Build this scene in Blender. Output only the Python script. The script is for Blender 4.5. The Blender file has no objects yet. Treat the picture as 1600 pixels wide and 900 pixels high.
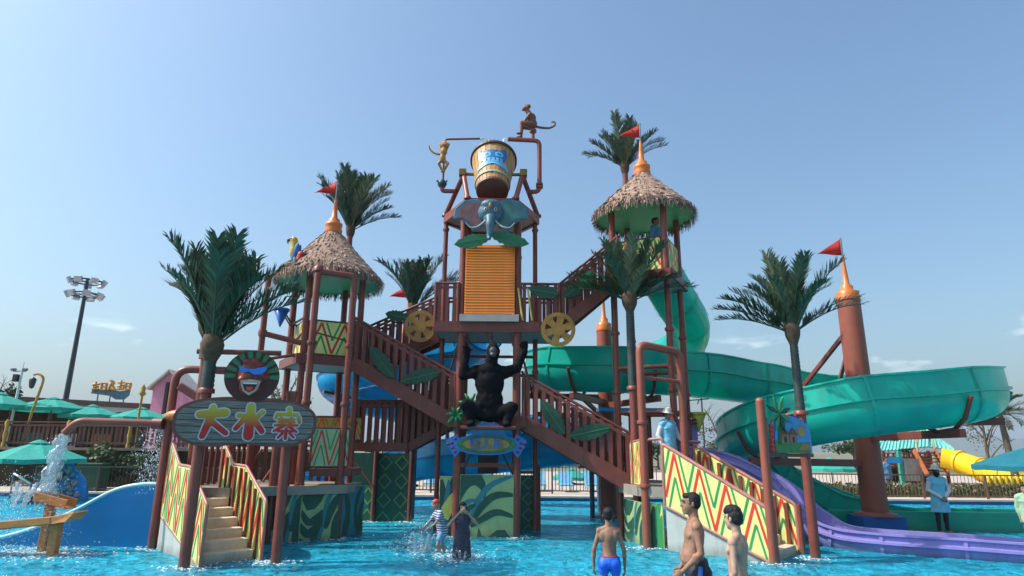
import bpy, bmesh, math, random
from mathutils import Vector, Matrix, noise as mnoise
V = Vector
R = math.radians
PI = math.pi
scene = bpy.context.scene
COL = scene.collection
random.seed(7)

# ------------------------------------------------------------------ camera
PITCH, ROLL, CAMZ = R(14.4), R(-0.5), 2.0
cam_data = bpy.data.cameras.new('camera')
cam = bpy.data.objects.new('camera', cam_data)
COL.objects.link(cam)
cam_data.sensor_width = 36.0
cam_data.lens = 980.0 / 1600.0 * 36.0
cam_data.clip_end = 20000
_r0, _u0, _f = V((1, 0, 0)), V((0, -math.sin(PITCH), math.cos(PITCH))), V((0, math.cos(PITCH), math.sin(PITCH)))
_c, _s = math.cos(ROLL), math.sin(ROLL)
_r = _r0 * _c - _u0 * _s
_u = _r0 * _s + _u0 * _c
m3 = Matrix((_r, _u, -_f)).transposed()
cam.matrix_world = Matrix.Translation((0, 0, CAMZ)) @ m3.to_4x4()
scene.camera = cam

# ------------------------------------------------------------------ world, sun, exposure
SUN = V((-0.64, -0.07, 0.765)).normalized()
SUN_EL = math.asin(SUN.z)
SUN_AZ = math.atan2(SUN.x, SUN.y)
world = bpy.data.worlds.new('World')
scene.world = world
world.use_nodes = True
wn, wl = world.node_tree.nodes, world.node_tree.links
wn.clear()
sky = wn.new('ShaderNodeTexSky')
sky.sky_type = 'NISHITA'
sky.sun_disc = False
sky.sun_elevation = SUN_EL
sky.sun_rotation = SUN_AZ
sky.altitude = 0
sky.air_density = 1.3
sky.dust_density = 4.0
sky.ozone_density = 5.0
bg = wn.new('ShaderNodeBackground')
bg.inputs['Strength'].default_value = 0.15
wout = wn.new('ShaderNodeOutputWorld')
# a few small fair-weather puffs low above the horizon, all round
tc = wn.new('ShaderNodeTexCoord')
mp = wn.new('ShaderNodeMapping'); mp.inputs['Scale'].default_value = (7.0, 7.0, 22.0); mp.inputs['Location'].default_value = (1.35, 0.4, 0.2)
cn = wn.new('ShaderNodeTexNoise'); cn.inputs['Scale'].default_value = 1.0; cn.inputs['Detail'].default_value = 5; cn.inputs['Roughness'].default_value = 0.5
sepw = wn.new('ShaderNodeSeparateXYZ')
lo = wn.new('ShaderNodeMapRange'); lo.inputs[1].default_value = 0.09; lo.inputs[2].default_value = 0.12
hi = wn.new('ShaderNodeMapRange'); hi.inputs[1].default_value = 0.175; hi.inputs[2].default_value = 0.14
th = wn.new('ShaderNodeMapRange'); th.inputs[1].default_value = 0.615; th.inputs[2].default_value = 0.74; th.inputs[4].default_value = 0.85
mu1 = wn.new('ShaderNodeMath'); mu1.operation = 'MULTIPLY'
mu2 = wn.new('ShaderNodeMath'); mu2.operation = 'MULTIPLY'
mixw = wn.new('ShaderNodeMix'); mixw.data_type = 'RGBA'
mixw.inputs['B'].default_value = (7.6, 7.7, 8.0, 1)
wl.new(tc.outputs['Generated'], mp.inputs['Vector']); wl.new(mp.outputs[0], cn.inputs['Vector'])
wl.new(tc.outputs['Generated'], sepw.inputs[0])
wl.new(sepw.outputs['Z'], lo.inputs[0]); wl.new(sepw.outputs['Z'], hi.inputs[0]); wl.new(cn.outputs['Fac'], th.inputs[0])
wl.new(lo.outputs[0], mu1.inputs[0]); wl.new(hi.outputs[0], mu1.inputs[1])
wl.new(mu1.outputs[0], mu2.inputs[0]); wl.new(th.outputs[0], mu2.inputs[1])
wl.new(mu2.outputs[0], mixw.inputs['Factor']); wl.new(sky.outputs[0], mixw.inputs['A'])
tint = wn.new('ShaderNodeMix'); tint.data_type = 'RGBA'; tint.blend_type = 'MULTIPLY'; tint.inputs['Factor'].default_value = 1.0; tint.inputs['B'].default_value = (0.95, 1.05, 1.03, 1)
wl.new(mixw.outputs['Result'], tint.inputs['A']); wl.new(tint.outputs['Result'], bg.inputs['Color']); wl.new(bg.outputs[0], wout.inputs['Surface'])

sun_data = bpy.data.lights.new('sun', 'SUN')
sun_data.energy = 4.0
sun_data.angle = R(0.53)
sun_data.color = (1.0, 0.95, 0.87)
sun = bpy.data.objects.new('sun', sun_data)
COL.objects.link(sun)
sun.rotation_euler = SUN.to_track_quat('Z', 'Y').to_euler()
vs = scene.view_settings
vs.view_transform = 'Standard'
vs.look = 'None'
vs.exposure = 0.40
vs.gamma = 1.0
vs.use_curve_mapping = False
scene.cycles.max_bounces = 8
scene.cycles.transparent_max_bounces = 12
scene.cycles.caustics_reflective = False
scene.cycles.caustics_refractive = False

# ------------------------------------------------------------------ helpers: pixel of the photograph at a chosen depth -> point in the place
def ray(px, py):
    u, v = (px - 800) / 980.0, (450 - py) / 980.0
    return _f + _r * u + _u * v
def P(px, py, Y):
    d = ray(px, py); t = Y / d.y
    return V((d.x * t, Y, CAMZ + d.z * t))
def Gd(px, py, z=0.0):
    d = ray(px, py); t = (z - CAMZ) / d.z
    return V((d.x * t, d.y * t, z))

# ------------------------------------------------------------------ materials
MATS = {}
def s2l(h):
    h = h.lstrip('#')
    out = []
    for i in (0, 2, 4):
        c = int(h[i:i + 2], 16) / 255
        out.append(c / 12.92 if c <= 0.04045 else ((c + 0.055) / 1.055) ** 2.4)
    return tuple(out)
def pm(name, col, rough=0.45, var=0.14, scale=5.0, bump=0.0, spec=0.5, metal=0.0, transl=0.0, island=0.0, stretch=None, col2=None, alpha=None, dirt=0.0):
    """procedural paint / plastic / cloth: base colour with noise variation, roughness variation, fine relief"""
    if name in MATS: return MATS[name]
    if isinstance(col, str): col = s2l(col)
    m = bpy.data.materials.new(name); m.use_nodes = True
    n, l = m.node_tree.nodes, m.node_tree.links
    b = n['Principled BSDF']; out = n['Material Output']
    tcn = n.new('ShaderNodeTexCoord'); vec = tcn.outputs['Object']
    if stretch:
        mpn = n.new('ShaderNodeMapping'); mpn.inputs['Scale'].default_value = stretch
        l.new(vec, mpn.inputs[0]); vec = mpn.outputs[0]
    nz = n.new('ShaderNodeTexNoise'); nz.inputs['Scale'].default_value = scale; nz.inputs['Detail'].default_value = 6; nz.inputs['Roughness'].default_value = 0.6
    l.new(vec, nz.inputs['Vector'])
    mx = n.new('ShaderNodeMix'); mx.data_type = 'RGBA'
    if col2 is None:
        a = tuple(max(0, c * (1 - var)) for c in col); c2 = tuple(min(1, c * (1 + var)) for c in col)
    else:
        if isinstance(col2, str): col2 = s2l(col2)
        a, c2 = col, col2
    mx.inputs['A'].default_value = (*a, 1); mx.inputs['B'].default_value = (*c2, 1)
    mr = n.new('ShaderNodeMapRange'); mr.inputs[1].default_value = 0.32; mr.inputs[2].default_value = 0.68
    l.new(nz.outputs['Fac'], mr.inputs[0]); l.new(mr.outputs[0], mx.inputs['Factor'])
    colo = mx.outputs['Result']
    if island > 0:
        g = n.new('ShaderNodeNewGeometry')
        hsv = n.new('ShaderNodeHueSaturation')
        m2 = n.new('ShaderNodeMapRange'); m2.inputs[3].default_value = 1 - island; m2.inputs[4].default_value = 1 + island
        l.new(g.outputs['Random Per Island'], m2.inputs[0]); l.new(m2.outputs[0], hsv.inputs['Value']); l.new(colo, hsv.inputs['Color'])
        colo = hsv.outputs[0]
    if dirt > 0:
        nd = n.new('ShaderNodeTexNoise'); nd.inputs['Scale'].default_value = 1.7; nd.inputs['Detail'].default_value = 9; nd.inputs['Roughness'].default_value = 0.72
        mpd = n.new('ShaderNodeMapping'); mpd.inputs['Scale'].default_value = (3.0, 3.0, 0.7)
        l.new(tcn.outputs['Object'], mpd.inputs[0]); l.new(mpd.outputs[0], nd.inputs['Vector'])
        rd = n.new('ShaderNodeMapRange'); rd.inputs[1].default_value = 0.52; rd.inputs[2].default_value = 0.72; rd.inputs[4].default_value = dirt
        l.new(nd.outputs['Fac'], rd.inputs[0])
        mxd = n.new('ShaderNodeMix'); mxd.data_type = 'RGBA'; mxd.inputs['B'].default_value = (0.16, 0.13, 0.10, 1)
        l.new(rd.outputs[0], mxd.inputs['Factor']); l.new(colo, mxd.inputs['A']); colo = mxd.outputs['Result']
        # ragged greenish tide mark left by the pool a hand above the water
        gp_ = n.new('ShaderNodeNewGeometry'); sz = n.new('ShaderNodeSeparateXYZ'); l.new(gp_.outputs['Position'], sz.inputs[0])
        ma = n.new('ShaderNodeMath'); ma.operation = 'MULTIPLY_ADD'; ma.inputs[1].default_value = 0.35; l.new(nd.outputs['Fac'], ma.inputs[0])
        mz = n.new('ShaderNodeMath'); mz.operation = 'MULTIPLY'; mz.inputs[1].default_value = -1.0; l.new(sz.outputs['Z'], mz.inputs[0]); l.new(mz.outputs[0], ma.inputs[2])
        tr_ = n.new('ShaderNodeMapRange'); tr_.inputs[1].default_value = 0.0; tr_.inputs[2].default_value = 0.16; tr_.inputs[4].default_value = 0.45; l.new(ma.outputs[0], tr_.inputs[0])
        mxt = n.new('ShaderNodeMix'); mxt.data_type = 'RGBA'; mxt.inputs['B'].default_value = (0.10, 0.12, 0.08, 1)
        l.new(tr_.outputs[0], mxt.inputs['Factor']); l.new(colo, mxt.inputs['A']); colo = mxt.outputs['Result']
    l.new(colo, b.inputs['Base Color'])
    rr = n.new('ShaderNodeMapRange'); rr.inputs[3].default_value = max(0.02, rough - 0.1); rr.inputs[4].default_value = min(1, rough + 0.12)
    l.new(nz.outputs['Fac'], rr.inputs[0]); l.new(rr.outputs[0], b.inputs['Roughness'])
    b.inputs['Specular IOR Level'].default_value = spec
    b.inputs['Metallic'].default_value = metal
    if bump > 0:
        bp = n.new('ShaderNodeBump'); bp.inputs['Strength'].default_value = min(1, bump); bp.inputs['Distance'].default_value = 0.02
        l.new(nz.outputs['Fac'], bp.inputs['Height']); l.new(bp.outputs[0], b.inputs['Normal'])
    if transl > 0:
        t = n.new('ShaderNodeBsdfTranslucent'); l.new(colo, t.inputs['Color'])
        ms = n.new('ShaderNodeMixShader'); ms.inputs[0].default_value = transl
        l.new(b.outputs[0], ms.inputs[1]); l.new(t.outputs[0], ms.inputs[2]); l.new(ms.outputs[0], out.inputs['Surface'])
    MATS[name] = m
    return m

BROWN = pm('brown_paint', (0.225, 0.054, 0.036), 0.42, 0.16, 3.0, 0.05, dirt=0.4)
BROWN2 = pm('dark_brown_paint', (0.165, 0.038, 0.026), 0.45, 0.18, 3.5, 0.05, dirt=0.4)
PYLON = pm('pylon_paint', (0.29, 0.075, 0.046), 0.5, 0.12, 2.0, 0.05, dirt=0.2)
PINKRAIL = pm('pink_brown_rail', (0.42, 0.17, 0.14), 0.4, 0.12, 4.0)
YELLOWP = pm('lime_yellow_panel', (0.78, 0.75, 0.25), 0.5, 0.09, 2.0, dirt=0.3)
REDS = pm('red_stripe', (0.66, 0.04, 0.025), 0.5, 0.1, 6.0)
GREENS = pm('green_stripe', (0.03, 0.27, 0.08), 0.5, 0.12, 6.0)
CREAM = pm('cream_tread', (0.64, 0.54, 0.40), 0.75, 0.12, 5.0, 0.15, dirt=0.3)
GREYW = pm('pale_grey_concrete', (0.46, 0.47, 0.44), 0.75, 0.08, 2.5, 0.1, dirt=0.3)
SOFFIT = pm('grey_soffit', (0.30, 0.31, 0.29), 0.7, 0.12, 3.0, 0.1, dirt=0.4)
DECKM = pm('deck_boards', (0.33, 0.27, 0.20), 0.75, 0.2, 3.0, 0.2, dirt=0.3)
GREENF = pm('green_fibreglass', (0.016, 0.56, 0.45), 0.2, 0.1, 1.5, transl=0.42, dirt=0.28)
BLUEF = pm('blue_fibreglass', (0.01, 0.34, 0.62), 0.22, 0.07, 1.5, transl=0.2, dirt=0.18)
BLUES = pm('blue_slide_wall', (0.003, 0.24, 0.55), 0.3, 0.06, 1.2, dirt=0.14)
PURPLE = pm('purple_fibreglass', (0.32, 0.27, 0.64), 0.28, 0.08, 1.5, transl=0.1, dirt=0.2)
DGREEN = pm('mural_dark_green', (0.014, 0.08, 0.05), 0.55, 0.2, 3.0, dirt=0.25)
MGREEN = pm('mural_pale_green', (0.33, 0.44, 0.19), 0.55, 0.12, 3.0, dirt=0.35)
MTEAL = pm('mural_teal', (0.03, 0.20, 0.24), 0.55, 0.1, 3.0)
MYEL = pm('mural_yellow', (0.68, 0.68, 0.16), 0.55, 0.1, 3.0)
ORANGE = pm('orange_finial', (0.62, 0.17, 0.03), 0.4, 0.12, 4.0)
SLATM = pm('orange_slat', (0.82, 0.235, 0.03), 0.45, 0.12, 4.0, stretch=(1, 1, 12))
REDFLAG = pm('red_flag_cloth', (0.55, 0.025, 0.02), 0.7, 0.12, 3.0, 0.1, transl=0.25)
LEAFG = pm('sign_leaf_green', (0.008, 0.058, 0.032), 0.5, 0.2, 6.0)
STARG = pm('star_leaf_green', (0.02, 0.22, 0.07), 0.4, 0.2, 6.0)
GOLD = pm('gold_wheel', (0.33, 0.165, 0.03), 0.45, 0.15, 6.0)
FROND = pm('palm_leaf', (0.046, 0.086, 0.044), 0.42, 0.3, 2.0, transl=0.12, island=0.5)
FRONDP = pm('sunlit_palm_leaf', (0.115, 0.14, 0.075), 0.42, 0.35, 2.0, transl=0.15, island=0.45)  # paler leaf: the sunlit look of some fronds put into the colour
TRUNK = pm('palm_trunk_plastic', (0.03, 0.045, 0.042), 0.6, 0.3, 10.0, 0.4)
HUSK = pm('palm_husk', (0.10, 0.06, 0.035), 0.9, 0.35, 12.0, 0.6)
THATCH = pm('thatch', (0.18, 0.105, 0.075), 0.9, 0.3, 8.0, 0.3, island=0.78, col2=(0.37, 0.26, 0.20))
ROOFU = pm('roof_green_lining', (0.055, 0.36, 0.12), 0.5, 0.1, 2.0, transl=0.1)
WHITE = pm('white_paint', (0.72, 0.72, 0.70), 0.5, 0.06, 4.0)
BLACK = pm('black_rubber', (0.02, 0.02, 0.022), 0.6, 0.2, 4.0)
GREYM = pm('grey_metal', (0.22, 0.23, 0.25), 0.4, 0.15, 5.0, metal=0.6)
DARKM = pm('dark_metal', (0.035, 0.04, 0.05), 0.45, 0.2, 5.0)
TEALC = pm('teal_canvas', (0.03, 0.40, 0.32), 0.75, 0.1, 3.0, 0.1, transl=0.3)
WOODT = pm('varnished_trough_wood', (0.52, 0.21, 0.06), 0.5, 0.25, 4.0, 0.2, stretch=(1, 1, 6))
WOODF = pm('dark_fence_wood', (0.12, 0.05, 0.03), 0.7, 0.3, 5.0, 0.2)
STONEW = pm('retaining_wall_stone', (0.028, 0.028, 0.016), 0.95, 0.4, 1.2, 0.4, spec=0.1)
PAVE = pm('pool_deck_paving', (0.46, 0.38, 0.31), 0.8, 0.12, 2.0, 0.2)
LEAVES = pm('tree_leaves', (0.045, 0.085, 0.028), 0.6, 0.3, 2.0, island=0.5, transl=0.15)
LEAVES2 = pm('dry_tree_leaves', (0.12, 0.13, 0.065), 0.7, 0.3, 2.0, island=0.5, transl=0.15)
BARK = pm('bark', (0.10, 0.08, 0.06), 0.9, 0.3, 6.0, 0.5)
SKIN_A = pm('skin_tanned', (0.30, 0.155, 0.10), 0.6, 0.2, 14.0, 0.16, spec=0.35)
SKIN_B = pm('skin_fair', (0.44, 0.265, 0.19), 0.6, 0.18, 14.0, 0.16, spec=0.35)
HAIRM = pm('black_hair', (0.010, 0.009, 0.009), 0.5, 0.3, 60.0, 0.9, stretch=(1, 1, 0.3), spec=0.35)

# ------------------------------------------------------------------ mesh builder
ORG = {}
class MB:
    def __init__(s): s.v = []; s.f = []; s.sm = []
    def add(s, vs_, fs_, smooth=False):
        o = len(s.v); s.v += [V(p) for p in vs_]
        for f in fs_: s.f.append(tuple(i + o for i in f)); s.sm.append(smooth)
        return s
    def box(s, c, size, M=None):
        c = V(c); hx, hy, hz = size[0] / 2, size[1] / 2, size[2] / 2
        vs_ = [V((x, y, z)) for z in (-hz, hz) for y in (-hy, hy) for x in (-hx, hx)]
        if M is not None: vs_ = [M @ p for p in vs_]
        return s.add([p + c for p in vs_], [(0, 2, 3, 1), (4, 5, 7, 6), (0, 1, 5, 4), (2, 6, 7, 3), (0, 4, 6, 2), (1, 3, 7, 5)])
    def beam(s, a, b, w, h, up=V((0, 0, 1))):
        a, b = V(a), V(b); t = (b - a).normalized()
        if abs(t.dot(up)) > 0.999: up = V((0, 1, 0))
        x = t.cross(up).normalized(); z = x.cross(t).normalized()
        vs_ = []
        for p in (a, b):
            for sz in (-1, 1):
                for sx in (-1, 1): vs_.append(p + x * sx * w / 2 + z * sz * h / 2)
        return s.add(vs_, [(0, 1, 3, 2), (4, 6, 7, 5), (0, 4, 5, 1), (2, 3, 7, 6), (0, 2, 6, 4), (1, 5, 7, 3)])
    def tube(s, pts, r, n=10, cap=True, smooth=True):
        pts = [V(p) for p in pts]; k = len(pts)
        rs = r if isinstance(r, (list, tuple)) else [r] * k
        rings = []; px = None
        for i in range(k):
            t = (pts[min(i + 1, k - 1)] - pts[max(i - 1, 0)]).normalized()
            if px is None:
                ref = V((0, 0, 1)) if abs(t.z) < 0.9 else V((1, 0, 0))
                px = t.cross(ref).normalized()
            else:
                px = (px - t * px.dot(t)).normalized()
            py = t.cross(px)
            rings.append([pts[i] + (px * math.cos(2 * PI * j / n) + py * math.sin(2 * PI * j / n)) * rs[i] for j in range(n)])
        vs_ = [p for rg in rings for p in rg]; fs_ = []
        for i in range(k - 1):
            for j in range(n):
                fs_.append((i * n + j, i * n + (j + 1) % n, (i + 1) * n + (j + 1) % n, (i + 1) * n + j))
        s.add(vs_, fs_, smooth)
        if cap: s.add(rings[0], [tuple(reversed(range(n)))]); s.add(rings[-1], [tuple(range(n))])
        return s
    def lathe(s, prof, c, n=20, smooth=True, M=None):
        c = V(c); vs_ = []; k = len(prof)
        for (r, z) in prof:
            for j in range(n):
                p = V((r * math.cos(2 * PI * j / n), r * math.sin(2 * PI * j / n), z))
                vs_.append((M @ p if M else p) + c)
        fs_ = []
        for i in range(k - 1):
            for j in range(n): fs_.append((i * n + j, i * n + (j + 1) % n, (i + 1) * n + (j + 1) % n, (i + 1) * n + j))
        s.add(vs_, fs_, smooth)
        if prof[0][0] > 1e-4: s.add(vs_[:n], [tuple(reversed(range(n)))])
        if prof[-1][0] > 1e-4: s.add(vs_[-n:], [tuple(range(n))])
        return s
    def plate(s, poly, o, ex, ez, th, off=0.0):
        """2-D outline in the frame (o, ex, ez), extruded th towards the front (ex x ez)"""
        o, ex, ez = V(o), V(ex), V(ez); ny = ex.cross(ez).normalized(); k = len(poly)
        back = [o + ex * u + ez * w + ny * off for u, w in poly]
        frontv = [p + ny * th for p in back]
        fs_ = [tuple(range(k, 2 * k)), tuple(reversed(range(k)))] + [(i, (i + 1) % k, k + (i + 1) % k, k + i) for i in range(k)]
        return s.add(back + frontv, fs_)
    def ribbon(s, cl, ws, o, ex, ez, off, clip=None):
        """tapering flat swirl along a 2-D centre line"""
        o, ex, ez = V(o), V(ex), V(ez); ny = ex.cross(ez).normalized(); L = []; k = len(cl)
        for i in range(k):
            a, b = cl[max(i - 1, 0)], cl[min(i + 1, k - 1)]
            tx, tz = b[0] - a[0], b[1] - a[1]; d = math.hypot(tx, tz) or 1
            for sg in (-1, 1):
                u, w = cl[i][0] - tz / d * ws[i] * sg, cl[i][1] + tx / d * ws[i] * sg
                if clip: u = min(max(u, clip[0]), clip[1]); w = min(max(w, clip[2]), clip[3])
                L.append(o + ex * u + ez * w + ny * off)
        return s.add(L, [(2 * i, 2 * i + 1, 2 * i + 3, 2 * i + 2) for i in range(k - 1)])
    def ell(s, c, r, M=None, n=14, m=9):
        c = V(c); vs_ = []
        r = (r, r, r) if isinstance(r, (int, float)) else r
        for i in range(1, m):
            a = PI * i / m
            for j in range(n):
                b = 2 * PI * j / n
                p = V((r[0] * math.sin(a) * math.cos(b), r[1] * math.sin(a) * math.sin(b), r[2] * math.cos(a)))
                vs_.append((M @ p if M else p) + c)
        top, bot = V((0, 0, r[2])), V((0, 0, -r[2]))
        vs_ += [(M @ top if M else top) + c, (M @ bot if M else bot) + c]
        fs_ = []
        for i in range(m - 2):
            for j in range(n): fs_.append((i * n + j, (i + 1) * n + j, (i + 1) * n + (j + 1) % n, i * n + (j + 1) % n))
        t, b = len(vs_) - 2, len(vs_) - 1
        for j in range(n):
            fs_.append((t, j, (j + 1) % n)); fs_.append((b, (m - 2) * n + (j + 1) % n, (m - 2) * n + j))
        return s.add(vs_, fs_, True)
    def loft(s, rings, n=24):
        """closed body of elliptical rings (z, rx, ry, y offset)"""
        vs_ = []
        for (z, rx, ry, yo) in rings:
            for j in range(n):
                a = 2 * PI * j / n; vs_.append(V((rx * math.cos(a), yo + ry * math.sin(a), z)))
        k = len(rings)
        fs_ = [(i * n + j, i * n + (j + 1) % n, (i + 1) * n + (j + 1) % n, (i + 1) * n + j) for i in range(k - 1) for j in range(n)]
        fs_ += [tuple(reversed(range(n))), tuple(range((k - 1) * n, k * n))]
        return s.add(vs_, fs_, True)
    def cap(s, a, b, r0, r1):
        """tapered capsule for limbs"""
        a, b = V(a), V(b); t = (b - a); L = t.length or 1e-5; t = t / L
        pts, rs = [], []
        for q in (-1, -0.92, -0.7, -0.38): pts.append(a + t * r0 * q); rs.append(max(r0 * math.sqrt(max(0, 1 - q * q)), r0 * 0.05))
        pts.append(a); rs.append(r0); pts.append(b); rs.append(r1)
        for q in (0.38, 0.7, 0.92, 1): pts.append(b + t * r1 * q); rs.append(max(r1 * math.sqrt(max(0, 1 - q * q)), r1 * 0.05))
        return s.tube(pts, rs, 12)
    def mesh(s, name, mat, org=V((0, 0, 0))):
        me = bpy.data.meshes.new(name)
        me.from_pydata([p - org for p in s.v], [], s.f)
        me.polygons.foreach_set('use_smooth', s.sm)
        if mat is not None: me.materials.append(mat)
        me.update()
        return me
    def build(s, name, mat, parent=None, bevel=0.0):
        org = ORG.get(parent.name, V((0, 0, 0))) if parent else V((0, 0, 0))
        o = bpy.data.objects.new(name, s.mesh(name, mat, org))
        COL.objects.link(o)
        if parent: o.parent = parent; ORG[o.name] = org
        if bevel > 0:
            md = o.modifiers.new('bevel', 'BEVEL'); md.width = bevel; md.segments = 2; md.limit_method = 'ANGLE'
        return o

def tag(o, label, cat, group=None):
    o['label'] = label; o['category'] = cat
    if group: o['group'] = group
    return o
def thing(name, label, cat, loc=(0, 0, 0), group=None):
    o = bpy.data.objects.new(name, None); COL.objects.link(o)
    o.empty_display_size = 0.2
    o.location = loc; ORG[o.name] = V(loc)
    return tag(o, label, cat, group)
def piece(name, mesh, parent, loc, rot=None, scale=None):
    """one more object sharing mesh data, at a world location, as a part of parent"""
    o = bpy.data.objects.new(name, mesh); COL.objects.link(o)
    o.parent = parent; o.location = V(loc) - ORG.get(parent.name, V((0, 0, 0)))
    if rot is not None: o.rotation_euler = rot
    if scale is not None: o.scale = scale
    ORG[o.name] = V(loc)
    return o
def struct(o): o['kind'] = 'structure'; return o
def stuff(o): o['kind'] = 'stuff'; return o
def cr(pts, n=8):
    """Catmull-Rom through the points"""
    pts = [V(p) for p in pts]; out = []
    for i in range(len(pts) - 1):
        p0, p1, p2, p3 = pts[max(i - 1, 0)], pts[i], pts[i + 1], pts[min(i + 2, len(pts) - 1)]
        for k in range(n):
            t = k / n
            out.append(0.5 * ((2 * p1) + (p2 - p0) * t + (2 * p0 - 5 * p1 + 4 * p2 - p3) * t * t + (3 * p1 - p0 - 3 * p2 + p3) * t ** 3))
    out.append(pts[-1]); return out
def bend(pts, r=0.15, n=5):
    """pipe path with rounded corners"""
    pts = [V(p) for p in pts]; out = [pts[0]]
    for i in range(1, len(pts) - 1):
        a, b, c = pts[i - 1], pts[i], pts[i + 1]
        d1, d2 = (a - b), (c - b); q = min(r, d1.length * 0.45, d2.length * 0.45)
        A, C = b + d1.normalized() * q, b + d2.normalized() * q
        for k in range(n + 1):
            t = k / n; out.append(A * (1 - t) ** 2 + b * 2 * t * (1 - t) + C * t * t)
    out.append(pts[-1]); return out
def remesh(mb, name, mat, parent, voxel=0.012, smooth=4, world=True, disp=0.0, dscale=30):
    me = mb.mesh('tmp', None); o = bpy.data.objects.new('tmp', me); COL.objects.link(o)
    md = o.modifiers.new('r', 'REMESH'); md.mode = 'VOXEL'; md.voxel_size = voxel; md.use_smooth_shade = True
    if smooth:
        ms = o.modifiers.new('s', 'SMOOTH'); ms.iterations = smooth; ms.factor = 0.5
    dg = bpy.context.evaluated_depsgraph_get()
    out = bpy.data.meshes.new_from_object(o.evaluated_get(dg))
    bpy.data.objects.remove(o); bpy.data.meshes.remove(me)
    if disp:
        ns = [v.normal.copy() for v in out.vertices]
        for v, nn in zip(out.vertices, ns): v.co += nn * disp * mnoise.noise(v.co * dscale)
    out.name = name; out.materials.clear()
    if mat: out.materials.append(mat)
    for p in out.polygons: p.use_smooth = True
    ob = bpy.data.objects.new(name, out); COL.objects.link(ob)
    if parent:
        ob.parent = parent
        if world:
            org = ORG.get(parent.name, V((0, 0, 0)))
            out.transform(Matrix.Translation(-org)); ORG[ob.name] = org
    return ob
XH, YH, ZH = V((1, 0, 0)), V((0, 1, 0)), V((0, 0, 1))

# ================================================================== SETTING
def sheet(name, x0, x1, y0, y1, z, mat):
    return struct(MB().add([(x0, y0, z), (x1, y0, z), (x1, y1, z), (x0, y1, z)], [(0, 1, 2, 3)]).build(name, mat))
PX0, PX1, PY0, PY1 = -40.0, 46.0, 2.0, 26.4
GROUND = pm('ground_far', (0.16, 0.15, 0.09), 0.9, 0.3, 0.05, 0.2)
g = MB()
B = 2600.0
ring = [(-4500, -900, 0), (4500, -900, 0), (4500, 4600, 0), (-4500, 4600, 0), (PX0 - 6, PY0 - 6, 0), (PX1 + 6, PY0 - 6, 0), (PX1 + 6, PY1 + 5, 0), (PX0 - 6, PY1 + 5, 0)]
g.add([(a, b, 0.11) for a, b, c in ring], [(0, 1, 5, 4), (1, 2, 6, 5), (2, 3, 7, 6), (3, 0, 4, 7)])
struct(g.build('ground', GROUND))
g = MB()
ring = [(PX0 - 7, PY0 - 7), (PX1 + 7, PY0 - 7), (PX1 + 7, PY1 + 30), (PX0 - 7, PY1 + 30), (PX0, PY0), (PX1, PY0), (PX1, PY1), (PX0, PY1)]
g.add([(a, b, 0.16) for a, b in ring], [(0, 1, 5, 4), (1, 2, 6, 5), (2, 3, 7, 6), (3, 0, 4, 7)])
struct(g.build('pool_deck', PAVE))
POOLB = pm('pool_paint', (0.015, 0.42, 0.68), 0.6, 0.1, 0.9, 0.05, col2=(0.04, 0.56, 0.80))
TILE = pm('pool_edge_tile', (0.02, 0.10, 0.30), 0.3, 0.2, 8.0)
sheet('pool_floor', PX0 - .1, PX1 + .1, PY0 - .1, PY1 + .1, -0.22, POOLB)
g = MB()
for a, b in (((PX0, PY0), (PX1, PY0)), ((PX1, PY0), (PX1, PY1)), ((PX1, PY1), (PX0, PY1)), ((PX0, PY1), (PX0, PY0))):
    g.add([(a[0], a[1], -0.22), (b[0], b[1], -0.22), (b[0], b[1], 0.16), (a[0], a[1], 0.16)], [(0, 1, 2, 3)])
struct(g.build('pool_edge', TILE))
g = MB()
cw = 0.35
g.box(((PX0 + PX1) / 2, PY1 + cw / 2 - .05, 0.155), (PX1 - PX0 + 2 * cw, cw, 0.07)).box(((PX0 + PX1) / 2, PY0 - cw / 2 + .05, 0.155), (PX1 - PX0 + 2 * cw, cw, 0.07))
struct(g.build('pool_coping', pm('coping_stone', (0.55, 0.45, 0.37), 0.8, 0.12, 3.0, 0.2)))

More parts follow.
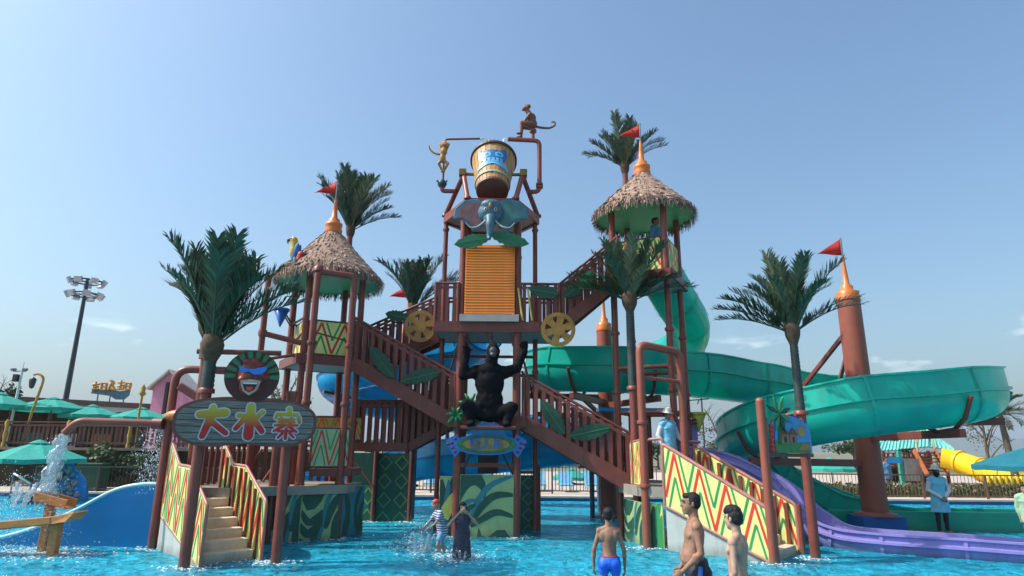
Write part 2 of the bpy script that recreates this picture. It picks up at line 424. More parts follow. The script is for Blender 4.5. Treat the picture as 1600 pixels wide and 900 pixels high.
# water: a rippled sheet, clear with a blue tint, sky reflected by Fresnel
def water_mat():
    m = bpy.data.materials.new('pool_water'); m.use_nodes = True
    n, l = m.node_tree.nodes, m.node_tree.links
    n.clear()
    out = n.new('ShaderNodeOutputMaterial')
    tcn = n.new('ShaderNodeTexCoord')
    n1 = n.new('ShaderNodeTexNoise'); n1.inputs['Scale'].default_value = 2.6; n1.inputs['Detail'].default_value = 4; n1.inputs['Distortion'].default_value = 0.6
    n2 = n.new('ShaderNodeTexNoise'); n2.inputs['Scale'].default_value = 8.0; n2.inputs['Detail'].default_value = 6; n2.inputs['Distortion'].default_value = 1.0
    ad = n.new('ShaderNodeMath'); ad.operation = 'MULTIPLY_ADD'; ad.inputs[1].default_value = 0.6
    bp = n.new('ShaderNodeBump'); bp.inputs['Strength'].default_value = 1.0; bp.inputs['Distance'].default_value = 0.24
    l.new(tcn.outputs['Object'], n1.inputs['Vector']); l.new(tcn.outputs['Object'], n2.inputs['Vector'])
    l.new(n2.outputs['Fac'], ad.inputs[0]); l.new(n1.outputs['Fac'], ad.inputs[2]); l.new(ad.outputs[0], bp.inputs['Height'])
    fr = n.new('ShaderNodeFresnel'); fr.inputs['IOR'].default_value = 1.33; l.new(bp.outputs[0], fr.inputs['Normal'])
    gl = n.new('ShaderNodeBsdfGlossy'); gl.inputs['Roughness'].default_value = 0.06; l.new(bp.outputs[0], gl.inputs['Normal'])
    tr = n.new('ShaderNodeBsdfTransparent'); tr.inputs['Color'].default_value = (0.80, 0.96, 0.99, 1)
    # diffuse layer; its noise mottle puts the light and dark of ripples into colour
    df = n.new('ShaderNodeBsdfDiffuse'); df.inputs['Color'].default_value = (0.035, 0.60, 0.86, 1); l.new(bp.outputs[0], df.inputs['Normal'])
    nb = n.new('ShaderNodeTexNoise'); nb.inputs['Scale'].default_value = 2.2; nb.inputs['Detail'].default_value = 8; nb.inputs['Roughness'].default_value = 0.65; nb.inputs['Distortion'].default_value = 1.8
    mb_ = n.new('ShaderNodeMapRange'); mb_.inputs[1].default_value = 0.35; mb_.inputs[2].default_value = 0.65; mb_.inputs[3].default_value = 0.22; mb_.inputs[4].default_value = 0.82
    l.new(tcn.outputs['Object'], nb.inputs['Vector']); l.new(nb.outputs['Fac'], mb_.inputs[0])
    m0 = n.new('ShaderNodeMixShader'); l.new(mb_.outputs[0], m0.inputs[0])
    l.new(tr.outputs[0], m0.inputs[1]); l.new(df.outputs[0], m0.inputs[2])
    mx = n.new('ShaderNodeMixShader')
    l.new(fr.outputs[0], mx.inputs[0]); l.new(m0.outputs[0], mx.inputs[1]); l.new(gl.outputs[0], mx.inputs[2])
    l.new(mx.outputs[0], out.inputs['Surface'])
    return m
WATER = water_mat()
g = MB(); vs_ = []; fs_ = []
nx, ny = 420, 200
def wave(x, y):
    p = V((x * .55, y * .8, 0))
    return 0.022 * mnoise.noise(p) + 0.016 * mnoise.noise(p * 2.7 + V((5, 3, 1))) + 0.007 * mnoise.noise(p * 6)
xs = [PX0 + 0.02] + [-22 + 46 * i / nx for i in range(nx + 1)] + [PX1 - 0.02]
ys = [PY0 + .02] + [4 + 22.36 * j / ny for j in range(ny + 1)]
W_ = len(xs)
for y in ys:
    for x in xs: vs_.append((x, y, wave(x, y)))
for j in range(len(ys) - 1):
    for i in range(W_ - 1): fs_.append((j * W_ + i, j * W_ + i + 1, (j + 1) * W_ + i + 1, (j + 1) * W_ + i))
g.add(vs_, fs_, True)
struct(g.build('water', WATER))

# far hills
g = MB(); vs_ = []; fs_ = []
hx = [-4400 + 100 * i for i in range(89)]
for k, x in enumerate(hx):
    h = 18 + 40 * abs(mnoise.noise(V((x * .0011, 3.1, 0)))) + 25 * mnoise.noise(V((x * .004, 1, 0)))
    h += 62 * math.exp(-((x - 2130) / 260) ** 2) + 55 * math.exp(-((x - 2700) / 420) ** 2) + 60 * math.exp(-((x - 3900) / 700) ** 2)
    if x < 1200: h *= 0.25
    h = max(h, 3)
    for (dy, q) in ((-350, 0), (-200, .45), (-90, .8), (0, 1.0), (300, .5), (600, 0)):
        vs_.append((x + 30 * mnoise.noise(V((x * .01, dy, 0))), 3050 + dy, h * q))
for k in range(len(hx) - 1):
    for q in range(5): fs_.append((k * 6 + q, (k + 1) * 6 + q, (k + 1) * 6 + q + 1, k * 6 + q + 1))
g.add(vs_, fs_, True)
struct(g.build('hills', pm('hill_forest', (0.05, 0.075, 0.045), 0.9, 0.3, 0.02)))

# terrace
sheet('terrace_paving', -60, -9.2, 30.3, 75, 1.8, PAVE)
t = thing('retaining_wall', 'dark planted retaining wall below the terrace fence', 'wall', (-30, 30.2, 0))
MB().box((-34.5, 30.2, 0.92), (50.6, 0.4, 1.72)).build('wall_face', STONEW, t)
MB().box((-34.5, 30.18, 1.84), (50.7, 0.5, 0.12)).build('coping', pm('wall_coping', (0.18, 0.15, 0.11), 0.85, 0.2, 3.0, 0.2), t)
t = thing('terrace_fence', 'brown wooden picket fence along the terrace edge', 'fence', (-22, 30.25, 1.9))
pk = MB().box((0, 0, 0.55), (0.11, 0.03, 0.95)).mesh('picket', WOODF)
for i in range(96):
    piece('picket', pk, t, (-32.5 + i * 0.215, 30.25 + 0.01 * (i % 2), 1.9), (0, random.uniform(-.02, .02), 0))
for z in (2.1, 2.9): MB().box((-22.2, 30.21, z), (20.8, 0.05, 0.1)).build('rail', WOODF, t)
MB().box((-22.2, 30.24, 3.05), (20.8, 0.14, 0.06)).build('top_rail', WOODF, t)
YELP = pm('yellow_carved_post', (0.42, 0.24, 0.04), 0.6, 0.25, 6.0, 0.2)
for i in range(8): MB().lathe([(.09, 0), (.09, .2), (.06, .3), (.1, .6), (.07, .9), (.11, 1.15), (.05, 1.3)], (-32.3 + i * 2.9, 30.12, 1.85), 10).build('post', YELP, t)

def umbrella(label, apex, rad, drop, ground_z, mat=TEALC, group='teal parasols', n=8, vent=True):
    base = V((apex.x, apex.y, ground_z))
    t = thing('parasol', label, 'parasol', base, group)
    g = MB(); z1 = apex.z - drop
    rings = [(0.02, apex.z), (rad * .5, apex.z - drop * .44), (rad, z1), (rad * 1.0, z1 - 0.16)]
    vs_ = []; fs_ = []
    for (r, z) in rings:
        for j in range(n * 2):
            a = PI * j / n; k = 1.0 if j % 2 == 0 else 0.955
            zz = z - (0.03 if j % 2 and r > .1 else 0)
            vs_.append((apex.x + r * k * math.cos(a), apex.y + r * k * math.sin(a), zz))
    m = n * 2
    for i in range(3):
        for j in range(m): fs_.append((i * m + j, i * m + (j + 1) % m, (i + 1) * m + (j + 1) % m, (i + 1) * m + j))
    g.add(vs_, fs_); g.build('canopy', mat, t)
    if vent: MB().lathe([(rad * .2, apex.z - drop * .1), (rad * .1, apex.z + .03), (0.0, apex.z + .08)], (apex.x, apex.y, 0), n * 2, False).build('vent', mat, t)
    MB().tube([base, (apex.x, apex.y, apex.z)], 0.03, 8).build('pole', DARKM, t)
    MB().lathe([(0.3, 0), (0.3, .06), (0.05, .1)], base, 12).build('base', DARKM, t)
    for j in range(n):
        a = 2 * PI * j / n
        MB().tube([(apex.x, apex.y, apex.z - drop * .9), (apex.x + rad * .97 * math.cos(a), apex.y + rad * .97 * math.sin(a), z1 - .03)], 0.012, 5).build('rib', DARKM, t)
    return t
umbrella('large teal parasol beside the stone covered blue cave', P(62, 690, 24.2), 1.62, 0.6, 0.16)
umbrella('teal parasol on the terrace left of the tall floodlight mast', P(84, 622, 33), 1.75, 0.52, 1.8)
umbrella('teal parasol on the terrace just right of the floodlight mast', P(146, 634, 33.5), 1.5, 0.48, 1.8)
umbrella('teal parasol on the terrace in front of the torch lamp', P(222, 638, 34), 1.5, 0.48, 1.8)
umbrella('teal parasol on the terrace cut by the left picture edge', P(2, 615, 31.5), 1.5, 0.55, 1.8)
umbrella('teal parasol on the terrace nearest the pink hut', P(285, 640, 35), 1.4, 0.45, 1.8)
umbrella('dark teal parasol cut by the right picture edge', P(1622, 694, 22.5), 2.05, 0.72, 0.16, mat=pm('dark_teal_canvas', (0.01, 0.17, 0.22), 0.7, 0.12, 3.0, 0.1, transl=0.2))
umbrella('small far teal parasol beside the red brown slide pylon', P(1297, 716, 34), 1.2, 0.5, 0.16)
umbrella('small far teal parasol behind the pool fence in the middle', P(893, 733, 36), 1.1, 0.4, 0.16)

# pavilion on the terrace
A, Bq = V((-31.5, 33.5, 1.8)), V((-22.4, 44.5, 1.8))
dv = (Bq - A).normalized(); nv = V((dv.y, -dv.x, 0))
t = thing('terrace_pavilion', 'long dark roofed pavilion at the back of the terrace', 'building', A)
MB().beam(A + V((0, 0, 2.72)) - nv * 1.5, Bq + V((0, 0, 2.72)) - nv * 1.5, 4.0, 0.34).build('roof', pm('dark_roof', (0.11, 0.085, 0.07), 0.8, 0.25, 2.0, 0.2), t)
MB().beam(A + V((0, 0, 1.2)) - nv * 3, Bq + V((0, 0, 1.2)) - nv * 3, 0.2, 2.4).build('back_wall', pm('dark_wall', (0.10, 0.07, 0.055), 0.8, 0.3, 1.5), t)
MB().beam(A + V((0, 0, 2.42)) + nv * 0.42, Bq + V((0, 0, 2.42)) + nv * 0.42, 0.06, 0.3).build('fascia', pm('mint_awning', (0.33, 0.52, 0.45), 0.7, 0.1, 3.0), t)
for k in range(8):
    p = A.lerp(Bq, (k + .3) / 7.6); MB().beam(p, p + V((0, 0, 2.55)), 0.16, 0.16).build('post', WOODF, t)
for k in range(7):
    p = A.lerp(Bq, (k + .8) / 7.6); MB().beam(p + V((0, 0, .45)) - nv * 1.2, p + dv * .9 + V((0, 0, .45)) - nv * 1.2, .5, .9).build('counter', [WHITE, YELP, TEALC][k % 3], t)
for k, q in enumerate((.02, .1, .17)):
    p = A.lerp(Bq, q) + V((0, 0, 2.9)); MB().tube(cr([p, p + V((.12, 0, .25)), p + V((.02, 0, .5)), p + V((.22, 0, .72))], 4), [.1] * 5 + [.07] * 4 + [.03] * 4, 8).build('roof_horn', YELP, t)

# pink hut
c = P(262, 625, 40); W2 = 1.15
t = thing('pink_hut', 'small pink tower hut with a pale gabled roof', 'hut', (c.x, 40, 1.8))
PINK = pm('pink_wall', (0.62, 0.24, 0.36), 0.7, 0.12, 2.0, 0.05)
MB().box((c.x, 40.8, (1.8 + 5.6) / 2), (2 * W2 * .86, 1.7, 3.8)).build('wall', PINK, t)
zt = P(262, 579, 40).z
for s in (-1, 1):
    MB().beam((c.x + s * 1.25, 40.8, 5.45), (c.x, 40.8, zt), 2.3, 0.1).build('roof', pm('pale_roof', (0.46, 0.40, 0.36), 0.7, 0.15, 3.0), t)
MB().add([(c.x - .98, 39.94, 5.58), (c.x + .98, 39.94, 5.58), (c.x, 39.94, zt - .12)], [(0, 1, 2)]).build('gable', PINK, t)
MB().beam((c.x - .05, 39.85, 1.8), (c.x - .05, 39.85, 5.9), .18, .18).build('post', BLACK, t)
MB().box((c.x + .55, 39.9, 3.7), (.6, .06, .6)).build('sign', BLUEF, t)

# roof-top billboard with lumpy orange letters
o = P(174, 614, 41)
t = thing('rooftop_billboard', 'orange lettered billboard on a blue grey wave board above the pavilion', 'billboard', o - V((0, 0, .6)))
poly = [(-1.25, -.05), (-.6, -.12), (0, -.2), (.4, -.42), (.9, -.42), (1.2, -.15), (1.22, .2), (.6, .12), (-.2, .2), (-1.2, .25)]
MB().plate(poly, o, XH, ZH, .1).build('wave_board', pm('billboard_blue', (0.06, 0.16, 0.22), 0.5, 0.3, 4.0), t)
BORAN = pm('billboard_orange', (0.55, 0.24, 0.03), 0.5, 0.3, 8.0)
lets = [[((-1.2, .55), (-.75, .62)), ((-1.0, .75), (-1.02, .2)), ((-1.2, .3), (-.78, .28)), ((-1.15, .42), (-.82, .44))],
        [((-.62, .7), (-.6, .25)), ((-.6, .68), (-.3, .64)), ((-.3, .64), (-.32, .22)), ((-.62, .46), (-.3, .44)), ((-.6, .24), (-.3, .22))],
        [((-.12, .85), (.12, .75)), ((-.1, .6), (.2, .66)), ((.05, .85), (-.15, .2)), ((.05, .55), (.3, .2)), ((-.05, .3), (.2, .26))],
        [((.42, .7), (.8, .72)), ((.62, .85), (.6, .3)), ((.42, .45), (.62, .5)), ((.4, .28), (.82, .3)), ((.75, .55), (.84, .4))],
        [((.94, .72), (.93, .3)), ((.94, .7), (1.25, .66)), ((1.25, .66), (1.22, .28)), ((.93, .5), (1.24, .48)), ((.93, .3), (1.22, .28))]]
for k, L in enumerate(lets):
    g = MB()
    for (a, b) in L:
        g.tube([o + V((a[0], -.12, a[1] - .05)), o + V((b[0], -.13, b[1] - .05))], .075, 6)
    g.build('letter', BORAN, t)
for dx in (-.9, -.1, .8): MB().beam(o + V((dx, .1, -.9)), o + V((dx, .1, .1)), .05, .05).build('strut', DARKM, t)

# floodlight mast
b = Gd(97, 660, 0); mx_, my_ = -31.5, 45.0
t = thing('floodlight_mast', 'tall dark mast with two rings of floodlights', 'light mast', (mx_, my_, .16))
MB().tube([(mx_, my_, .16), (mx_, my_, 13.9)], [.22, .12], 12).build('mast', DARKM, t)
for zz, rr in ((13.75, 1.05), (12.75, 1.05)):
    MB().tube([(mx_ + rr * math.cos(a), my_ + rr * math.sin(a), zz) for a in [2 * PI * k / 24 for k in range(25)]], .06, 6).build('ring', DARKM, t)
    for k in range(3):
        a = PI * k / 3; MB().beam((mx_ - rr * math.cos(a), my_ - rr * math.sin(a), zz), (mx_ + rr * math.cos(a), my_ + rr * math.sin(a), zz), .05, .05).build('spoke', DARKM, t)
    for k in range(7):
        a = 2 * PI * k / 7 + (.3 if zz > 13 else 0)
        Mr = Matrix.Rotation(a, 3, 'Z') @ Matrix.Rotation(.5, 3, 'Y')
        MB().box((mx_ + rr * 1.05 * math.cos(a), my_ + rr * 1.05 * math.sin(a), zz - .05), (.22, .5, .42), Mr).build('floodlight', pm('lamp_glass', (0.40, 0.45, 0.5), 0.2, 0.1, 4.0, metal=.3), t)

# lamp posts and camera pole on the terrace
p = P(47, 640, 31.2); q = P(47, 584, 31.2)
t = thing('curved_lamp_post', 'yellow crooked lamp post holding a hanging lantern on the terrace', 'lamp post', (p.x, p.y, 1.8))
MB().tube(cr([(p.x - .1, p.y, 1.8), (p.x + .1, p.y, 3.4), (p.x + .35, p.y, q.z - .5), (p.x + .3, p.y, q.z - .15), (p.x + .05, p.y, q.z), (p.x - .15, p.y, q.z - .05)], 5), .06, 8).build('pole', YELP, t)
MB().lathe([(.02, .3), (.16, .18), (.14, 0), (.1, -.22), (.02, -.28)], (p.x - .15, p.y, q.z - .45), 10).build('lantern', DARKM, t)
p = P(215, 655, 31.2); q = P(215, 606, 31.2)
t = thing('torch_lamp', 'yellow torch shaped lamp post behind the pouring pipe', 'lamp post', (p.x, p.y, 1.8))
MB().tube([(p.x, p.y, 1.8), (p.x + .05, p.y, q.z - .35)], .055, 8).build('pole', YELP, t)
MB().lathe([(.05, 0), (.17, .12), (.1, .25), (.13, .4), (0, .62)], (p.x + .05, p.y, q.z - .42), 10).build('torch_head', YELP, t)
p = P(21, 640, 31.6); q = P(25, 580, 31.6)
t = thing('camera_pole', 'white pole carrying cameras and a dark loudspeaker on the terrace', 'pole', (p.x, p.y, 1.8))
MB().tube([(p.x, p.y, 1.8), (p.x + .05, p.y, q.z)], .06, 8).build('pole', WHITE, t)
MB().box((p.x - .12, p.y - .1, q.z - .35), (.2, .2, .36)).build('loudspeaker', BLACK, t)
MB().beam((p.x - .4, p.y, q.z), (p.x + .25, p.y, q.z), .05, .05).build('crossarm', GREYM, t)
for dx in (-.38, .2): MB().tube([(p.x + dx, p.y - .15, q.z + .06), (p.x + dx, p.y + .1, q.z + .1)], .07, 8).build('camera', GREYM, t)
MB().tube([(p.x + .05, p.y, q.z), (p.x + .07, p.y, q.z + .45)], .012, 5).build('antenna', GREYM, t)

# trees: tapered trunk, limbs, crown of leaf-sized faces
def leaf_cloud(center, rad, n, size, seed, clumps=10, mat=LEAVES):
    rnd = random.Random(seed); g = MB(); vs_ = []; fs_ = []
    cs = []
    for k in range(clumps):
        d = V((rnd.gauss(0, 1), rnd.gauss(0, 1), rnd.gauss(0, .8))).normalized() * rnd.uniform(.3, .85)
        cs.append((V((d.x * rad[0], d.y * rad[1], d.z * rad[2])), rnd.uniform(.28, .5)))
    for i in range(n):
        c, r = rnd.choice(cs)
        d = V((rnd.gauss(0, 1), rnd.gauss(0, 1), rnd.gauss(0, 1))).normalized() * (rnd.random() ** .4) * r
        p = V(center) + c + V((d.x * rad[0], d.y * rad[1], d.z * rad[2]))
        a = V((rnd.gauss(0, 1), rnd.gauss(0, 1), rnd.gauss(0, .6))).normalized()
        b = a.cross(V((rnd.gauss(0, 1), rnd.gauss(0, 1), rnd.gauss(0, 1)))).normalized()
        s = size * rnd.uniform(.6, 1.3); o = len(vs_)
        vs_ += [p, p + a * s * .5 + b * s * .3, p + a * s, p + a * s * .5 - b * s * .3]
        fs_.append((o, o + 1, o + 2, o + 3))
    return g.add(vs_, fs_)
def limbs(base, top, r, n, spread, seed, sub=3):
    rnd = random.Random(seed); g = MB(); base, top = V(base), V(top)
    g.tube(cr([base, base.lerp(top, .4) + V((rnd.uniform(-.1, .1), 0, 0)), base.lerp(top, .8), top], 4), [r * (1 - .75 * i / 12) for i in range(13)], 8)
    L = (top - base).length
    for k in range(n):
        s = base.lerp(top, rnd.uniform(.3, .85)); a = 2 * PI * k / n + rnd.uniform(-.4, .4)
        e = s + V((math.cos(a) * spread, math.sin(a) * spread, rnd.uniform(.25, .5) * L))
        mid = s.lerp(e, .5) + V((0, 0, .06 * L))
        g.tube(cr([s, mid, e], 4), [r * .45 * (1 - .8 * i / 8) for i in range(9)], 5)
        for q in range(sub):
            s2 = s.lerp(e, rnd.uniform(.4, .9)); e2 = s2 + V((rnd.uniform(-1, 1) * spread * .5, rnd.uniform(-1, 1) * spread * .5, rnd.uniform(.1, .3) * L))
            g.tube([s2, s2.lerp(e2, .5) + V((0, 0, .03 * L)), e2], [r * .18, r * .12, r * .05], 4)
    return g
def tree(label, base, h, rad, n, size, seed, mat=LEAVES, group='trees beyond the pool', dens=True, spread=None, trunk_r=.12):
    base = V(base); t = thing('tree', label, 'tree', base, group)
    top = base + V((0, 0, h * .85))
    limbs(base, top, trunk_r, 6, spread or rad[0] * .7, seed).build('trunk', BARK, t)
    leaf_cloud(base + V((0, 0, h - rad[2] * .9)), rad, n, size, seed, 12, mat).build('crown', mat, t)
    return t
tree('dark leafy tree at the left picture edge behind the terrace', (P(2, 640, 48).x - .5, 48, 1.8), 5.0, (1.9, 1.6, 1.3), 900, .35, 3)
tree('bare pale tree beside the green spiral slide', (P(1123, 700, 42).x, 42, .16), 4.3, (1.5, 1.2, 1.4), 420, .16, 5, LEAVES2, spread=1.3)
tree('bare pale tree seen behind the round mask', (P(444, 640, 32).x, 32, .16), 5.6, (1.4, 1.2, 1.7), 380, .14, 8, LEAVES2, spread=1.2)
tree('sparse grey tree behind the yellow tube slide', (P(1545, 720, 36).x, 36, .16), 4.6, (1.6, 1.2, 1.6), 300, .13, 11, LEAVES2, spread=1.5)
far = [(-12, 62, 2.9), (-6.5, 66, 2.6), (-1, 60, 2.5), (4.5, 70, 2.8), (9.5, 58, 2.6), (15, 66, 3.0), (21, 62, 3.1), (27.5, 70, 3.4), (35, 66, 3.2), (44, 72, 3.6)]
words = ['first', 'second', 'third', 'fourth', 'fifth', 'sixth', 'seventh', 'eighth', 'ninth', 'tenth']
for k, (x, y, h) in enumerate(far):
    tree('low dark far tree, %s from the left in the row beyond the pool' % words[k], (x, y, .1), h, (2.9, 1.6, 1.1), 800, .4, 20 + k)
# shrub in front of the retaining wall
s0 = P(157, 770, 28.6)
t = thing('shrub', 'big leafy shrub against the retaining wall', 'shrub', (s0.x, 28.6, .16))
limbs((s0.x, 28.6, .16), (s0.x, 28.6, 1.5), .06, 5, .6, 4).build('stem', BARK, t)
leaf_cloud((s0.x, 28.6, 1.25), (1.25, .8, .95), 1500, .2, 4, 14, LEAVES).build('foliage', LEAVES, t)
s0 = P(235, 770, 29)
t = thing('shrub', 'lower shrub half hidden by the water curtain', 'shrub', (s0.x, 29, .16))
limbs((s0.x, 29, .16), (s0.x, 29, 1.2), .05, 5, .5, 6).build('stem', BARK, t)
leaf_cloud((s0.x, 29, 1.0), (1.3, .7, .75), 1100, .2, 6, 12, LEAVES).build('foliage', LEAVES, t)

# fences round the pool
def rail_fence(name, label, x0, x1, y, z0, h, mat, pitch=.15, post=2.6, br=.012):
    t = thing(name, label, 'fence', ((x0 + x1) / 2, y, z0))
    MB().box(((x0 + x1) / 2, y, z0 + h), (x1 - x0, .06, .05)).build('top_rail', mat, t)
    MB().box(((x0 + x1) / 2, y, z0 + .12), (x1 - x0, .04, .04)).build('bottom_rail', mat, t)
    g = MB(); x = x0
    while x < x1:
        g.tube([(x, y, z0 + .12), (x, y, z0 + h)], br, 4, False); x += pitch
    stuff(g.build('balusters', mat, t))
    x = x0
    while x <= x1 + .01:
        MB().box((x, y, z0 + h / 2), (.07, .07, h)).build('post', mat, t); x += post
FENB = pm('brown_fence_metal', (0.20, 0.095, 0.06), 0.5, 0.15, 4.0)
rail_fence('pool_fence', 'brown metal railing behind the standing lifeguard', 6.6, 34, 27.0, .16, .95, FENB)
rail_fence('pool_fence', 'dark metal railing seen below the middle staircases', -6.0, 6.4, 28.2, .16, 1.15, pm('dark_fence_metal', (0.07, 0.05, 0.05), .5, .2, 4.0), br=.016)
rail_fence('pool_fence', 'thin dark railing beside the green bin', -19.5, -10.2, 26.9, .16, .98, pm('dark_fence_metal', (0.07, 0.05, 0.05), .5, .2, 4.0), br=.01)
# hedge
g = MB(); rnd = random.Random(4); vs_ = []; fs_ = []
for i in range(9000):
    p = V((rnd.uniform(12.5, 34), rnd.uniform(28.0, 28.8), .16 + .5 * rnd.random() ** .6))
    a = V((rnd.gauss(0, 1), rnd.gauss(0, 1), rnd.gauss(0, 1))).normalized(); b = a.cross(V((rnd.random(), rnd.random(), rnd.random()))).normalized(); s = rnd.uniform(.04, .1); o = len(vs_)
    vs_ += [p, p + a * s + b * s * .5, p + a * 2 * s, p + a * s - b * s * .5]; fs_.append((o, o + 1, o + 2, o + 3))
t = thing('hedge', 'low clipped hedge behind the brown pool railing', 'hedge', (23, 28.4, .16))
stuff(g.add(vs_, fs_).build('foliage', LEAVES2, t))
MB().box((23.2, 28.4, .33), (21.4, .6, .34)).build('core', LEAVES, t)

# green bin, steel ramp gate
p = P(140, 775, 27.6)
t = thing('green_bin', 'dark green bin behind the thin pool railing', 'bin', (p.x, 27.6, .16))
BING = pm('bin_green', (0.01, 0.075, 0.035), .5, .15, 4.0)
MB().box((p.x, 27.6, .68), (.95, .6, 1.04)).build('body', BING, t, .02)
MB().box((p.x, 27.6, 1.24), (1.02, .66, .08)).build('lid', BING, t, .02)
a, b = P(22, 740, 25.2), P(42, 790, 23.8)
t = thing('glass_gate', 'slanting clear glass panel with pale steel edges in the pool', 'gate', (a.x, a.y, -.3))
MB().tube([(a.x, a.y, -.3), (a.x, a.y, a.z)], .03, 6).build('post', GREYM, t)
MB().tube([(a.x, a.y, a.z), (b.x, b.y, b.z + .75)], .035, 6).build('handrail', WHITE, t)
MB().tube([(b.x, b.y, -.3), (b.x, b.y, b.z + .75)], .03, 6).build('post', GREYM, t)
def glass_mat():
    m = bpy.data.materials.new('clear_panel'); m.use_nodes = True; n, l = m.node_tree.nodes, m.node_tree.links; n.clear()
    o_ = n.new('ShaderNodeOutputMaterial'); tr = n.new('ShaderNodeBsdfTransparent'); tr.inputs[0].default_value = (.75, .85, .85, 1)
    gl = n.new('ShaderNodeBsdfGlossy'); gl.inputs['Roughness'].default_value = .05; mx = n.new('ShaderNodeMixShader'); mx.inputs[0].default_value = .15
    l.new(tr.outputs[0], mx.inputs[1]); l.new(gl.outputs[0], mx.inputs[2]); l.new(mx.outputs[0], o_.inputs[0]); return m
MB().add([(a.x, a.y, .05), (b.x, b.y, .05), (b.x, b.y, b.z + .7), (a.x, a.y, a.z - .05)], [(0, 1, 2, 3)]).build('pane', glass_mat(), t)

# blue play cave studded with grey stones
c = P(84, 785, 24.6); c.z = -.2; ct = P(84, 717, 24.6).z
t = thing('play_cave', 'blue rounded play cave studded with grey stones', 'play cave', c)
H_ = ct + .2
g = MB()
for (dx, sx, sz) in ((0, .72, 1.0), (-.42, .62, .72), (.45, .6, .74)):
    g.ell((c.x + dx, c.y + .25, -.2), (sx, .5, H_ * sz), None, 20, 14)
remesh(g, 'shell', BLUES, t, .05, 3)
MB().ell((c.x + .05, c.y - .2, ct - .62), (.26, .1, .26)).build('opening_shade', BLACK, t)  # solid black oval standing in for the shade inside the cave
STONE = pm('grey_stone', (0.26, 0.25, 0.25), .85, .4, 6.0, .4)
sm_ = [MB().ell((0, 0, 0), (.1 * a_, .06, .085 * b_), None, 8, 6).mesh('stone', STONE) for a_, b_ in ((1, 1), (1.2, .9), (.8, 1.15))]
rnd = random.Random(2)
for k in range(120):
    a_ = rnd.uniform(-.1, PI + .1); rr = rnd.uniform(.45, .98)
    x, z = math.cos(a_) * .95 * rr, math.sin(a_) * H_ * .95 * rr
    if abs(x) < .33 and -.1 < z and rr < .8: continue
    yy = -.36 * math.sqrt(max(0.02, 1 - (x / 1.05) ** 2 * .8 - (z / H_) ** 2 * .75))
    piece('stone', sm_[k % 3], t, (c.x + x, c.y + .12 + yy * 1.15, z - .2), (rnd.uniform(-.3, .3), rnd.uniform(-1, 1), rnd.uniform(-.4, .4)), [rnd.uniform(.7, 1.25)] * 3)

# loungers behind the middle fence
LBLUE = pm('lounger_sling', (0.12, 0.36, 0.55), .7, .12, 5.0)
def lounger(x, y, k):
    t = thing('sun_lounger', 'pale blue sun lounger behind the middle railing, %s from the left' % words[k], 'sun lounger', (x, y, .16), 'sun loungers behind the railing')
    MB().box((x, y - .3, .46), (.6, 1.2, .05)).build('seat', LBLUE, t)
    MB().beam((x, y + .3, .46), (x, y + .75, .98), .6, .05).build('backrest', LBLUE, t)
    for dx in (-.27, .27):
        for dy in (-.8, .35): MB().box((x + dx, y + dy, .3), (.05, .05, .3)).build('leg', WHITE, t)
for k in range(8): lounger(P(632 + k * 42, 760, 30).x, 30 + .2 * (k % 2), k)
# lime slide hump
t = thing('lime_slide', 'lime green slide hump far behind the lattice panels', 'slide', (-5, 33, 0))
g = MB(); pts = cr([P(640, 735, 33), P(660, 716, 33), P(690, 718, 33), P(712, 735, 33)], 6)
for k in (-1, 1): g.tube([p + V((0, .35 * k, 0)) for p in pts], .1, 8)
g.build('side_rail', pm('lime_plastic', (0.30, 0.50, 0.03), .4, .1, 4.0), t)
g = MB()
for a, b in zip(pts, pts[1:]): g.beam(a - V((0, 0, .12)), b - V((0, 0, .12)), .7, .06)
g.build('chute', pm('lime_plastic', (0.30, 0.50, 0.03), .4, .1, 4.0), t)
for p in (pts[3], pts[-4]): MB().tube([(p.x, p.y, .1), p], .06, 6).build('leg', FENB, t)

# turquoise playhouse with yellow tube slide
YH_ = 40.0
def q_(px, py, y=YH_): return P(px, py, y)
t = thing('playhouse', 'turquoise roofed water playhouse behind the right hand railing', 'building', (q_(1440, 760).x, YH_, .16))
ROOFT = pm('turquoise_roof', (0.22, 0.60, 0.53), .45, .08, 3.0)
def roofseam(p00, p10, p11, p01, n):
    p00, p10, p11, p01 = map(V, (p00, p10, p11, p01))
    nn = (p10 - p00).cross(p01 - p00).normalized()
    MB().add([p00, p10, p11, p01, p00 - nn * .06, p10 - nn * .06, p11 - nn * .06, p01 - nn * .06], [(0, 1, 2, 3), (7, 6, 5, 4), (0, 4, 5, 1), (1, 5, 6, 2), (2, 6, 7, 3), (3, 7, 4, 0)]).build('roof', ROOFT, t)
    for i in range(n + 1):
        a, b = p00.lerp(p10, i / n), p01.lerp(p11, i / n)
        MB().beam(a + nn * .03, b + nn * .03, .05, .06, nn).build('seam', ROOFT, t)
a, b = q_(1403, 702), q_(1449, 698)
roofseam(a, b, q_(1449, 660, 41.2), q_(1410, 661, 41.2), 8)
roofseam(b, q_(1491, 703), q_(1474, 690, 41.0), q_(1449, 672, 41.0), 6)
roofseam(q_(1370, 704), q_(1404, 703), q_(1404, 690, 40.8), q_(1376, 690, 40.8), 6)
for px in (1382, 1403, 1428, 1452, 1478): p = q_(px, 704); MB().box((p.x, p.y + .15, p.z / 2), (.14, .14, p.z)).build('post', BROWN, t)
p0, p1 = q_(1378, 706), q_(1485, 706)
MB().box(((p0.x + p1.x) / 2, 42.2, .95), (p1.x - p0.x, .15, 1.6)).build('back_wall', pm('dark_wall', (0.10, 0.07, 0.055), .8, .3, 1.5), t)
MB().box(((p0.x + p1.x) / 2, 41.0, 1.15), (p1.x - p0.x, 2.2, .12)).build('floor', BROWN, t)
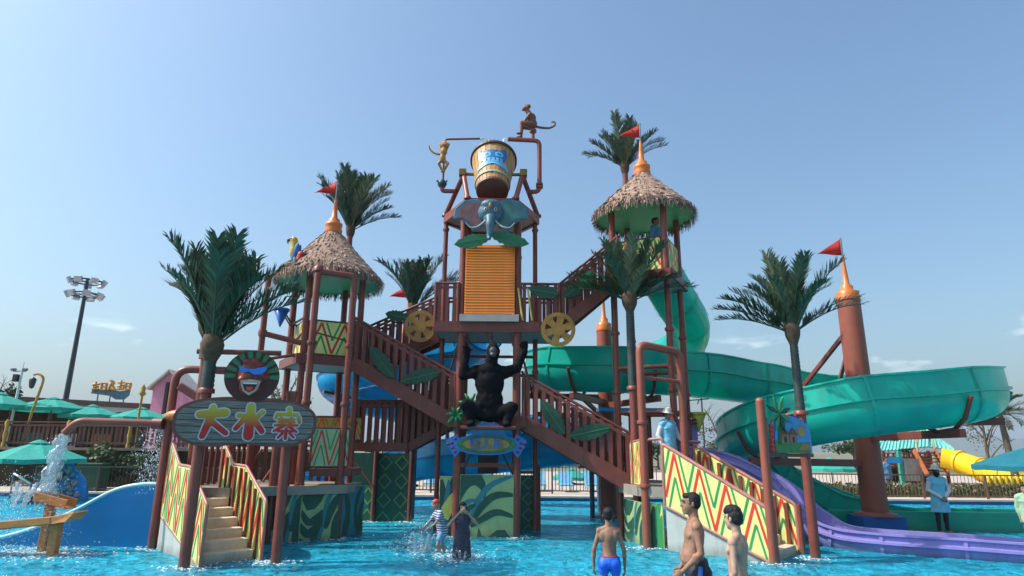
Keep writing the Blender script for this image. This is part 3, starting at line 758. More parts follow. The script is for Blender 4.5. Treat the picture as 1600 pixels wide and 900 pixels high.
for k in range(14):
    x = p0.x + (p1.x - p0.x) * k / 13
    MB().box((x, 39.95, 1.55), (.12, .05, .75)).build('picket', BROWN, t)
MB().box(((p0.x + p1.x) / 2, 39.93, 1.95), (p1.x - p0.x, .07, .07)).build('rail', BROWN, t)
for a, b in (((1428, 703), (1449, 742)), ((1459, 703), (1481, 738))): MB().beam(q_(*a, 39.6), q_(*b, 38.6), .12, .26).build('stringer', pm('orange_brown', (.42, .13, .05), .5, .15, 4.0), t)
for k in range(7):
    a, b = q_(1430 + k * 3, 708 + k * 5, 39.5 - k * .13), q_(1461 + k * 3, 706 + k * 5, 39.5 - k * .13); MB().beam(a, b, .25, .05).build('tread', WOODF, t)
for a in (1432, 1459):
    p = q_(a, 702, 39.7); h = q_(a, 663, 39.7).z
    MB().tube(bend([(p.x + .1, p.y, .9), (p.x, p.y, h), (p.x + .55, p.y, h), (p.x + .75, p.y, h - .5)], .3), .05, 8).build('shower_pipe', pm('beige_pipe', (.5, .38, .22), .5, .1, 4.0), t)
p = q_(1404, 705, 39.4); MB().box((p.x, p.y, 1.1), (.22, .22, 2.0)).build('post', pm('teal_post', (.03, .28, .2), .5, .15, 4.0), t)
p = q_(1395, 712, 39.2); MB().box((p.x, p.y, 1.55), (.9, .1, .35)).build('name_board', BLUES, t)
MB().box((p.x + 1.1, p.y, 1.0), (1.0, .2, 1.3)).build('panel', GREYM, t)
t = thing('yellow_tube_slide', 'yellow enclosed tube slide running down from the playhouse', 'slide', q_(1480, 720, 38.5))
YEL = pm('yellow_fibreglass', (0.80, 0.56, 0.015), .3, .06, 2.0, transl=.15)
pts = cr([q_(1470, 716, 39), q_(1500, 722, 38.4), q_(1535, 734, 37), q_(1570, 742, 35.6), q_(1610, 744, 34.5), q_(1680, 750, 33)], 6)
for k in range(5): MB().tube(pts[k * 6:k * 6 + 7], .62, 16, False).build('tube_section', YEL, t)
for k in range(1, 5): MB().tube([pts[k * 6] - (pts[k * 6 + 1] - pts[k * 6]).normalized() * .06, pts[k * 6] + (pts[k * 6 + 1] - pts[k * 6]).normalized() * .06], .7, 16).build('joint_flange', YEL, t)
for k in (12, 20): MB().tube([(pts[k].x, pts[k].y, .1), pts[k]], .1, 8).build('leg', BROWN, t)
for k in range(9):
    p = P(1546 + k * 9, 767, 28.9)
    t = thing('swim_float', 'yellow foam swim float standing in the row behind the hedge, %s from the left' % words[k], 'float', (p.x, 28.9, .16), 'yellow swim floats')
    MB().tube([(p.x, 28.9, .25), (p.x, 28.9, .4), (p.x + .02, 28.9, .95), (p.x + .02, 28.9, 1.05)], [.07, .12, .12, .06], 10).build('body', YEL, t)
    MB().lathe([(.02, 0), (.05, .03), (.02, .06)], (p.x + .02, 28.9, 1.04), 8).build('cap', YEL, t)
    MB().box((p.x, 28.9, .21), (.2, .5, .09)).build('foot', YEL, t)
# thin far lamp pole
p = P(1097, 640, 38)
t = thing('thin_pole', 'thin dark pole behind the yellow cone bucket', 'pole', (p.x, 38, .16))
MB().tube([(p.x, 38, .16), (p.x, 38, P(1095, 612, 38).z)], .05, 6).build('pole', DARKM, t)
MB().lathe([(.12, 0), (.1, .1), (.02, .14)], (p.x, 38, .16), 8).build('foot', DARKM, t)

# ================================================================== PLAY STRUCTURE
def corners(c, deg, s):
    a = R(deg); e1 = V((math.cos(a), math.sin(a), 0)); e2 = V((-e1.y, e1.x, 0)); c = V((c[0], c[1], 0)); h = s / 2
    return dict(FL=c - e1 * h - e2 * h, FR=c + e1 * h - e2 * h, BL=c - e1 * h + e2 * h, BR=c + e1 * h + e2 * h, e1=e1, e2=e2, c=c)
def post(t, xy, z0, z1, r=.085, mat=BROWN, collars=(), name='post'):
    o = MB().tube([(xy[0], xy[1], z0), (xy[0], xy[1], z1)], r, 12).build(name, mat, t)
    for z in collars: MB().lathe([(r * 1.35, -.04), (r * 1.45, 0), (r * 1.35, .04)], (xy[0], xy[1], z), 12).build('collar', mat, o)
    return o
def lerp_prof(pr, s):
    for (s0, z0), (s1, z1) in zip(pr, pr[1:]):
        if s <= s1 + 1e-9: return z0 + (z1 - z0) * (s - s0) / (s1 - s0)
    return pr[-1][1]
def zig_panel(t, p0, p1, top, bot, n, th=.035, rail=PINKRAIL, rail_r=.03, green_off=.2, lab=None, board=YELLOWP, w=.16, phase=0.0):
    """flat panel standing on the plan line p0-p1, top and bottom profiles over 0..1, zigzag stripes on both faces, tube rail round the edge"""
    p0, p1 = V((p0[0], p0[1], 0)), V((p1[0], p1[1], 0)); L = (p1 - p0).length; ex = (p1 - p0) / L; nn = ex.cross(ZH)
    ss = sorted(set([s for s, _ in top] + [s for s, _ in bot] + [0, 1]))
    poly = [(s * L, lerp_prof(bot, s)) for s in ss] + [(s * L, lerp_prof(top, s)) for s in reversed(ss)]
    o = MB().plate(poly, p0 - nn * th / 2, ex, ZH, th).build('panel', board, t)
    if lab: o['label'] = lab
    def stripes(mat, dt, wd, name, t0=.03, t1=.97, grow=.005):
        for k in range(-1, 2 * n + 1):
            sa, sb = (k + phase) / (2 * n), (k + 1 + phase) / (2 * n)
            ta, tb = (t0 + dt, t1 + dt) if k % 2 == 0 else (t1 + dt, t0 + dt)
            hw = wd / (2 * n) / 2; lim0, lim1 = .02, .98
            f0, f1 = 0.0, 1.0        # clip the leg to the panel
            fa, fb = (lim0 - ta) / (tb - ta), (lim1 - ta) / (tb - ta)
            f0, f1 = max(0.0, min(fa, fb)), min(1.0, max(fa, fb))
            fs0, fs1 = (.004 + hw - sa) / (sb - sa), (.996 - hw - sa) / (sb - sa)
            f0, f1 = max(f0, fs0), min(f1, fs1)
            if f1 - f0 < .06: continue
            def pt(s, v):
                b, tp = lerp_prof(bot, s), lerp_prof(top, s); return (s * L, b + (tp - b) * v)
            m = 6; le, ri = [], []
            for q in range(m + 1):
                f = f0 + (f1 - f0) * q / m; sc, v = sa + (sb - sa) * f, ta + (tb - ta) * f
                le.append(pt(sc - hw, v)); ri.append(pt(sc + hw, v))
            MB().plate(ri + le[::-1], p0 - nn * (th / 2 + grow + .0004 * (k % 2)), ex, ZH, th + 2 * grow + .0008 * (k % 2)).build(name, mat, o)
    stripes(REDS, 0, w, 'red_stripe')
    stripes(GREENS, .40, w * .85, 'green_stripe', .03, .97, .004)
    stripes(GREENS, -.40, w * .85, 'green_stripe', .03, .97, .003)
    if rail:
        path = [p0 + ex * (s * L) + ZH * (lerp_prof(top, s) + .02) for s in [x for x, _ in top]]
        full = [p0 + ZH * bot[0][1]] + path + [p1 + ZH * bot[-1][1]]
        MB().tube(bend(full, .08, 4), rail_r, 8).build('edge_rail', rail, t)
        bp = [p0 + ex * (s * L) + ZH * (z - .01) for s, z in bot]
        MB().tube(bp, rail_r * .85, 8).build('bottom_rail', rail, t)
    return o
BOARD = {}
def railing(t, p0, p1, h=.95, pitch=.19, w=.1, mat=BROWN2, low=-.05, name='baluster', top_r=.035):
    p0, p1 = V(p0), V(p1); d = p1 - p0; L = V((d.x, d.y, 0)).length; ex = V((d.x, d.y, 0)).normalized()
    key = (round(h, 2), w, mat.name, low)
    if key not in BOARD:
        BOARD[key] = MB().box((0, 0, (h + low) / 2), (w, .03, h - low)).mesh('baluster', mat)
    ang = math.atan2(ex.y, ex.x); k = max(1, int(L / pitch))
    for i in range(k):
        piece(name, BOARD[key], t, p0 + d * ((i + .5) / k) + V((0, 0, 0)), (0, 0, ang))
    MB().tube([p0 + ZH * (h + .03), p1 + ZH * (h + .03)], top_r, 8).build('top_rail', mat, t)
    MB().beam(p0 + ZH * (h - .08), p1 + ZH * (h - .08), .045, .06).build('rail', mat, t)
    for p in (p0, p1): MB().tube([p + ZH * (low - .1), p + ZH * (h + .05)], .045, 8).build('newel', mat, t)
def flight(t, p0, p1, side, width, n, h=.95, sd=.28, rails=(True, True), treadm=DECKM, mat=BROWN2, pitch=.19, w=.1):
    """open stair or ramp from p0 to p1 (walking line, near edge); side = unit vector to the far edge"""
    p0, p1, side = V(p0), V(p1), V(side)
    for k in (0, 1):
        o = side * width * k
        MB().beam(p0 + o - ZH * sd * .35, p1 + o - ZH * sd * .35, .07, sd).build('stringer', mat, t, .008)
        if rails[k]: railing(t, p0 + o + ZH * .02, p1 + o + ZH * .02, h, pitch, w, mat)
    d = p1 - p0; hd = V((d.x, d.y, 0)).normalized(); run = V((d.x, d.y, 0)).length / n
    for i in range(n):
        c = p0 + d * ((i + .5) / n) + side * width / 2
        a = math.atan2(hd.y, hd.x)
        MB().box(c, (run * 1.04, width - .1, .05), Matrix.Rotation(a, 3, 'Z')).build('tread', treadm, t)
        if abs(d.z) > .3:
            MB().box(c + hd * run * .5 * (1 if d.z > 0 else -1) - ZH * (0.02 if True else 0) , (.02, width - .12, abs(d.z) / n), Matrix.Rotation(a, 3, 'Z')).build('riser', SOFFIT, t)
def slab(t, pts, z, th=.14, mat=DECKM, edge=BROWN2, name='deck'):
    poly = [(p[0], p[1]) for p in pts]
    # frame with ex = X, ez = Y so that the front direction is +Z
    o = MB().plate(poly, (0, 0, z - th), XH, YH, th).build(name, mat, t)
    MB().plate(poly, (0, 0, z - th - .03), XH, YH, .025).build('soffit', SOFFIT, o)
    n = len(pts)
    for i in range(n):
        a, b = V((pts[i][0], pts[i][1], z - th / 2 - .01)), V((pts[(i + 1) % n][0], pts[(i + 1) % n][1], z - th / 2 - .01))
        MB().beam(a, b, .07, th + .07).build('edge_beam', edge, o)
    return o
MURALS = {
 'radial': [[(.20, .33), (.32, .62), (.58, .86), (1.0, .99), .045, 1], [(.22, .33), (.40, .56), (.66, .72), (1.02, .73), .055, 0], [(.22, .31), (.45, .42), (.7, .5), (1.02, .44), .05, 0],
            [(.02, .42), (.06, .56), (.16, .64), (.30, .66), .035, 1], [(.10, .32), (.12, .46), (.18, .55), (.30, .60), .04, 0], [(.02, .2), (.06, .3), (.14, .3), (.2, .2), .04, 0]],
 'wave': [[(-.02, .72), (.2, .52), (.42, .58), (.56, .70), .05, 0], [(-.02, .50), (.2, .34), (.44, .44), (.56, .66), .06, 0], [(.0, .26), (.25, .12), (.42, .3), (.52, .56), .06, 0],
          [(.3, .0), (.46, .1), (.52, .3), (.62, .5), .03, 1], [(.62, .12), (.9, .2), (.94, .5), (1.02, .7), .07, 0], [(.66, .4), (.72, .62), (.84, .8), (1.02, .96), .06, 0], [(.6, .5), (.62, .72), (.7, .9), (.8, 1.02), .03, 1]],
 'flame': [[(.5, .0), (.2, .25), (.3, .6), (.1, .95), .07, 0], [(.55, .0), (.8, .3), (.55, .6), (.85, 1.0), .07, 0], [(.3, .05), (.5, .35), (.45, .6), (.55, .95), .05, 1], [(.9, .05), (.95, .3), (.8, .5), (.98, .8), .06, 0]]}
def mural(t, o, ex, W, H, seed, base=MGREEN, name='mural_panel', lights=(DGREEN, MTEAL), top_dark=True, style=None):
    """painted panel of flowing leaves: the swirls are flat painted shapes proud of the board"""
    o, ex = V(o), V(ex).normalized(); nn = ex.cross(ZH)
    style = style or ('radial', 'wave', 'flame')[seed % 3]
    pb = MB().plate([(0, 0), (W, 0), (W, H), (0, H)], o - nn * .04, ex, ZH, .04).build(name, base, t)
    clip = (.012, W - .012, .012, H - .012)
    for k, q in enumerate(MURALS[style]):
        pts = cr([(u * W, v * H, 0) for u, v in q[:4]], 7); N = len(pts)
        ws = [q[4] * min(1.3, H) * 1.25 * (.12 + .88 * math.sin(PI * min(1, .03 + .94 * i / (N - 1))) ** .7) for i in range(N)]
        MB().ribbon([(p.x, p.y) for p in pts], ws, o, ex, ZH, .004 + .0007 * k, clip).build('swirl', lights[q[5]], pb)
    if top_dark and style != 'flame':
        pts = [(0, H * .62)] + [(W * f, H * (.62 + .24 * math.sin(f * PI * 1.9))) for f in (.06, .12, .2, .28, .36, .42)] + [(W * .46, H * .6), (W * .5, H * .76), (W * .47, H * .9), (W * .4, H), (0, H)]
        if style == 'wave': pts = [(0, H * .86), (W * .15, H * .7), (W * .35, H * .72), (W * .5, H * .84), (W * .6, H), (0, H)]
        MB().plate([(max(.01, min(W - .01, a)), min(H - .01, b)) for a, b in pts], o, ex, ZH, .002, .0015).build('dark_leaf', DGREEN, pb)
        pts = [(W * .3, 0), (W * .36, H * .3), (W * .42, H * .2), (W * .52, H * .17), (W * .7, H * .27), (W * .85, H * .27), (W, H * .12), (W, 0)]
        if style == 'wave': pts = [(0, 0), (0, H * .05), (W * .3, H * .02), (W * .55, H * .1), (W * .75, H * .07), (W, H * .3), (W, 0)]
        MB().plate([(max(.01, min(W - .01, a)), max(.01, b)) for a, b in pts], o, ex, ZH, .0025, .0015).build('dark_leaf', DGREEN, pb)
    return pb
def flag(parent, p, L=.62, h=.42, side=-1):
    p = V(p); g = MB(); N = 8; vs_ = []; fs_ = []
    for i in range(N + 1):
        f = i / N; x = p.x + side * L * f; hh = h * (1 - f)
        y = p.y + .04 * math.sin(f * 7) * f
        zc = p.z - f * h * .72
        vs_ += [(x, y, zc), (x, y, zc - hh * (1 - .0) if f < 1 else zc - .004)]
    # hoist edge vertical at the pole, lower edge nearly level
    vs_ = []
    for i in range(N + 1):
        f = i / N; x = p.x + side * L * f; y = p.y + .05 * math.sin(f * 6.5) * f
        vs_ += [(x, y, p.z - h * .93 * f), (x, y, p.z - h + .04 * f)]
    fs_ = [(2 * i, 2 * i + 2, 2 * i + 3, 2 * i + 1) for i in range(N)]
    g.add(vs_, fs_, True)
    o = g.build('flag', REDFLAG, parent)
    md = o.modifiers.new('thick', 'SOLIDIFY'); md.thickness = .008
    return o
def finial(parent, c, z, s=1.0, pole=1.0):
    f = MB().lathe([(.22 * s, 0), (.235 * s, .08 * s), (.2 * s, .16 * s), (.225 * s, .2 * s), (.225 * s, .27 * s), (.15 * s, .3 * s), (.15 * s, .38 * s), (.08 * s, .44 * s), (.06 * s, .7 * s), (.038 * s, .95 * s), (.03 * s, 1.0 * s)], (c[0], c[1], z), 16).build('finial', ORANGE, parent)
    MB().tube([(c[0], c[1], z + .95 * s), (c[0], c[1], z + .95 * s + pole * .62)], .022, 6).build('flag_pole', GREYM, parent)
    return z + .95 * s + pole * .6
def thatch_roof(t, c, z_eave, z_apex, rad, seed):
    rnd = random.Random(seed); c = V((c[0], c[1], 0)); H = z_apex - z_eave
    rf = MB().lathe([(rad * .97, z_eave), (rad * .8, z_eave + H * .19), (rad * .55, z_eave + H * .43), (.12, z_apex - .05)], c, 24).build('roof', ROOFU, t)
    rf.modifiers.new('thick', 'SOLIDIFY').thickness = .03
    MB().lathe([(rad * .985, z_eave + .035), (rad * .82, z_eave + H * .19 + .06), (rad * .57, z_eave + H * .43 + .07), (.1, z_apex + .02)], c, 24).build('thatch_base', THATCH, rf)
    ridge = MB()
    for k in range(6):
        a = 2 * PI * k / 6 + .3
        ridge.tube([c + V((.1 * math.cos(a), .1 * math.sin(a), z_apex - .12)), c + V((rad * .93 * math.cos(a), rad * .93 * math.sin(a), z_eave - .01))], .03, 6)
    ridge.build('rafters', BROWN2, rf)
    vs_, fs_ = [], []
    def prof(f):   # 0 apex .. 1 eave : slightly concave
        r = .1 + (rad - .1) * f; z = z_apex - H * (f ** .92); return r, z
    N = 17
    for row in range(N):
        f = (row + .4) / N; cnt = int(26 + 190 * f)
        for k in range(cnt):
            a = 2 * PI * (k + rnd.random()) / cnt; ff = max(.02, f + rnd.uniform(-.05, .03)); L = rnd.uniform(.13, .26)
            r0, z0 = prof(ff); r1, z1 = prof(min(1.0, ff + L / (rad * 1.25)))
            r1 = r1 + rnd.uniform(.0, .02); lift = rnd.uniform(.035, .085)
            if ff + L / (rad * 1.25) > 1.0: z1 = z_eave - rnd.uniform(.02, .17); r1 = rad * rnd.uniform(.975, 1.045)
            da = rnd.uniform(.008, .018) / max(.25, r1) * 1.0; tw = rnd.uniform(-.07, .07)
            def pt(r, z, aa): return c + V((r * math.cos(aa), r * math.sin(aa), z))
            o = len(vs_); zz = rnd.uniform(.0, .03)
            vs_ += [pt(r0, z0 + .02, a - da * 1.3), pt(r0, z0 + .02, a + da * 1.3), pt(r1 + lift * .35, z1 + lift * .8, a + da + tw / max(.5, r1)), pt(r1 + lift * .35, z1 + lift * .8 - zz, a - da + tw / max(.5, r1))]
            fs_.append((o, o + 1, o + 2, o + 3))
    for k in range(760):   # hanging fringe
        a = rnd.uniform(0, 2 * PI); r = rad * rnd.uniform(.95, 1.03); L = rnd.uniform(.08, .24); da = rnd.uniform(.006, .014); o = len(vs_); tw = rnd.uniform(-.05, .05)
        def pt(r, z, aa): return c + V((r * math.cos(aa), r * math.sin(aa), z))
        vs_ += [pt(r, z_eave + .06, a - da), pt(r, z_eave + .06, a + da), pt(r + .02, z_eave - L, a + da * .4 + tw), pt(r + .02, z_eave - L, a - da * .4 + tw)]
        fs_.append((o, o + 1, o + 2, o + 3))
    stuff(MB().add(vs_, fs_).build('thatch', THATCH, rf))
    zt = finial(rf, c, z_apex - .12, 1.05)
    flag(rf, (c.x, c.y, zt))
    return rf

# ---- left thatched tower
CL = corners((-4.97, 16.47), 33, 1.4)
TL = thing('thatched_tower', 'left hand play tower with a lower thatched cone roof and zigzag panel', 'play tower', (-4.97, 16.47, -.22))
for k, zt in (('FL', 6.75), ('FR', 6.75), ('BL', 6.7), ('BR', 8.3)): post(TL, CL[k], -.22, zt, .085, BROWN, (1.1, 4.05, 2.6))
ex = .16
dk = [CL['c'] + CL['e1'] * a * (.7 + ex) + CL['e2'] * b * (.7 + ex) for a, b in ((-1, -1), (1, -1), (1, 1), (-1, 1))]
slab(TL, dk, 4.2, .16)
zig_panel(TL, CL['FL'] + CL['e1'] * .1, CL['FR'] - CL['e1'] * .1, [(0, 5.1), (1, 5.12)], [(0, 4.28), (1, 4.28)], 2, rail=BROWN2, w=.2)
zig_panel(TL, CL['BL'] + CL['e1'] * .1 - CL['e2'] * .1, CL['FL'] + CL['e2'] * .1, [(0, 5.12), (1, 5.1)], [(0, 4.3), (1, 4.3)], 2, rail=BROWN2, w=.2)
for a, b in (('FL', 'BL'), ('BL', 'BR'), ('BR', 'FR')):
    MB().tube([CL[a] + ZH * 5.2, CL[b] + ZH * 5.2], .03, 8).build('guard_rail', BROWN2, TL)
    MB().tube([CL[a] + ZH * 6.45, CL[b] + ZH * 6.45], .05, 8).build('top_beam', BROWN, TL)
MB().tube([CL['FL'] + ZH * 6.45, CL['FR'] + ZH * 6.45], .05, 8).build('top_beam', BROWN, TL)
for a, b in (('FL', 'FR'), ('FL', 'BL')): MB().tube([CL[a] + ZH * 4.85, CL[b] + ZH * 4.62], .028, 8).build('brace', BROWN2, TL)
g_ = CL['FL'] + V((.1, -.12, 0)); MB().tube(bend([g_ + ZH * 5.2, g_ + ZH * 5.55, g_ + V((.18, 0, 5.6)), g_ + V((.18, 0, 5.2))], .06), .018, 6).build('grab_handle', DARKM, TL)
thatch_roof(TL, CL['c'], 6.35, 7.86, 1.42, 1)
# shower pipe frame beside it (front hoop and side pole)
PF = thing('pipe_hoop', 'brown pipe hoop standing in front of the left thatched tower', 'pipe frame', (-4.72, 14.69, -.22))
a, b = V((-4.72, 14.69, 0)), V((-3.94, 15.15, 0))
MB().tube(bend([a - ZH * .38, a + ZH * 6.15, b + ZH * 6.15, b - ZH * .38], .12), .082, 12).build('hoop', BROWN, PF)
for z in (1.2, 3.0, 4.4): MB().lathe([(.11, -.04), (.12, 0), (.11, .04)], a + ZH * z, 12).build('collar', BROWN, PF); MB().lathe([(.11, -.04), (.12, 0), (.11, .04)], b + ZH * z, 12).build('collar', BROWN, PF)
MB().lathe([(.12, 0), (.11, .1), (.04, .16)], a + ZH * 6.15, 12).build('cap', BROWN, PF)
SP = thing('pipe_hoop', 'slim brown side pole with cross pipes left of the thatched tower', 'pipe frame', (-6.2, 15.3, -.22))
p = V((-6.15, 15.3, 0)); q = CL['FL']
MB().tube([p - ZH * .38, p + ZH * 6.2], .075, 12).build('pole', BROWN, SP)
MB().tube([p + ZH * 4.72, q + ZH * 4.5], .07, 10).build('cross_pipe', BROWN, SP)
MB().tube([p + ZH * 4.05, q + ZH * 4.25], .04, 10).build('cross_pipe', BROWN, SP)
MB().lathe([(.1, -.08), (.11, 0), (.1, .08)], p + ZH * 4.72, 12).build('collar', BROWN, SP)

# ---- right thatched tower
CR_ = corners((3.61, 16.2), -28, 1.4)
TR = thing('thatched_tower', 'right hand play tower with the highest thatched cone roof', 'play tower', (3.61, 16.2, -.22))
for k, zt in (('FL', 8.65), ('FR', 8.65), ('BL', 10.0), ('BR', 8.6)): post(TR, CR_[k], -.22, zt, .085, BROWN, (1.2, 3.4, 4.9, 6.3))
dk = [CR_['c'] + CR_['e1'] * a * (.7 + ex) + CR_['e2'] * b * (.7 + ex) for a, b in ((-1, -1), (1, -1), (1, 1), (-1, 1))]
slab(TR, dk, 6.4, .16)
zig_panel(TR, CR_['FL'] + CR_['e1'] * .1, CR_['FR'] - CR_['e1'] * .1, [(0, 7.3), (1, 7.32)], [(0, 6.45), (1, 6.45)], 2, rail=BROWN2, w=.2)
zig_panel(TR, CR_['FR'] + CR_['e2'] * .1, CR_['BR'] - CR_['e2'] * .1, [(0, 7.32), (1, 7.32)], [(0, 6.45), (1, 6.45)], 2, rail=BROWN2, w=.2)
for a, b in (('FL', 'FR'), ('FR', 'BR'), ('FL', 'BL'), ('BL', 'BR')):
    MB().tube([CR_[a] + ZH * 8.3, CR_[b] + ZH * 8.3], .05, 8).build('top_beam', BROWN, TR)
    MB().tube([CR_[a] + ZH * 4.0, CR_[b] + ZH * 4.0], .055, 8).build('cross_beam', BROWN, TR)
    MB().tube([CR_[a] + ZH * 2.9, CR_[b] + ZH * 2.9], .05, 8).build('cross_beam', BROWN, TR)
thatch_roof(TR, CR_['c'], 8.2, 9.55, 1.38, 5)
UF = thing('pipe_hoop', 'red brown pipe hoop at the head of the zigzag stairs', 'pipe frame', (2.92, 14.21, -.22))
a, b = V((2.92, 14.21, 0)), V((3.98, 14.75, 0))
MB().tube(bend([a - ZH * .38, a + ZH * 4.35, b + ZH * 4.25, b - ZH * .38], .2), .09, 12).build('hoop', PYLON, UF)
for z in (1.25, 2.6): MB().lathe([(.12, -.04), (.13, 0), (.12, .04)], a + ZH * z, 12).build('collar', PYLON, UF)
MB().tube([a + ZH * 3.6, b + ZH * 3.55], .045, 8).build('cross_pipe', PYLON, UF)

# ---- central bucket tower
TC = thing('bucket_tower', 'tall central tower with orange slatted front below the tipping bucket', 'play tower', (-.57, 16.4, -.22))
FLc, FRc, BLc, BRc = (-1.28, 15.75), (.14, 15.75), (-1.28, 17.15), (.14, 17.15)
for xy in (FLc, FRc, BLc, BRc): post(TC, xy, -.22, 8.2, .1, BROWN, (2.5, 5.0, 7.3))
for xy in ((-1.88, 16.8), (.64, 16.8)): post(TC, xy, -.22, 8.35, .065, BROWN, (2.7, 4.0, 5.1, 8.0))
slab(TC, [(-1.95, 15.62), (1.25, 15.62), (1.25, 17.35), (-1.95, 17.35)], 5.1, .2)
slab(TC, [(-1.5, 15.6), (.35, 15.6), (.35, 17.35), (-1.5, 17.35)], 2.75, .2)
for x in (-1.2, -.57, .06): MB().beam((x, 15.65, 4.85), (x, 17.3, 4.85), .1, .16).build('joist', BROWN2, TC)
for z in (3.9, 4.4): MB().tube([(-1.88, 16.8, z), (.64, 16.8, z)], .04, 8).build('cross_pipe', BROWN2, TC)
MB().tube([(-1.88, 16.8, 3.1), (-1.28, 15.75, 4.8)], .03, 8).build('brace', BROWN, TC); MB().tube([(.64, 16.8, 3.1), (.14, 15.75, 4.8)], .03, 8).build('brace', BROWN, TC)
MB().box((-.57, 15.56, 5.2), (1.5, .16, .18)).build('sill', pm('pale_sill', (.42, .36, .33), .6, .1, 3.0), TC)
MB().box((-.57, 15.66, 6.2), (1.14, .02, 1.9)).build('backing', pm('dark_orange', (.35, .1, .03), .6, .15, 3.0), TC)
sl = MB().box((0, 0, 0), (1.28, .016, .08), Matrix.Rotation(R(-16), 3, 'X')).mesh('slat', SLATM)
for k in range(25): piece('slat', sl, TC, (-.57, 15.575, 5.36 + k * .073))
hexp = [(-1.2, 15.5), (.08, 15.5), (.72, 16.8), (.1, 17.7), (-1.2, 17.7), (-1.92, 16.8)]
for i in range(6):
    a, b = hexp[i], hexp[(i + 1) % 6]; MB().beam((*a, 8.3), (*b, 8.3), .1, .24).build('roof_beam', BROWN, TC, .01)
MB().plate([(p[0], p[1]) for p in hexp], (0, 0, 8.22), XH, YH, .03).build('roof_floor', BROWN2, TC)
for i in (0, 1): MB().beam((hexp[i][0], 15.5, 8.2), (-.57, 16.6, 8.2), .06, .1).build('roof_joist', BROWN2, TC)
PV = {-1: V((-1.36, 16.0, 9.32)), 1: V((.26, 16.0, 9.32))}
for s in (-1, 1):
    p = PV[s]; f = V((-1.2 if s < 0 else .08, 15.5, 8.42)); bk = V((-1.92 if s < 0 else .72, 16.8, 8.42))
    MB().tube([p, f], .07, 10).build('a_frame_leg', BROWN, TC); MB().tube([p, bk], .07, 10).build('a_frame_leg', BROWN, TC)
    for q in (f, bk): MB().lathe([(.1, 0), (.1, .06), (.07, .08)], q - ZH * .02, 10).build('foot_plate', BROWN, TC)
    MB().box(p + V((s * .03, 0, .05)), (.2, .24, .2)).build('bearing', pm('brass_bearing', (.22, .14, .04), .45, .2, 6.0, metal=.5), TC, .02)
railing(TC, (.22, 15.64, 5.12), (1.22, 15.64, 5.12), .98, .17, .09); railing(TC, (-1.95, 15.64, 5.12), (-1.38, 15.64, 5.12), .98, .17, .09)
railing(TC, (-1.9, 17.3, 5.12), (1.2, 17.3, 5.12), .98, .19, .09)
for x in (.28, .52): MB().tube([(x, 15.58, 5.15), (x - .12, 15.6, 6.0)], .03, 6).build('bamboo_rod', pm('bamboo', (.55, .38, .1), .5, .2, 6.0), TC)
# mural at its foot
mural(TC, (-1.2, 15.66, 0 - .3), XH, 1.28, 1.7, 11, style='radial')
mural(TC, (-1.72, 15.98, 0 - .3), V((.95, -.18, 0)), .42, 1.65, 4, style='flame')
w_ = [o for o in bpy.data.objects if o.parent == TC and o.name.startswith('mural_panel')]
g = MB()
for L, a0, cu, w0 in ((1.15, 1.9, -2.6, .1), (.8, 2.3, -3.0, .08), (.95, 1.3, -.7, .05), (.6, 2.6, -2.8, .07)):
    cl, ws = [], []; u, v, a = .25, .35, a0
    for i in range(16):
        f = i / 15; cl.append((u, v)); ws.append(w0 * math.sin(PI * min(1, .05 + .95 * f))); u += math.cos(a) * L / 16; v += math.sin(a) * L / 16; a += cu / 16
    g.ribbon(cl, ws, V((-1.72, 15.98, 0)), V((.95, -.18, 0)).normalized(), ZH, .012 + .001 * a0, (.01, .41, .02, 1.6))
g.build('yellow_swirl', MYEL, w_[-1])
MB().box((-.57, 15.72, 1.62), (1.3, .06, .1)).build('beam', BROWN2, TC)
MB().box((-.57, 16.6, 1.75), (.5, .5, .7)).build('plinth', pm('dark_plinth', (.08, .06, .06), .7, .2, 3.0), TC)
for s in (-1, 1): MB().tube([(-.57 + s * .35, 15.68, 1.95), (-.57 + s * .75, 15.72, 1.15)], .02, 6).build('brace', BLACK, TC)

# ---- stairs between the towers
t = thing('staircase', 'brown slatted staircase falling from the left thatched tower to the gorilla landing', 'staircase', (-2.6, 15.8, 2.75))
flight(t, (-4.05, 15.85, 4.2), (-1.4, 15.8, 2.75), YH, .85, 9, 1.0, .34)
t = thing('staircase', 'brown slatted staircase climbing from the left thatched tower to the top deck', 'staircase', (-2.7, 17.1, 4.2))
flight(t, (-4.0, 17.15, 4.2), (-1.95, 16.95, 5.1), YH, .75, 6, 1.0, .3)
t = thing('staircase', 'brown slatted staircase falling from the gorilla landing to the right', 'staircase', (1.4, 15.6, 1.3))
flight(t, (.32, 15.7, 2.75), (2.85, 15.2, 1.32), YH, .85, 9, 1.0, .36)
t = thing('staircase', 'pale bottomed staircase climbing from the top deck to the highest thatched tower', 'staircase', (2, 15.9, 5.1))
flight(t, (1.22, 15.66, 5.1), (2.75, 15.62, 6.4), YH, .95, 8, .98, .3)
a, b = V((1.22, 15.72, 4.99)), V((2.75, 15.68, 6.29))
MB().add([a, b, b + YH * .82, a + YH * .82], [(0, 3, 2, 1)]).build('soffit', SOFFIT, t).modifiers.new('thick', 'SOLIDIFY').thickness = .02
t = thing('footbridge', 'low brown slatted footbridge behind the crossing stairs', 'footbridge', (-3.4, 16.8, 2.1))
flight(t, (-4.15, 16.8, 2.1), (-2.65, 16.8, 2.1), YH, .75, 7, 1.05, .22, pitch=.17)
flight(t, (-2.65, 16.8, 2.1), (-1.45, 16.8, 2.75), YH, .75, 4, 1.05, .22, pitch=.17)

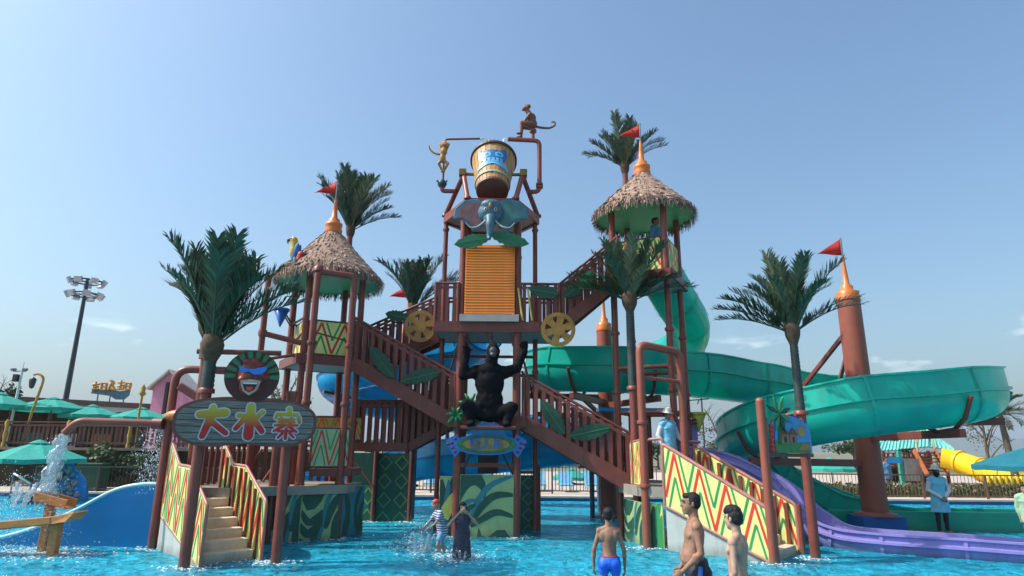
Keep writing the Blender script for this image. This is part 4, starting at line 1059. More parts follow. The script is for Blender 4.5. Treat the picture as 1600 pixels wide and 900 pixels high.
# ---- left stage with murals
ES = thing('entrance_stage', 'low left stage with swirling green murals and zigzag rail panels', 'stage', (-5.6, 14.8, -.22))
up = V((-.68, .73, 0)).normalized(); wd = V((.73, .68, 0)).normalized()
NL = V((-5.3, 11.6, 0)); NR = NL + wd * 1.05; FLs = NL + up * 2.6; FRs = NR + up * 2.6
Apost = V((-7.24, 13.63, 0)); Gp = V((-4.0, 15.05, 0))
slab(ES, [(-7.3, 13.75), (-5.75, 13.55), (-5.1, 14.2), (-3.75, 15.1), (-3.7, 16.2), (-6.6, 16.9)], 1.15, .12, edge=pm('pale_deck_edge', (.30, .265, .22), .7, .15, 3.0, dirt=.3))
slab(ES, [(-4.55, 14.95), (-3.72, 15.25), (-3.72, 16.15), (-4.75, 15.9)], 1.5, .1)
for xy in ((-7.24, 13.63), (-6.3, 14.6), (-6.55, 16.6), (-5.2, 14.35)): post(ES, xy, -.22, 2.2 if xy[0] > -7 else 1.2, .075, BROWN)
e_ = (Gp - V((-5.05, 14.3, 0))).normalized()
mural(ES, V((-5.05, 14.28, -.3)), e_, .55, 1.32, 3, style='wave')
mural(ES, V((-4.62, 14.66, -.3)) , V((.78, .46, 0)), .86, 1.34, 8, style='wave')
mural(ES, V((-3.86, 15.2, -.3)), V((.35, .94, 0)), .9, 1.4, 9, base=MTEAL, style='flame')
mural(ES, V((-7.32, 13.95, -.3)), V((.5, -.5, 0)), .42, 1.3, 6, style='flame')
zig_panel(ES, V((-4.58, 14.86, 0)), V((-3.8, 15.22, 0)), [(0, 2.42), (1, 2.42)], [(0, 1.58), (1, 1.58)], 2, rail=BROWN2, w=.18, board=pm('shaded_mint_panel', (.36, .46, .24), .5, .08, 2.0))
zig_panel(ES, V((-5.1, 16.6, 0)), V((-3.9, 16.8, 0)), [(0, 2.75), (1, 2.75)], [(0, 2.2), (1, 2.2)], 3, rail=BROWN2, board=pm('ochre_panel', (.5, .3, .06), .5, .1, 3.0))
railing(ES, (-6.55, 16.55, 1.17), (-4.4, 16.75, 1.17), .95, .18, .1)
railing(ES, (-7.1, 14.4, 1.17), (-6.6, 16.5, 1.17), .95, .18, .1)
railing(ES, (-5.3, 14.6, 1.17), (-4.75, 15.0, 1.17), .9, .18, .1)
# a barred gate behind the stairs
for k in range(3): MB().tube([(-6.3 + k * .45, 15.2 + k * .3, 1.2), (-6.3 + k * .45 + .38, 15.2 + k * .3 + .25, 1.95)], .03, 6).build('gate_brace', BROWN2, ES)
# ---- left stairs
ST = thing('entrance_stairs', 'cream stepped stairs between striped parapets below the wooden sign', 'stairs', (NL.x, NL.y, -.22))
n = 7; run = .30
for k in range(n):
    z = .0 + (k + 1) * .164
    c0 = NL + up * (k * run + .22) + wd * .525
    MB().box(c0 + up * .75 + ZH * (z / 2 - .19), (1.5 if k < n - 1 else 1.0, .92, z + .38), Matrix.Rotation(math.atan2(up.y, up.x), 3, 'Z')).build('step', CREAM, ST, .012) if k == n - 1 else \
        MB().box(c0 + up * run * .52 + ZH * (z / 2 - .19), (run * 1.04, .92, z + .38), Matrix.Rotation(math.atan2(up.y, up.x), 3, 'Z')).build('step', CREAM, ST, .012)
top = [(0, 2.08), (.28, 1.62), (.55, 1.6), (1, .98)]; bot = [(0, .62), (1, -.02)]
zig_panel(ST, FLs, NL, top, bot, 5, w=.24)
zig_panel(ST, FRs, NR, top, bot, 5, w=.24)
for k in range(9):   # brown uprights on the inner face of the right hand parapet
    f = (k + .6) / 9.4; p = FRs.lerp(NR, f); zt_u, zb_u = lerp_prof(top, f) - .02, lerp_prof(bot, f) + .02
    MB().box(p - wd * .045 + ZH * (zt_u + zb_u) / 2, (.045, .035, zt_u - zb_u), Matrix.Rotation(math.atan2(up.y, up.x), 3, 'Z')).build('upright', BROWN, ST)
for a, b in ((FLs, NL), (FRs, NR)):
    MB().plate([(0, -.22), (2.5, -.22), (2.5, -.05), (0, .6)], a + (wd * .02), (b - a).normalized(), ZH, .03).build('side_wall', GREYW, ST)

# ---- right stage and zigzag stairs
u2 = V((-.75, .66, 0)).normalized(); w2 = V((.66, .75, 0)).normalized()
N0 = V((4.88, 12.46, 0)); N1 = N0 + w2 * 1.5; L2 = 2.16; T0 = N0 + u2 * L2; T1 = N1 + u2 * L2
RS = thing('side_stage', 'low right stage under the highest tower where a lifeguard stands', 'stage', (3.6, 15, -.22))
slab(RS, [(2.8, 14.3), (3.3, 13.95), (4.2, 15.0), (5.1, 16.3), (3.6, 17.3), (2.6, 15.6)], 1.22, .14, edge=pm('pale_deck_edge', (.30, .265, .22), .7, .15, 3.0, dirt=.3))
mural(RS, V((2.88, 14.32, -.3)), V((.42, -.3, 0)), .44, 1.2, 5, base=MYEL, lights=(GREENS, DGREEN), top_dark=False, style='flame')
mural(RS, V((2.66, 15.5, -.3)), V((.22, -1.2, 0)), 1.12, 1.2, 7, base=MGREEN, style='wave')
zig_panel(RS, V((2.8, 15.1, 0)), V((2.9, 14.4, 0)), [(0, 2.15), (1, 2.2)], [(0, 1.26), (1, 1.26)], 2, w=.22)
MB().tube(bend([(2.96, 14.2, 1.25), (2.96, 14.2, 2.22), (3.3, 14.0, 2.25), (3.3, 14.0, 1.3)], .1), .035, 8).build('hand_rail', PINKRAIL, RS)
zig_panel(RS, V((3.15, 17.0, 0)), V((3.75, 17.25, 0)), [(0, 2.9), (1, 2.9)], [(0, 1.3), (1, 1.3)], 2, w=.2, rail=BROWN2, board=pm('dark_red_panel', (.28, .05, .035), .5, .1, 3.0))
MB().box((3.35, 17.3, 3.05), (2.0, .5, .09)).build('canopy', BLUEF, RS)
MB().tube([(4.0, 15.2, 2.2), (4.6, 15.7, 2.2)], .035, 8).build('hand_rail', PINKRAIL, RS)
ZS = thing('zigzag_stairs', 'right hand stairs between yellow parapets with red and green zigzags', 'stairs', (N0.x, N0.y, -.22))
top = [(0, 2.12), (1, .92)]; bot = [(0, .88), (1, -.02)]
zig_panel(ZS, T0, N0, top, bot, 4, w=.2, rail_r=.042)
zig_panel(ZS, T1, N1, [(0, 2.12), (1, .92)], [(0, .9), (1, 0)], 4, w=.2, rail_r=.042)
for k in range(9):
    p = T1.lerp(N1, (k + .6) / 9.4); z = 2.12 - 1.2 * (k + .6) / 9.4
    MB().box(p - w2 * .05 + ZH * (z / 2 - .2 + .0), (.07, .04, z + .3), Matrix.Rotation(math.atan2(u2.y, u2.x), 3, 'Z')).build('upright', BROWN, ZS)
MB().plate([(0, -.22), (L2, -.22), (L2, -.04), (0, .86)], T0 + w2 * .06, (N0 - T0).normalized(), ZH, .04).build('side_wall', GREYW, ZS)
for k in range(7):
    z = (k + 1) * .172; c0 = N0 + u2 * (k * .3 + .2) + w2 * .75
    MB().box(c0 + ZH * (z / 2 - .19), (.31, 1.34, z + .38), Matrix.Rotation(math.atan2(u2.y, u2.x), 3, 'Z')).build('step', CREAM, ZS, .012)
for p in (N0, N1): MB().tube([p + V((.04, -.05, -.22)), p + V((.04, -.05, .95))], .05, 8).build('newel', BROWN, ZS)

# ---- green lattice walls
def lattice(t, o, ex, W, H, nx_, nz_, base, line, fill=None):
    o, ex = V(o), V(ex).normalized(); nn = ex.cross(ZH)
    pb = MB().plate([(0, 0), (W, 0), (W, H), (0, H)], o - nn * .05, ex, ZH, .05).build('panel', base, t)
    dx, dz = W / nx_, H / nz_; k = 0
    for i in range(nx_):
        for j in range(nz_):
            cx, cz = (i + .5) * dx, (j + .5) * dz; g = MB(); q = .43
            P4 = [(cx - dx * q, cz), (cx, cz - dz * q), (cx + dx * q, cz), (cx, cz + dz * q)]
            P5 = [(cx - dx * q * .78, cz), (cx, cz - dz * q * .78), (cx + dx * q * .78, cz), (cx, cz + dz * q * .78)]
            for a in range(4):
                b = (a + 1) % 4; g.plate([P4[a], P4[b], P5[b], P5[a]], o, ex, ZH, .008, .001)
            g.build('diamond', line, pb)
            if fill: MB().plate(P5, o, ex, ZH, .004, .001).build('diamond_fill', fill, pb)
    return pb
LGL = pm('lattice_line', (.10, .22, .09), .5, .1, 4.0); LYL = pm('lattice_line_bright', (.45, .5, .13), .5, .1, 4.0)
t = thing('lattice_wall', 'green diamond lattice box standing in the pool left of the middle', 'lattice panel', (-3.9, 19, -.22))
lattice(t, (-3.82, 18.7, -.2), XH, .95, 2.05, 2, 4, pm('lattice_green', (.014, .085, .06), .5, .12, 3.0), LGL)
lattice(t, (-4.75, 18.9, -.2), XH, .9, 1.15, 2, 2, pm('lattice_teal', (.02, .2, .17), .5, .12, 3.0), LYL, pm('lattice_mid', (.03, .2, .09), .5, .1, 4.0))
MB().box((-4.3, 19.6, 1.0), (1.1, .06, 1.7)).build('back_panel', DGREEN, t)
for x in (-4.82, -3.86, -2.83): MB().tube([(x, 18.68, -.22), (x, 18.68, 2.15)], .07, 8).build('post', BROWN2, t)
MB().tube([(-4.7, 18.7, 1.9), (-3.9, 18.62, .95)], .025, 6).build('brace', BROWN, t)
t = thing('lattice_wall', 'narrow dark lattice panel right of the central mural', 'lattice panel', (.5, 17, -.22))
lattice(t, (.26, 16.9, -.2), XH, .42, 1.55, 1, 4, pm('lattice_green', (.014, .085, .06), .5, .12, 3.0), LGL)
MB().tube([(.72, 16.85, -.22), (.72, 16.85, 1.6)], .06, 8).build('post', BROWN2, t)
MB().box((.46, 16.85, 1.42), (.5, .05, .07)).build('beam', BROWN2, t)

# ================================================================== SLIDES
def u_profile(r=.62, wall=.5, th=.04, lip=.05, flange=.07, n=14):
    out = [(-r - lip, wall + .0), (-r - lip, wall - .04), (-r, wall - .05)]
    out += [(-r, .03), (-r - flange, .02), (-r - flange, -.03), (-r, -.04)]
    out += [(-r * math.cos(PI * k / n), -.04 - r * math.sin(PI * k / n)) for k in range(1, n)]
    out += [(r, -.04), (r + flange, -.03), (r + flange, .02), (r, .03), (r, wall - .05), (r + lip, wall - .04), (r + lip, wall), (r - th, wall)]
    ri = r - th
    out += [(ri * math.cos(PI * k / n), -.02 - ri * math.sin(PI * k / n)) for k in range(0, n + 1)]
    out += [(-r + th, wall)]
    return out
def frames(pts, bank=0.0):
    F = []; k = len(pts)
    for i in range(k):
        t = (pts[min(i + 1, k - 1)] - pts[max(i - 1, 0)]).normalized()
        lat = t.cross(ZH).normalized()
        if bank:
            a, b = pts[max(i - 2, 0)], pts[min(i + 2, k - 1)]
            d1 = (pts[i] - a); d2 = (b - pts[i])
            cz = d1.x * d2.y - d1.y * d2.x; q = max(-1, min(1, cz / (d1.length * d2.length + 1e-6) * 2.0))
            lat = Matrix.Rotation(-bank * q, 3, t) @ lat
        F.append((t, lat, lat.cross(t).normalized()))
    return F
def sweep(mb, pts, F, prof, smooth=True, scale=1.0):
    k, n = len(pts), len(prof); vs_ = []; fs_ = []
    for i in range(k):
        t, lat, up_ = F[i]
        for (a, b) in prof: vs_.append(pts[i] + lat * a * scale + up_ * b * scale)
    for i in range(k - 1):
        for j in range(n): fs_.append((i * n + j, (i + 1) * n + j, (i + 1) * n + (j + 1) % n, i * n + (j + 1) % n))
    mb.add(vs_, fs_, smooth)
    return mb
def flume(t, ctrl, mat, r=.62, wall=.5, per=6, name='slide_section', bank=.25, tube_until=0, sec=1):
    pts = cr(ctrl, per); F = frames(pts, bank); prof = u_profile(r, wall)
    N = len(ctrl) - 1
    ring = [(r * 1.0 * math.cos(2 * PI * k / 22), r * math.sin(2 * PI * k / 22)) for k in range(22)]
    i = 0
    while i < N:
        j = min(N, i + sec)
        if i < tube_until: j = min(j, tube_until)
        a, b = i * per, j * per
        tube = i < tube_until
        o = sweep(MB(), pts[a:b + 1], F[a:b + 1], ring if tube else prof).build(name, mat, t)
        if not tube:
            me = o.data
            me.polygons.foreach_set('use_smooth', [True] * len(me.polygons))
            o.modifiers.new('edges', 'EDGE_SPLIT').split_angle = R(38)
        if a > 0:
            fr = F[a]; p = pts[a]; g = MB()
            pf = [(x * 1.06, y * 1.06 - (0 if y > 0 else .0)) for x, y in (ring if tube else u_profile(r * 1.0, wall, .0, .05, .07))]
            if not tube: pf = [(x * 1.07, y + (-.05 if y < -.05 else 0)) for x, y in [(-r, wall), (-r, 0)] + [(-r * math.cos(PI * k / 14), -r * math.sin(PI * k / 14)) for k in range(1, 14)] + [(r, 0), (r, wall)]] + [(x, y) for x, y in [(r, wall), (r, 0)] + [(r * math.cos(PI * k / 14), -r * math.sin(PI * k / 14)) for k in range(1, 14)] + [(-r, 0), (-r, wall)]]
            sweep(g, [p - fr[0] * .035, p + fr[0] * .035], [fr, fr], pf, False)
            n_ = len(pf)
            if tube:
                pass
            g.build('joint_flange', mat, t)
        i = j
    return pts, F
def pylon(t, xy, z1, r, mat=PYLON, block=None, fl=True, s=1.0):
    p = MB().tube([(*xy, -.22), (*xy, z1)], [r * 1.06, r], 20).build('pylon', mat, t)
    MB().lathe([(r * 1.7, 0), (r * 1.7, .06), (r * 1.1, .1)], (*xy, (block or 0) + .0), 16).build('base_plate', mat, p)
    f = MB().lathe([(r * 1.05, 0), (r * 1.08, .1), (r * .95, .16), (r * 1.0, .24), (r * .55, .3), (r * .55, .4), (r * .3, .48), (r * .2, .9), (.04, 1.3)], (*xy, z1), 18).build('finial', ORANGE, p)
    MB().tube([(*xy, z1 + 1.25), (*xy, z1 + 1.85)], .025, 6).build('flag_pole', GREYM, p)
    flag(p, (xy[0], xy[1], z1 + 1.83), .72, .5)
    return p
def strut(t, a, b, w=.12, h=.14, mat=BROWN, name='strut'): return MB().beam(a, b, w, h).build(name, mat, t, .01)

GSl = thing('green_slide', 'long green flume slide winding from the highest tower round two pylons', 'water slide', (9.35, 17.1, -.22))
gc = [(4.1, 16.9, 6.85), (4.75, 17.7, 6.2), (5.35, 18.7, 5.75), (5.6, 20.0, 5.35), (5.0, 21.3, 5.0), (3.4, 22.1, 4.75), (1.9, 21.6, 4.6), (1.05, 20.2, 4.45), (1.5, 18.7, 4.32), (3.2, 17.95, 4.22), (5.4, 18.3, 4.14), (7.4, 19.4, 4.05), (9.3, 20.6, 3.97), (11.0, 20.8, 3.9), (12.35, 19.5, 3.82), (12.45, 17.6, 3.72), (11.6, 15.7, 3.5), (9.9, 14.25, 3.25), (7.9, 14.1, 3.0), (6.65, 15.3, 2.7), (6.35, 17.2, 2.4), (6.75, 18.9, 2.0), (7.9, 19.6, 1.3), (9.1, 19.2, .55), (10.3, 18.6, .1), (11.6, 18.35, -.08)]
gp, gF = flume(GSl, gc, GREENF, .62, .52, 6, tube_until=4)
PY2 = (9.42, 17.08); pylon(GSl, PY2, 6.1, .30, block=.42)
PY1 = (3.02, 20.2); pylon(GSl, PY1, 5.75, .25)
BLOCK = pm('blue_block', (.01, .09, .30), .5, .12, 3.0)
MB().box((PY2[0], PY2[1], .02), (1.1, .8, .82)).build('footing', BLOCK, GSl, .02)
def hanger(i, fromz, py, dz=.74):
    p = gp[i]; t_, lat, up_ = gF[i]
    q = p - ZH * dz
    # cradle under the flume, arm to the pylon
    MB().tube([p + lat * s * .72 - ZH * (.12 if abs(s) == 1 else (.55 if abs(s) > .5 else .74)) for s in (-1, -.7, -.3, 0, .3, .7, 1)], .05, 6).build('cradle', BROWN2, GSl)
    c = V((py[0], py[1], 0)); d = (V((p.x, p.y, 0)) - c)
    strut(GSl, c + ZH * (q.z - .1), V((p.x, p.y, q.z - .06)) + d.normalized() * .5, .14, .18)
    if fromz: strut(GSl, c + ZH * fromz, V((p.x, p.y, q.z)), .09, .12)
for i in (84, 94, 103, 117): hanger(i, None, PY2)
hanger(70, 5.4, PY2); hanger(76, 5.2, PY2)
hanger(42, None, PY1); hanger(50, 2.9, PY1); hanger(56, None, PY1); hanger(30, None, PY1)
strut(GSl, V((PY1[0], PY1[1], 3.0)), V((.7, 19.6, 3.05))); strut(GSl, V((PY1[0], PY1[1], 2.1)), V((1.3, 19.0, 3.0)), .08, .1)
# run-out trough of the green slide
tr0, tr1 = V((8.2, 17.85, 0)), V((17.5, 17.1, 0)); dd = (tr1 - tr0).normalized(); nn_ = V((-dd.y, dd.x, 0))
GRUN = pm('green_trough', (.02, .34, .22), .35, .08, 2.0, dirt=.1)
for k in (0, 1.3): MB().beam(tr0 + nn_ * k + ZH * .06, tr1 + nn_ * k + ZH * .06, .1, .86).build('trough_wall', GRUN, GSl, .02)
MB().box((11.2, 17.05, -.12), (1.3, .7, .2)).build('standing_pad', GRUN, GSl, .02)
MB().beam(tr0 + nn_ * .65 - ZH * .2, tr1 + nn_ * .65 - ZH * .2, 1.2, .06).build('trough_floor', GRUN, GSl)

PSl = thing('purple_slide', 'purple open slide running down behind the zigzag stairs into a long trough', 'water slide', (6.9, 14.3, -.22))
pc = [(4.35, 16.5, 1.95), (5.1, 16.25, 1.85), (5.8, 15.95, 1.6), (6.45, 15.6, 1.15), (6.9, 15.2, .55), (7.25, 14.75, .25), (7.9, 14.15, .2), (9.1, 13.45, .2), (10.5, 12.7, .18), (12.4, 11.75, .16), (14.4, 10.75, .16)]
flume(PSl, pc, PURPLE, .42, .18, 6, bank=.0)
for p in (pc[1], pc[2]): MB().tube([(p[0], p[1], -.22), (p[0], p[1], p[2] - .45)], .06, 8).build('leg', BROWN2, PSl)
MB().box((4.45, 16.9, 2.35), (.9, .08, .9)).build('entry_panel', PURPLE, PSl)

BSl = thing('blue_slide', 'blue flume slide winding behind the crossing staircases', 'water slide', (-3.4, 22, -.22))
bc = [(-.75, 17.6, 5.25), (-1.3, 18.9, 4.95), (-2.9, 19.6, 4.7), (-4.6, 19.9, 4.45), (-5.8, 20.9, 4.2), (-5.7, 22.6, 3.9), (-4.0, 23.9, 3.5), (-1.5, 24.2, 3.1), (1.2, 23.6, 2.7), (3.0, 22.2, 2.45), (2.9, 20.6, 2.25), (1.4, 19.8, 2.1), (-.4, 20.0, 1.9), (-2.0, 20.4, 1.75), (-3.2, 21.4, 1.55), (-4.4, 22.6, 1.2), (-6.0, 22.9, .85), (-7.8, 22.4, .55)]
bp_, bF = flume(BSl, bc, BLUEF, .58, .45, 6)
pylon(BSl, (-3.7, 21.9), 5.9, .2)
for i in (12, 22, 30, 40, 54, 62, 70, 78, 86, 96):
    p = bp_[i]; MB().tube([(p.x, p.y, -.22), (p.x, p.y, p.z - .62)], .075, 10).build('leg', pm('blue_grey_leg', (.08, .12, .17), .5, .15, 4.0), BSl)
    MB().beam(p - bF[i][1] * .6 - ZH * .66, p + bF[i][1] * .6 - ZH * .66, .1, .08).build('saddle', BROWN2, BSl)

# wide blue slide of the entrance stage
WS = thing('wide_blue_slide', 'wide low blue slide dropping from the left stage into the pool', 'water slide', (-9, 14, -.22))
prof = cr([(-7.28, 0, 1.22), (-7.75, 0, 1.21), (-8.3, 0, 1.08), (-9.0, 0, .70), (-9.8, 0, .34), (-10.7, 0, .09), (-11.8, 0, -.12)], 6)
yn, yf = 13.75, 15.3
def slab_y(y0, y1, top_off, bot=None, th=.05):
    g = MB(); vs_ = []; fs_ = []
    for p in prof:
        zt = p.z + top_off; zb = -.22 if bot is None else p.z + bot
        vs_ += [(p.x, y0, zb), (p.x, y1, zb), (p.x, y1, zt), (p.x, y0, zt)]
    for i in range(len(prof) - 1):
        for j in range(4): fs_.append((i * 4 + j, i * 4 + (j + 1) % 4, (i + 1) * 4 + (j + 1) % 4, (i + 1) * 4 + j))
    fs_.append((0, 3, 2, 1)); k = len(prof) - 1; fs_.append((k * 4, k * 4 + 1, k * 4 + 2, k * 4 + 3))
    return g.add(vs_, fs_)
slab_y(yn, yn + .06, .0).build('side_wall', BLUES, WS); slab_y(yf, yf + .06, .0).build('side_wall', BLUES, WS)
slab_y(yn + .06, yf, -.28, -.33).build('chute', BLUEF, WS)
for y in (yn + .03, yf + .03): MB().tube([V((p.x, y, p.z)) for p in prof], .045, 8).build('rim', pm('pale_blue_rim', (.35, .62, .75), .35, .08, 3.0), WS)
slab_y(yn - .012, yn - .001, -.20, None).build('lower_band', pm('blue_band', (.004, .18, .45), .35, .08, 2.0), WS)

# ================================================================== ARTIFICIAL PALMS
def frond_mesh(seed, L=1.6, droop=.5, w=.34):
    rnd = random.Random(seed); vs_, fs_ = [], []
    N = 58
    def rach(f):   # starts upward along +Z, arcs out to +X
        a = .12 + droop * f * f
        return V((L * f * math.sin(a) * 1.0, 0, L * f * math.cos(a)))
    pts = [rach(i / 12) for i in range(13)]
    g = MB().tube(pts, [.02 * (1 - .8 * i / 12) for i in range(13)], 5)
    for i in range(N):
        f = .16 + .84 * i / (N - 1); p = rach(f); t = (rach(min(1, f + .02)) - rach(f - .02)).normalized()
        ll = w * (math.sin(PI * (.2 + .66 * f)) ** .6) * rnd.uniform(.72, 1.18) * 1.2
        for s in (-1, 1):
            if rnd.random() < .07: continue
            side = V((0, s, 0)); upv = t.cross(side) * -s
            nrm = V((-t.z, 0, t.x))   # towards the trunk side
            d = (side * rnd.uniform(.48, .66) + t * .8 + nrm * rnd.uniform(.05, .5)).normalized()
            tip = p + d * ll + V((0, 0, -.04 * ll)); mid = p + d * ll * .5 + V((0, 0, .02))
            wv = d.cross(nrm).normalized() * .0165 * rnd.uniform(.75, 1.3)
            o = len(vs_)
            vs_ += [p + wv * .5, mid + wv, tip, mid - wv, p - wv * .5]; fs_.append((o, o + 1, o + 2, o + 3, o + 4))
    g.add(vs_, fs_)
    return g.mesh('frond', FROND)
FR2_ = None
FR_ = [frond_mesh(1, 1.6, .12), frond_mesh(2, 1.7, .2), frond_mesh(3, 1.6, .32), frond_mesh(4, 1.5, .05)]
def sunlit_copy(m):
    c = m.copy(); c.materials.clear(); c.materials.append(FRONDP); return c
FR2_ = [sunlit_copy(m) for m in FR_]  # same fronds in the paler colour that imitates sunlight on them
def palm(label, xy, z_foot, z_trunk, z_crown, s=1.0, n=20, seed=0, r=.1, spread=1.0, post_mat=BROWN, post_r=.095, group='artificial palms', extra=()):
    """steel post up to z_trunk, ringed plastic trunk to z_crown, husk, then fronds, each frond an object"""
    rnd = random.Random(seed); c = V((xy[0], xy[1], 0))
    t = thing('artificial_palm', label, 'palm', (xy[0], xy[1], z_foot), group)
    if z_trunk > z_foot + .05:
        MB().tube([c + ZH * z_foot, c + ZH * z_trunk], post_r, 12).build('post', post_mat, t)
        MB().lathe([(post_r * 1.5, 0), (post_r * 1.5, .07), (r * 1.1, .09)], c + ZH * (z_trunk - .02), 12).build('flange', post_mat, t)
    k = int((z_crown - z_trunk) / .075) + 1; pts, rs = [], []
    for i in range(k):
        z = z_trunk + (z_crown - z_trunk) * i / (k - 1); f = i / (k - 1)
        for dz, q in ((0, 1.0), (.045, 1.13)):
            pts.append(c + ZH * (z + dz)); rs.append(r * q * (1 - .12 * f))
    MB().tube(pts, rs, 12).build('trunk', TRUNK, t)
    MB().lathe([(r * .95, -.12), (r * 1.7, .05), (r * 1.9, .2), (r * 1.2, .42), (.02, .5)], c + ZH * z_crown, 12).build('husk', HUSK, t)
    for i in range(n):
        f = (i + .5) / n; a = i * 2.39996 + rnd.uniform(-.2, .2); tilt = (.06 + .85 * f ** 1.1) * spread + rnd.uniform(-.09, .09)
        m = FR_[3] if f < .25 else FR_[0] if f < .55 else FR_[1] if f < .8 else FR_[2]
        q = s * rnd.uniform(.74, 1.14)
        if rnd.random() < .2 and f > .3: m = FR2_[FR_.index(m)]
        piece('frond', m, t, c + V((.05 * math.cos(a), .05 * math.sin(a), z_crown + .1)), (Matrix.Rotation(a, 3, 'Z') @ Matrix.Rotation(tilt, 3, 'Y')).to_euler(), (q, q, q))
    for (a, tilt, q, m) in extra:
        piece('frond', FR_[m], t, c + V((0, 0, z_crown + .1)), (Matrix.Rotation(R(a), 3, 'Z') @ Matrix.Rotation(tilt, 3, 'Y')).to_euler(), (q, q, q))
    return t
palm('big dense artificial palm on the sign post at the far left', (-5.51, 11.46), -.22, 2.95, 3.62, 1.12, 32, 1, .11, .28, extra=((-8, .62, 1.1, 1), (5, .70, 1.05, 1), (-30, .3, 1.15, 0)))
palm('shorter artificial palm standing behind the big left palm', (-6.62, 13.55), -.22, 3.85, 4.4, .9, 16, 2, .13, .25, extra=((170, .3, 1.0, 0),))
palm('artificial palm rising behind the left thatched roof', (-4.76, 17.44), 7.0, 7.2, 8.05, 1.0, 22, 3, .075, .38, extra=((5, .9, .85, 1), (-12, .75, .8, 1), (20, .5, .95, 0), (170, .38, .85, 0)))
palm('small artificial palm behind the climbing left staircase', (-3.15, 19.6), -.22, 5.5, 6.2, 1.0, 22, 4, .09, .42, extra=((0, .72, 1.25, 1), (10, .6, 1.2, 0)))
palm('artificial palm above the highest thatched roof', tuple(CR_['BL'])[:2], 8.65, 8.8, 10.0, .88, 24, 5, .075, .58, extra=((0, .7, .85, 1), (175, .85, .75, 1), (185, .65, .8, 0)))
palm('artificial palm in front of the highest thatched tower', (2.88, 14.95), -.22, 3.4, 5.4, .92, 27, 6, .105, .74, extra=((180, 1.0, .95, 1), (0, 1.0, .95, 1), (195, 1.1, .9, 1), (170, .85, 1.0, 0), (10, .8, 1.0, 0)))
palm('artificial palm beside the hut picture sign on the right', (5.93, 13.05), -.22, 2.75, 4.3, .95, 26, 7, .085, .38, extra=((178, .92, .95, 1), (186, .8, .95, 1), (2, .85, 1.0, 1), (-6, .75, .95, 1), (176, 1.05, .9, 1), (160, .6, .95, 0)))
# living palm at the right edge
c = P(1583, 715, 33)
t = thing('palm_tree', 'dark drooping palm tree at the right picture edge', 'palm', (c.x, 33, .16))
top_ = P(1562, 648, 33)
MB().tube(cr([(c.x, 33, .16), (c.x - .15, 33, 2), tuple(top_)], 5), [.2 - .008 * i for i in range(11)], 10).build('trunk', BARK, t)
rnd = random.Random(9)
for i in range(18):
    a = i * 2.4; tl = .5 + 1.1 * (i / 17)
    piece('frond', FR_[2], t, top_, (Matrix.Rotation(a, 3, 'Z') @ Matrix.Rotation(tl, 3, 'Y')).to_euler(), [1.05] * 3)

# ================================================================== SIGNS
def facing(d): d = V((d[0], d[1], 0)).normalized(); return d
# wooden village sign
sL, sR = V((-5.45, 11.30, 0)), V((-4.2, 12.0, 0))
exs = (sR - sL).normalized(); mid = (sL + sR) / 2
SO = V((-4.78, 11.55, 2.42)); 
# portal posts belong to the sign
SG = thing('village_sign', 'rounded grey wooden board with three big red characters over the stairs', 'sign', (-4.8, 11.7, -.22))
post(SG, (-4.16, 12.02), -.22, 2.9, .09, BROWN); 
MB().tube([(-4.16, 12.02, 2.88), (-4.16, 12.02, 3.02)], [.09, .12], 12).build('cap', BROWN, SG)
exs = V((1.32, .52, 0)).normalized(); fn = exs.cross(ZH)
def board_outline(hw, hh, n=48):
    pts = []
    for i in range(n):
        a = 2 * PI * i / n; ca, sa = math.cos(a), math.sin(a)
        u = hw * math.copysign(abs(ca) ** .74, ca); v = hh * math.copysign(abs(sa) ** .75, sa)
        if sa < 0: v += hh * .22 * math.exp(-(u / (hw * .38)) ** 2) - hh * .05
        pts.append((u, v))
    return pts
SO = V((-4.79, 11.66, 2.42)) + fn * .12
MB().plate(board_outline(1.2, .45), SO, exs, ZH, .05).build('edge_trim', pm('sign_trim', (.16, .055, .04), .55, .2, 4.0), SG)
PLK = pm('weathered_sign_wood', (.095, .07, .055), .6, .5, 3.0, .3, stretch=(.8, .8, 14), col2=(.21, .23, .21))
out = board_outline(1.14, .41, 96)
levels = [-.5, -.30, -.19, -.08, .03, .13, .24, .5]
for k in range(7):   # planks of the board
    lo_, hi_ = levels[k] + .006, levels[k + 1] - .006
    row = []
    for zz in [lo_ + (hi_ - lo_) * q / 4 for q in range(5)]:
        us = []
        for i in range(96):
            (u0, v0), (u1, v1) = out[i], out[(i + 1) % 96]
            if (v0 - zz) * (v1 - zz) <= 0 and v0 != v1: us.append(u0 + (u1 - u0) * (zz - v0) / (v1 - v0))
        if len(us) >= 2: row.append((zz, min(us), max(us)))
    if len(row) < 2: continue
    poly = [(r_[1], r_[0]) for r_ in reversed(row)][::-1]
    poly = [(r_[2], r_[0]) for r_ in row] + [(r_[1], r_[0]) for r_ in reversed(row)]
    MB().plate(poly, SO, exs, ZH, .018 + .004 * (k % 3), .05).build('plank', PLK, SG)
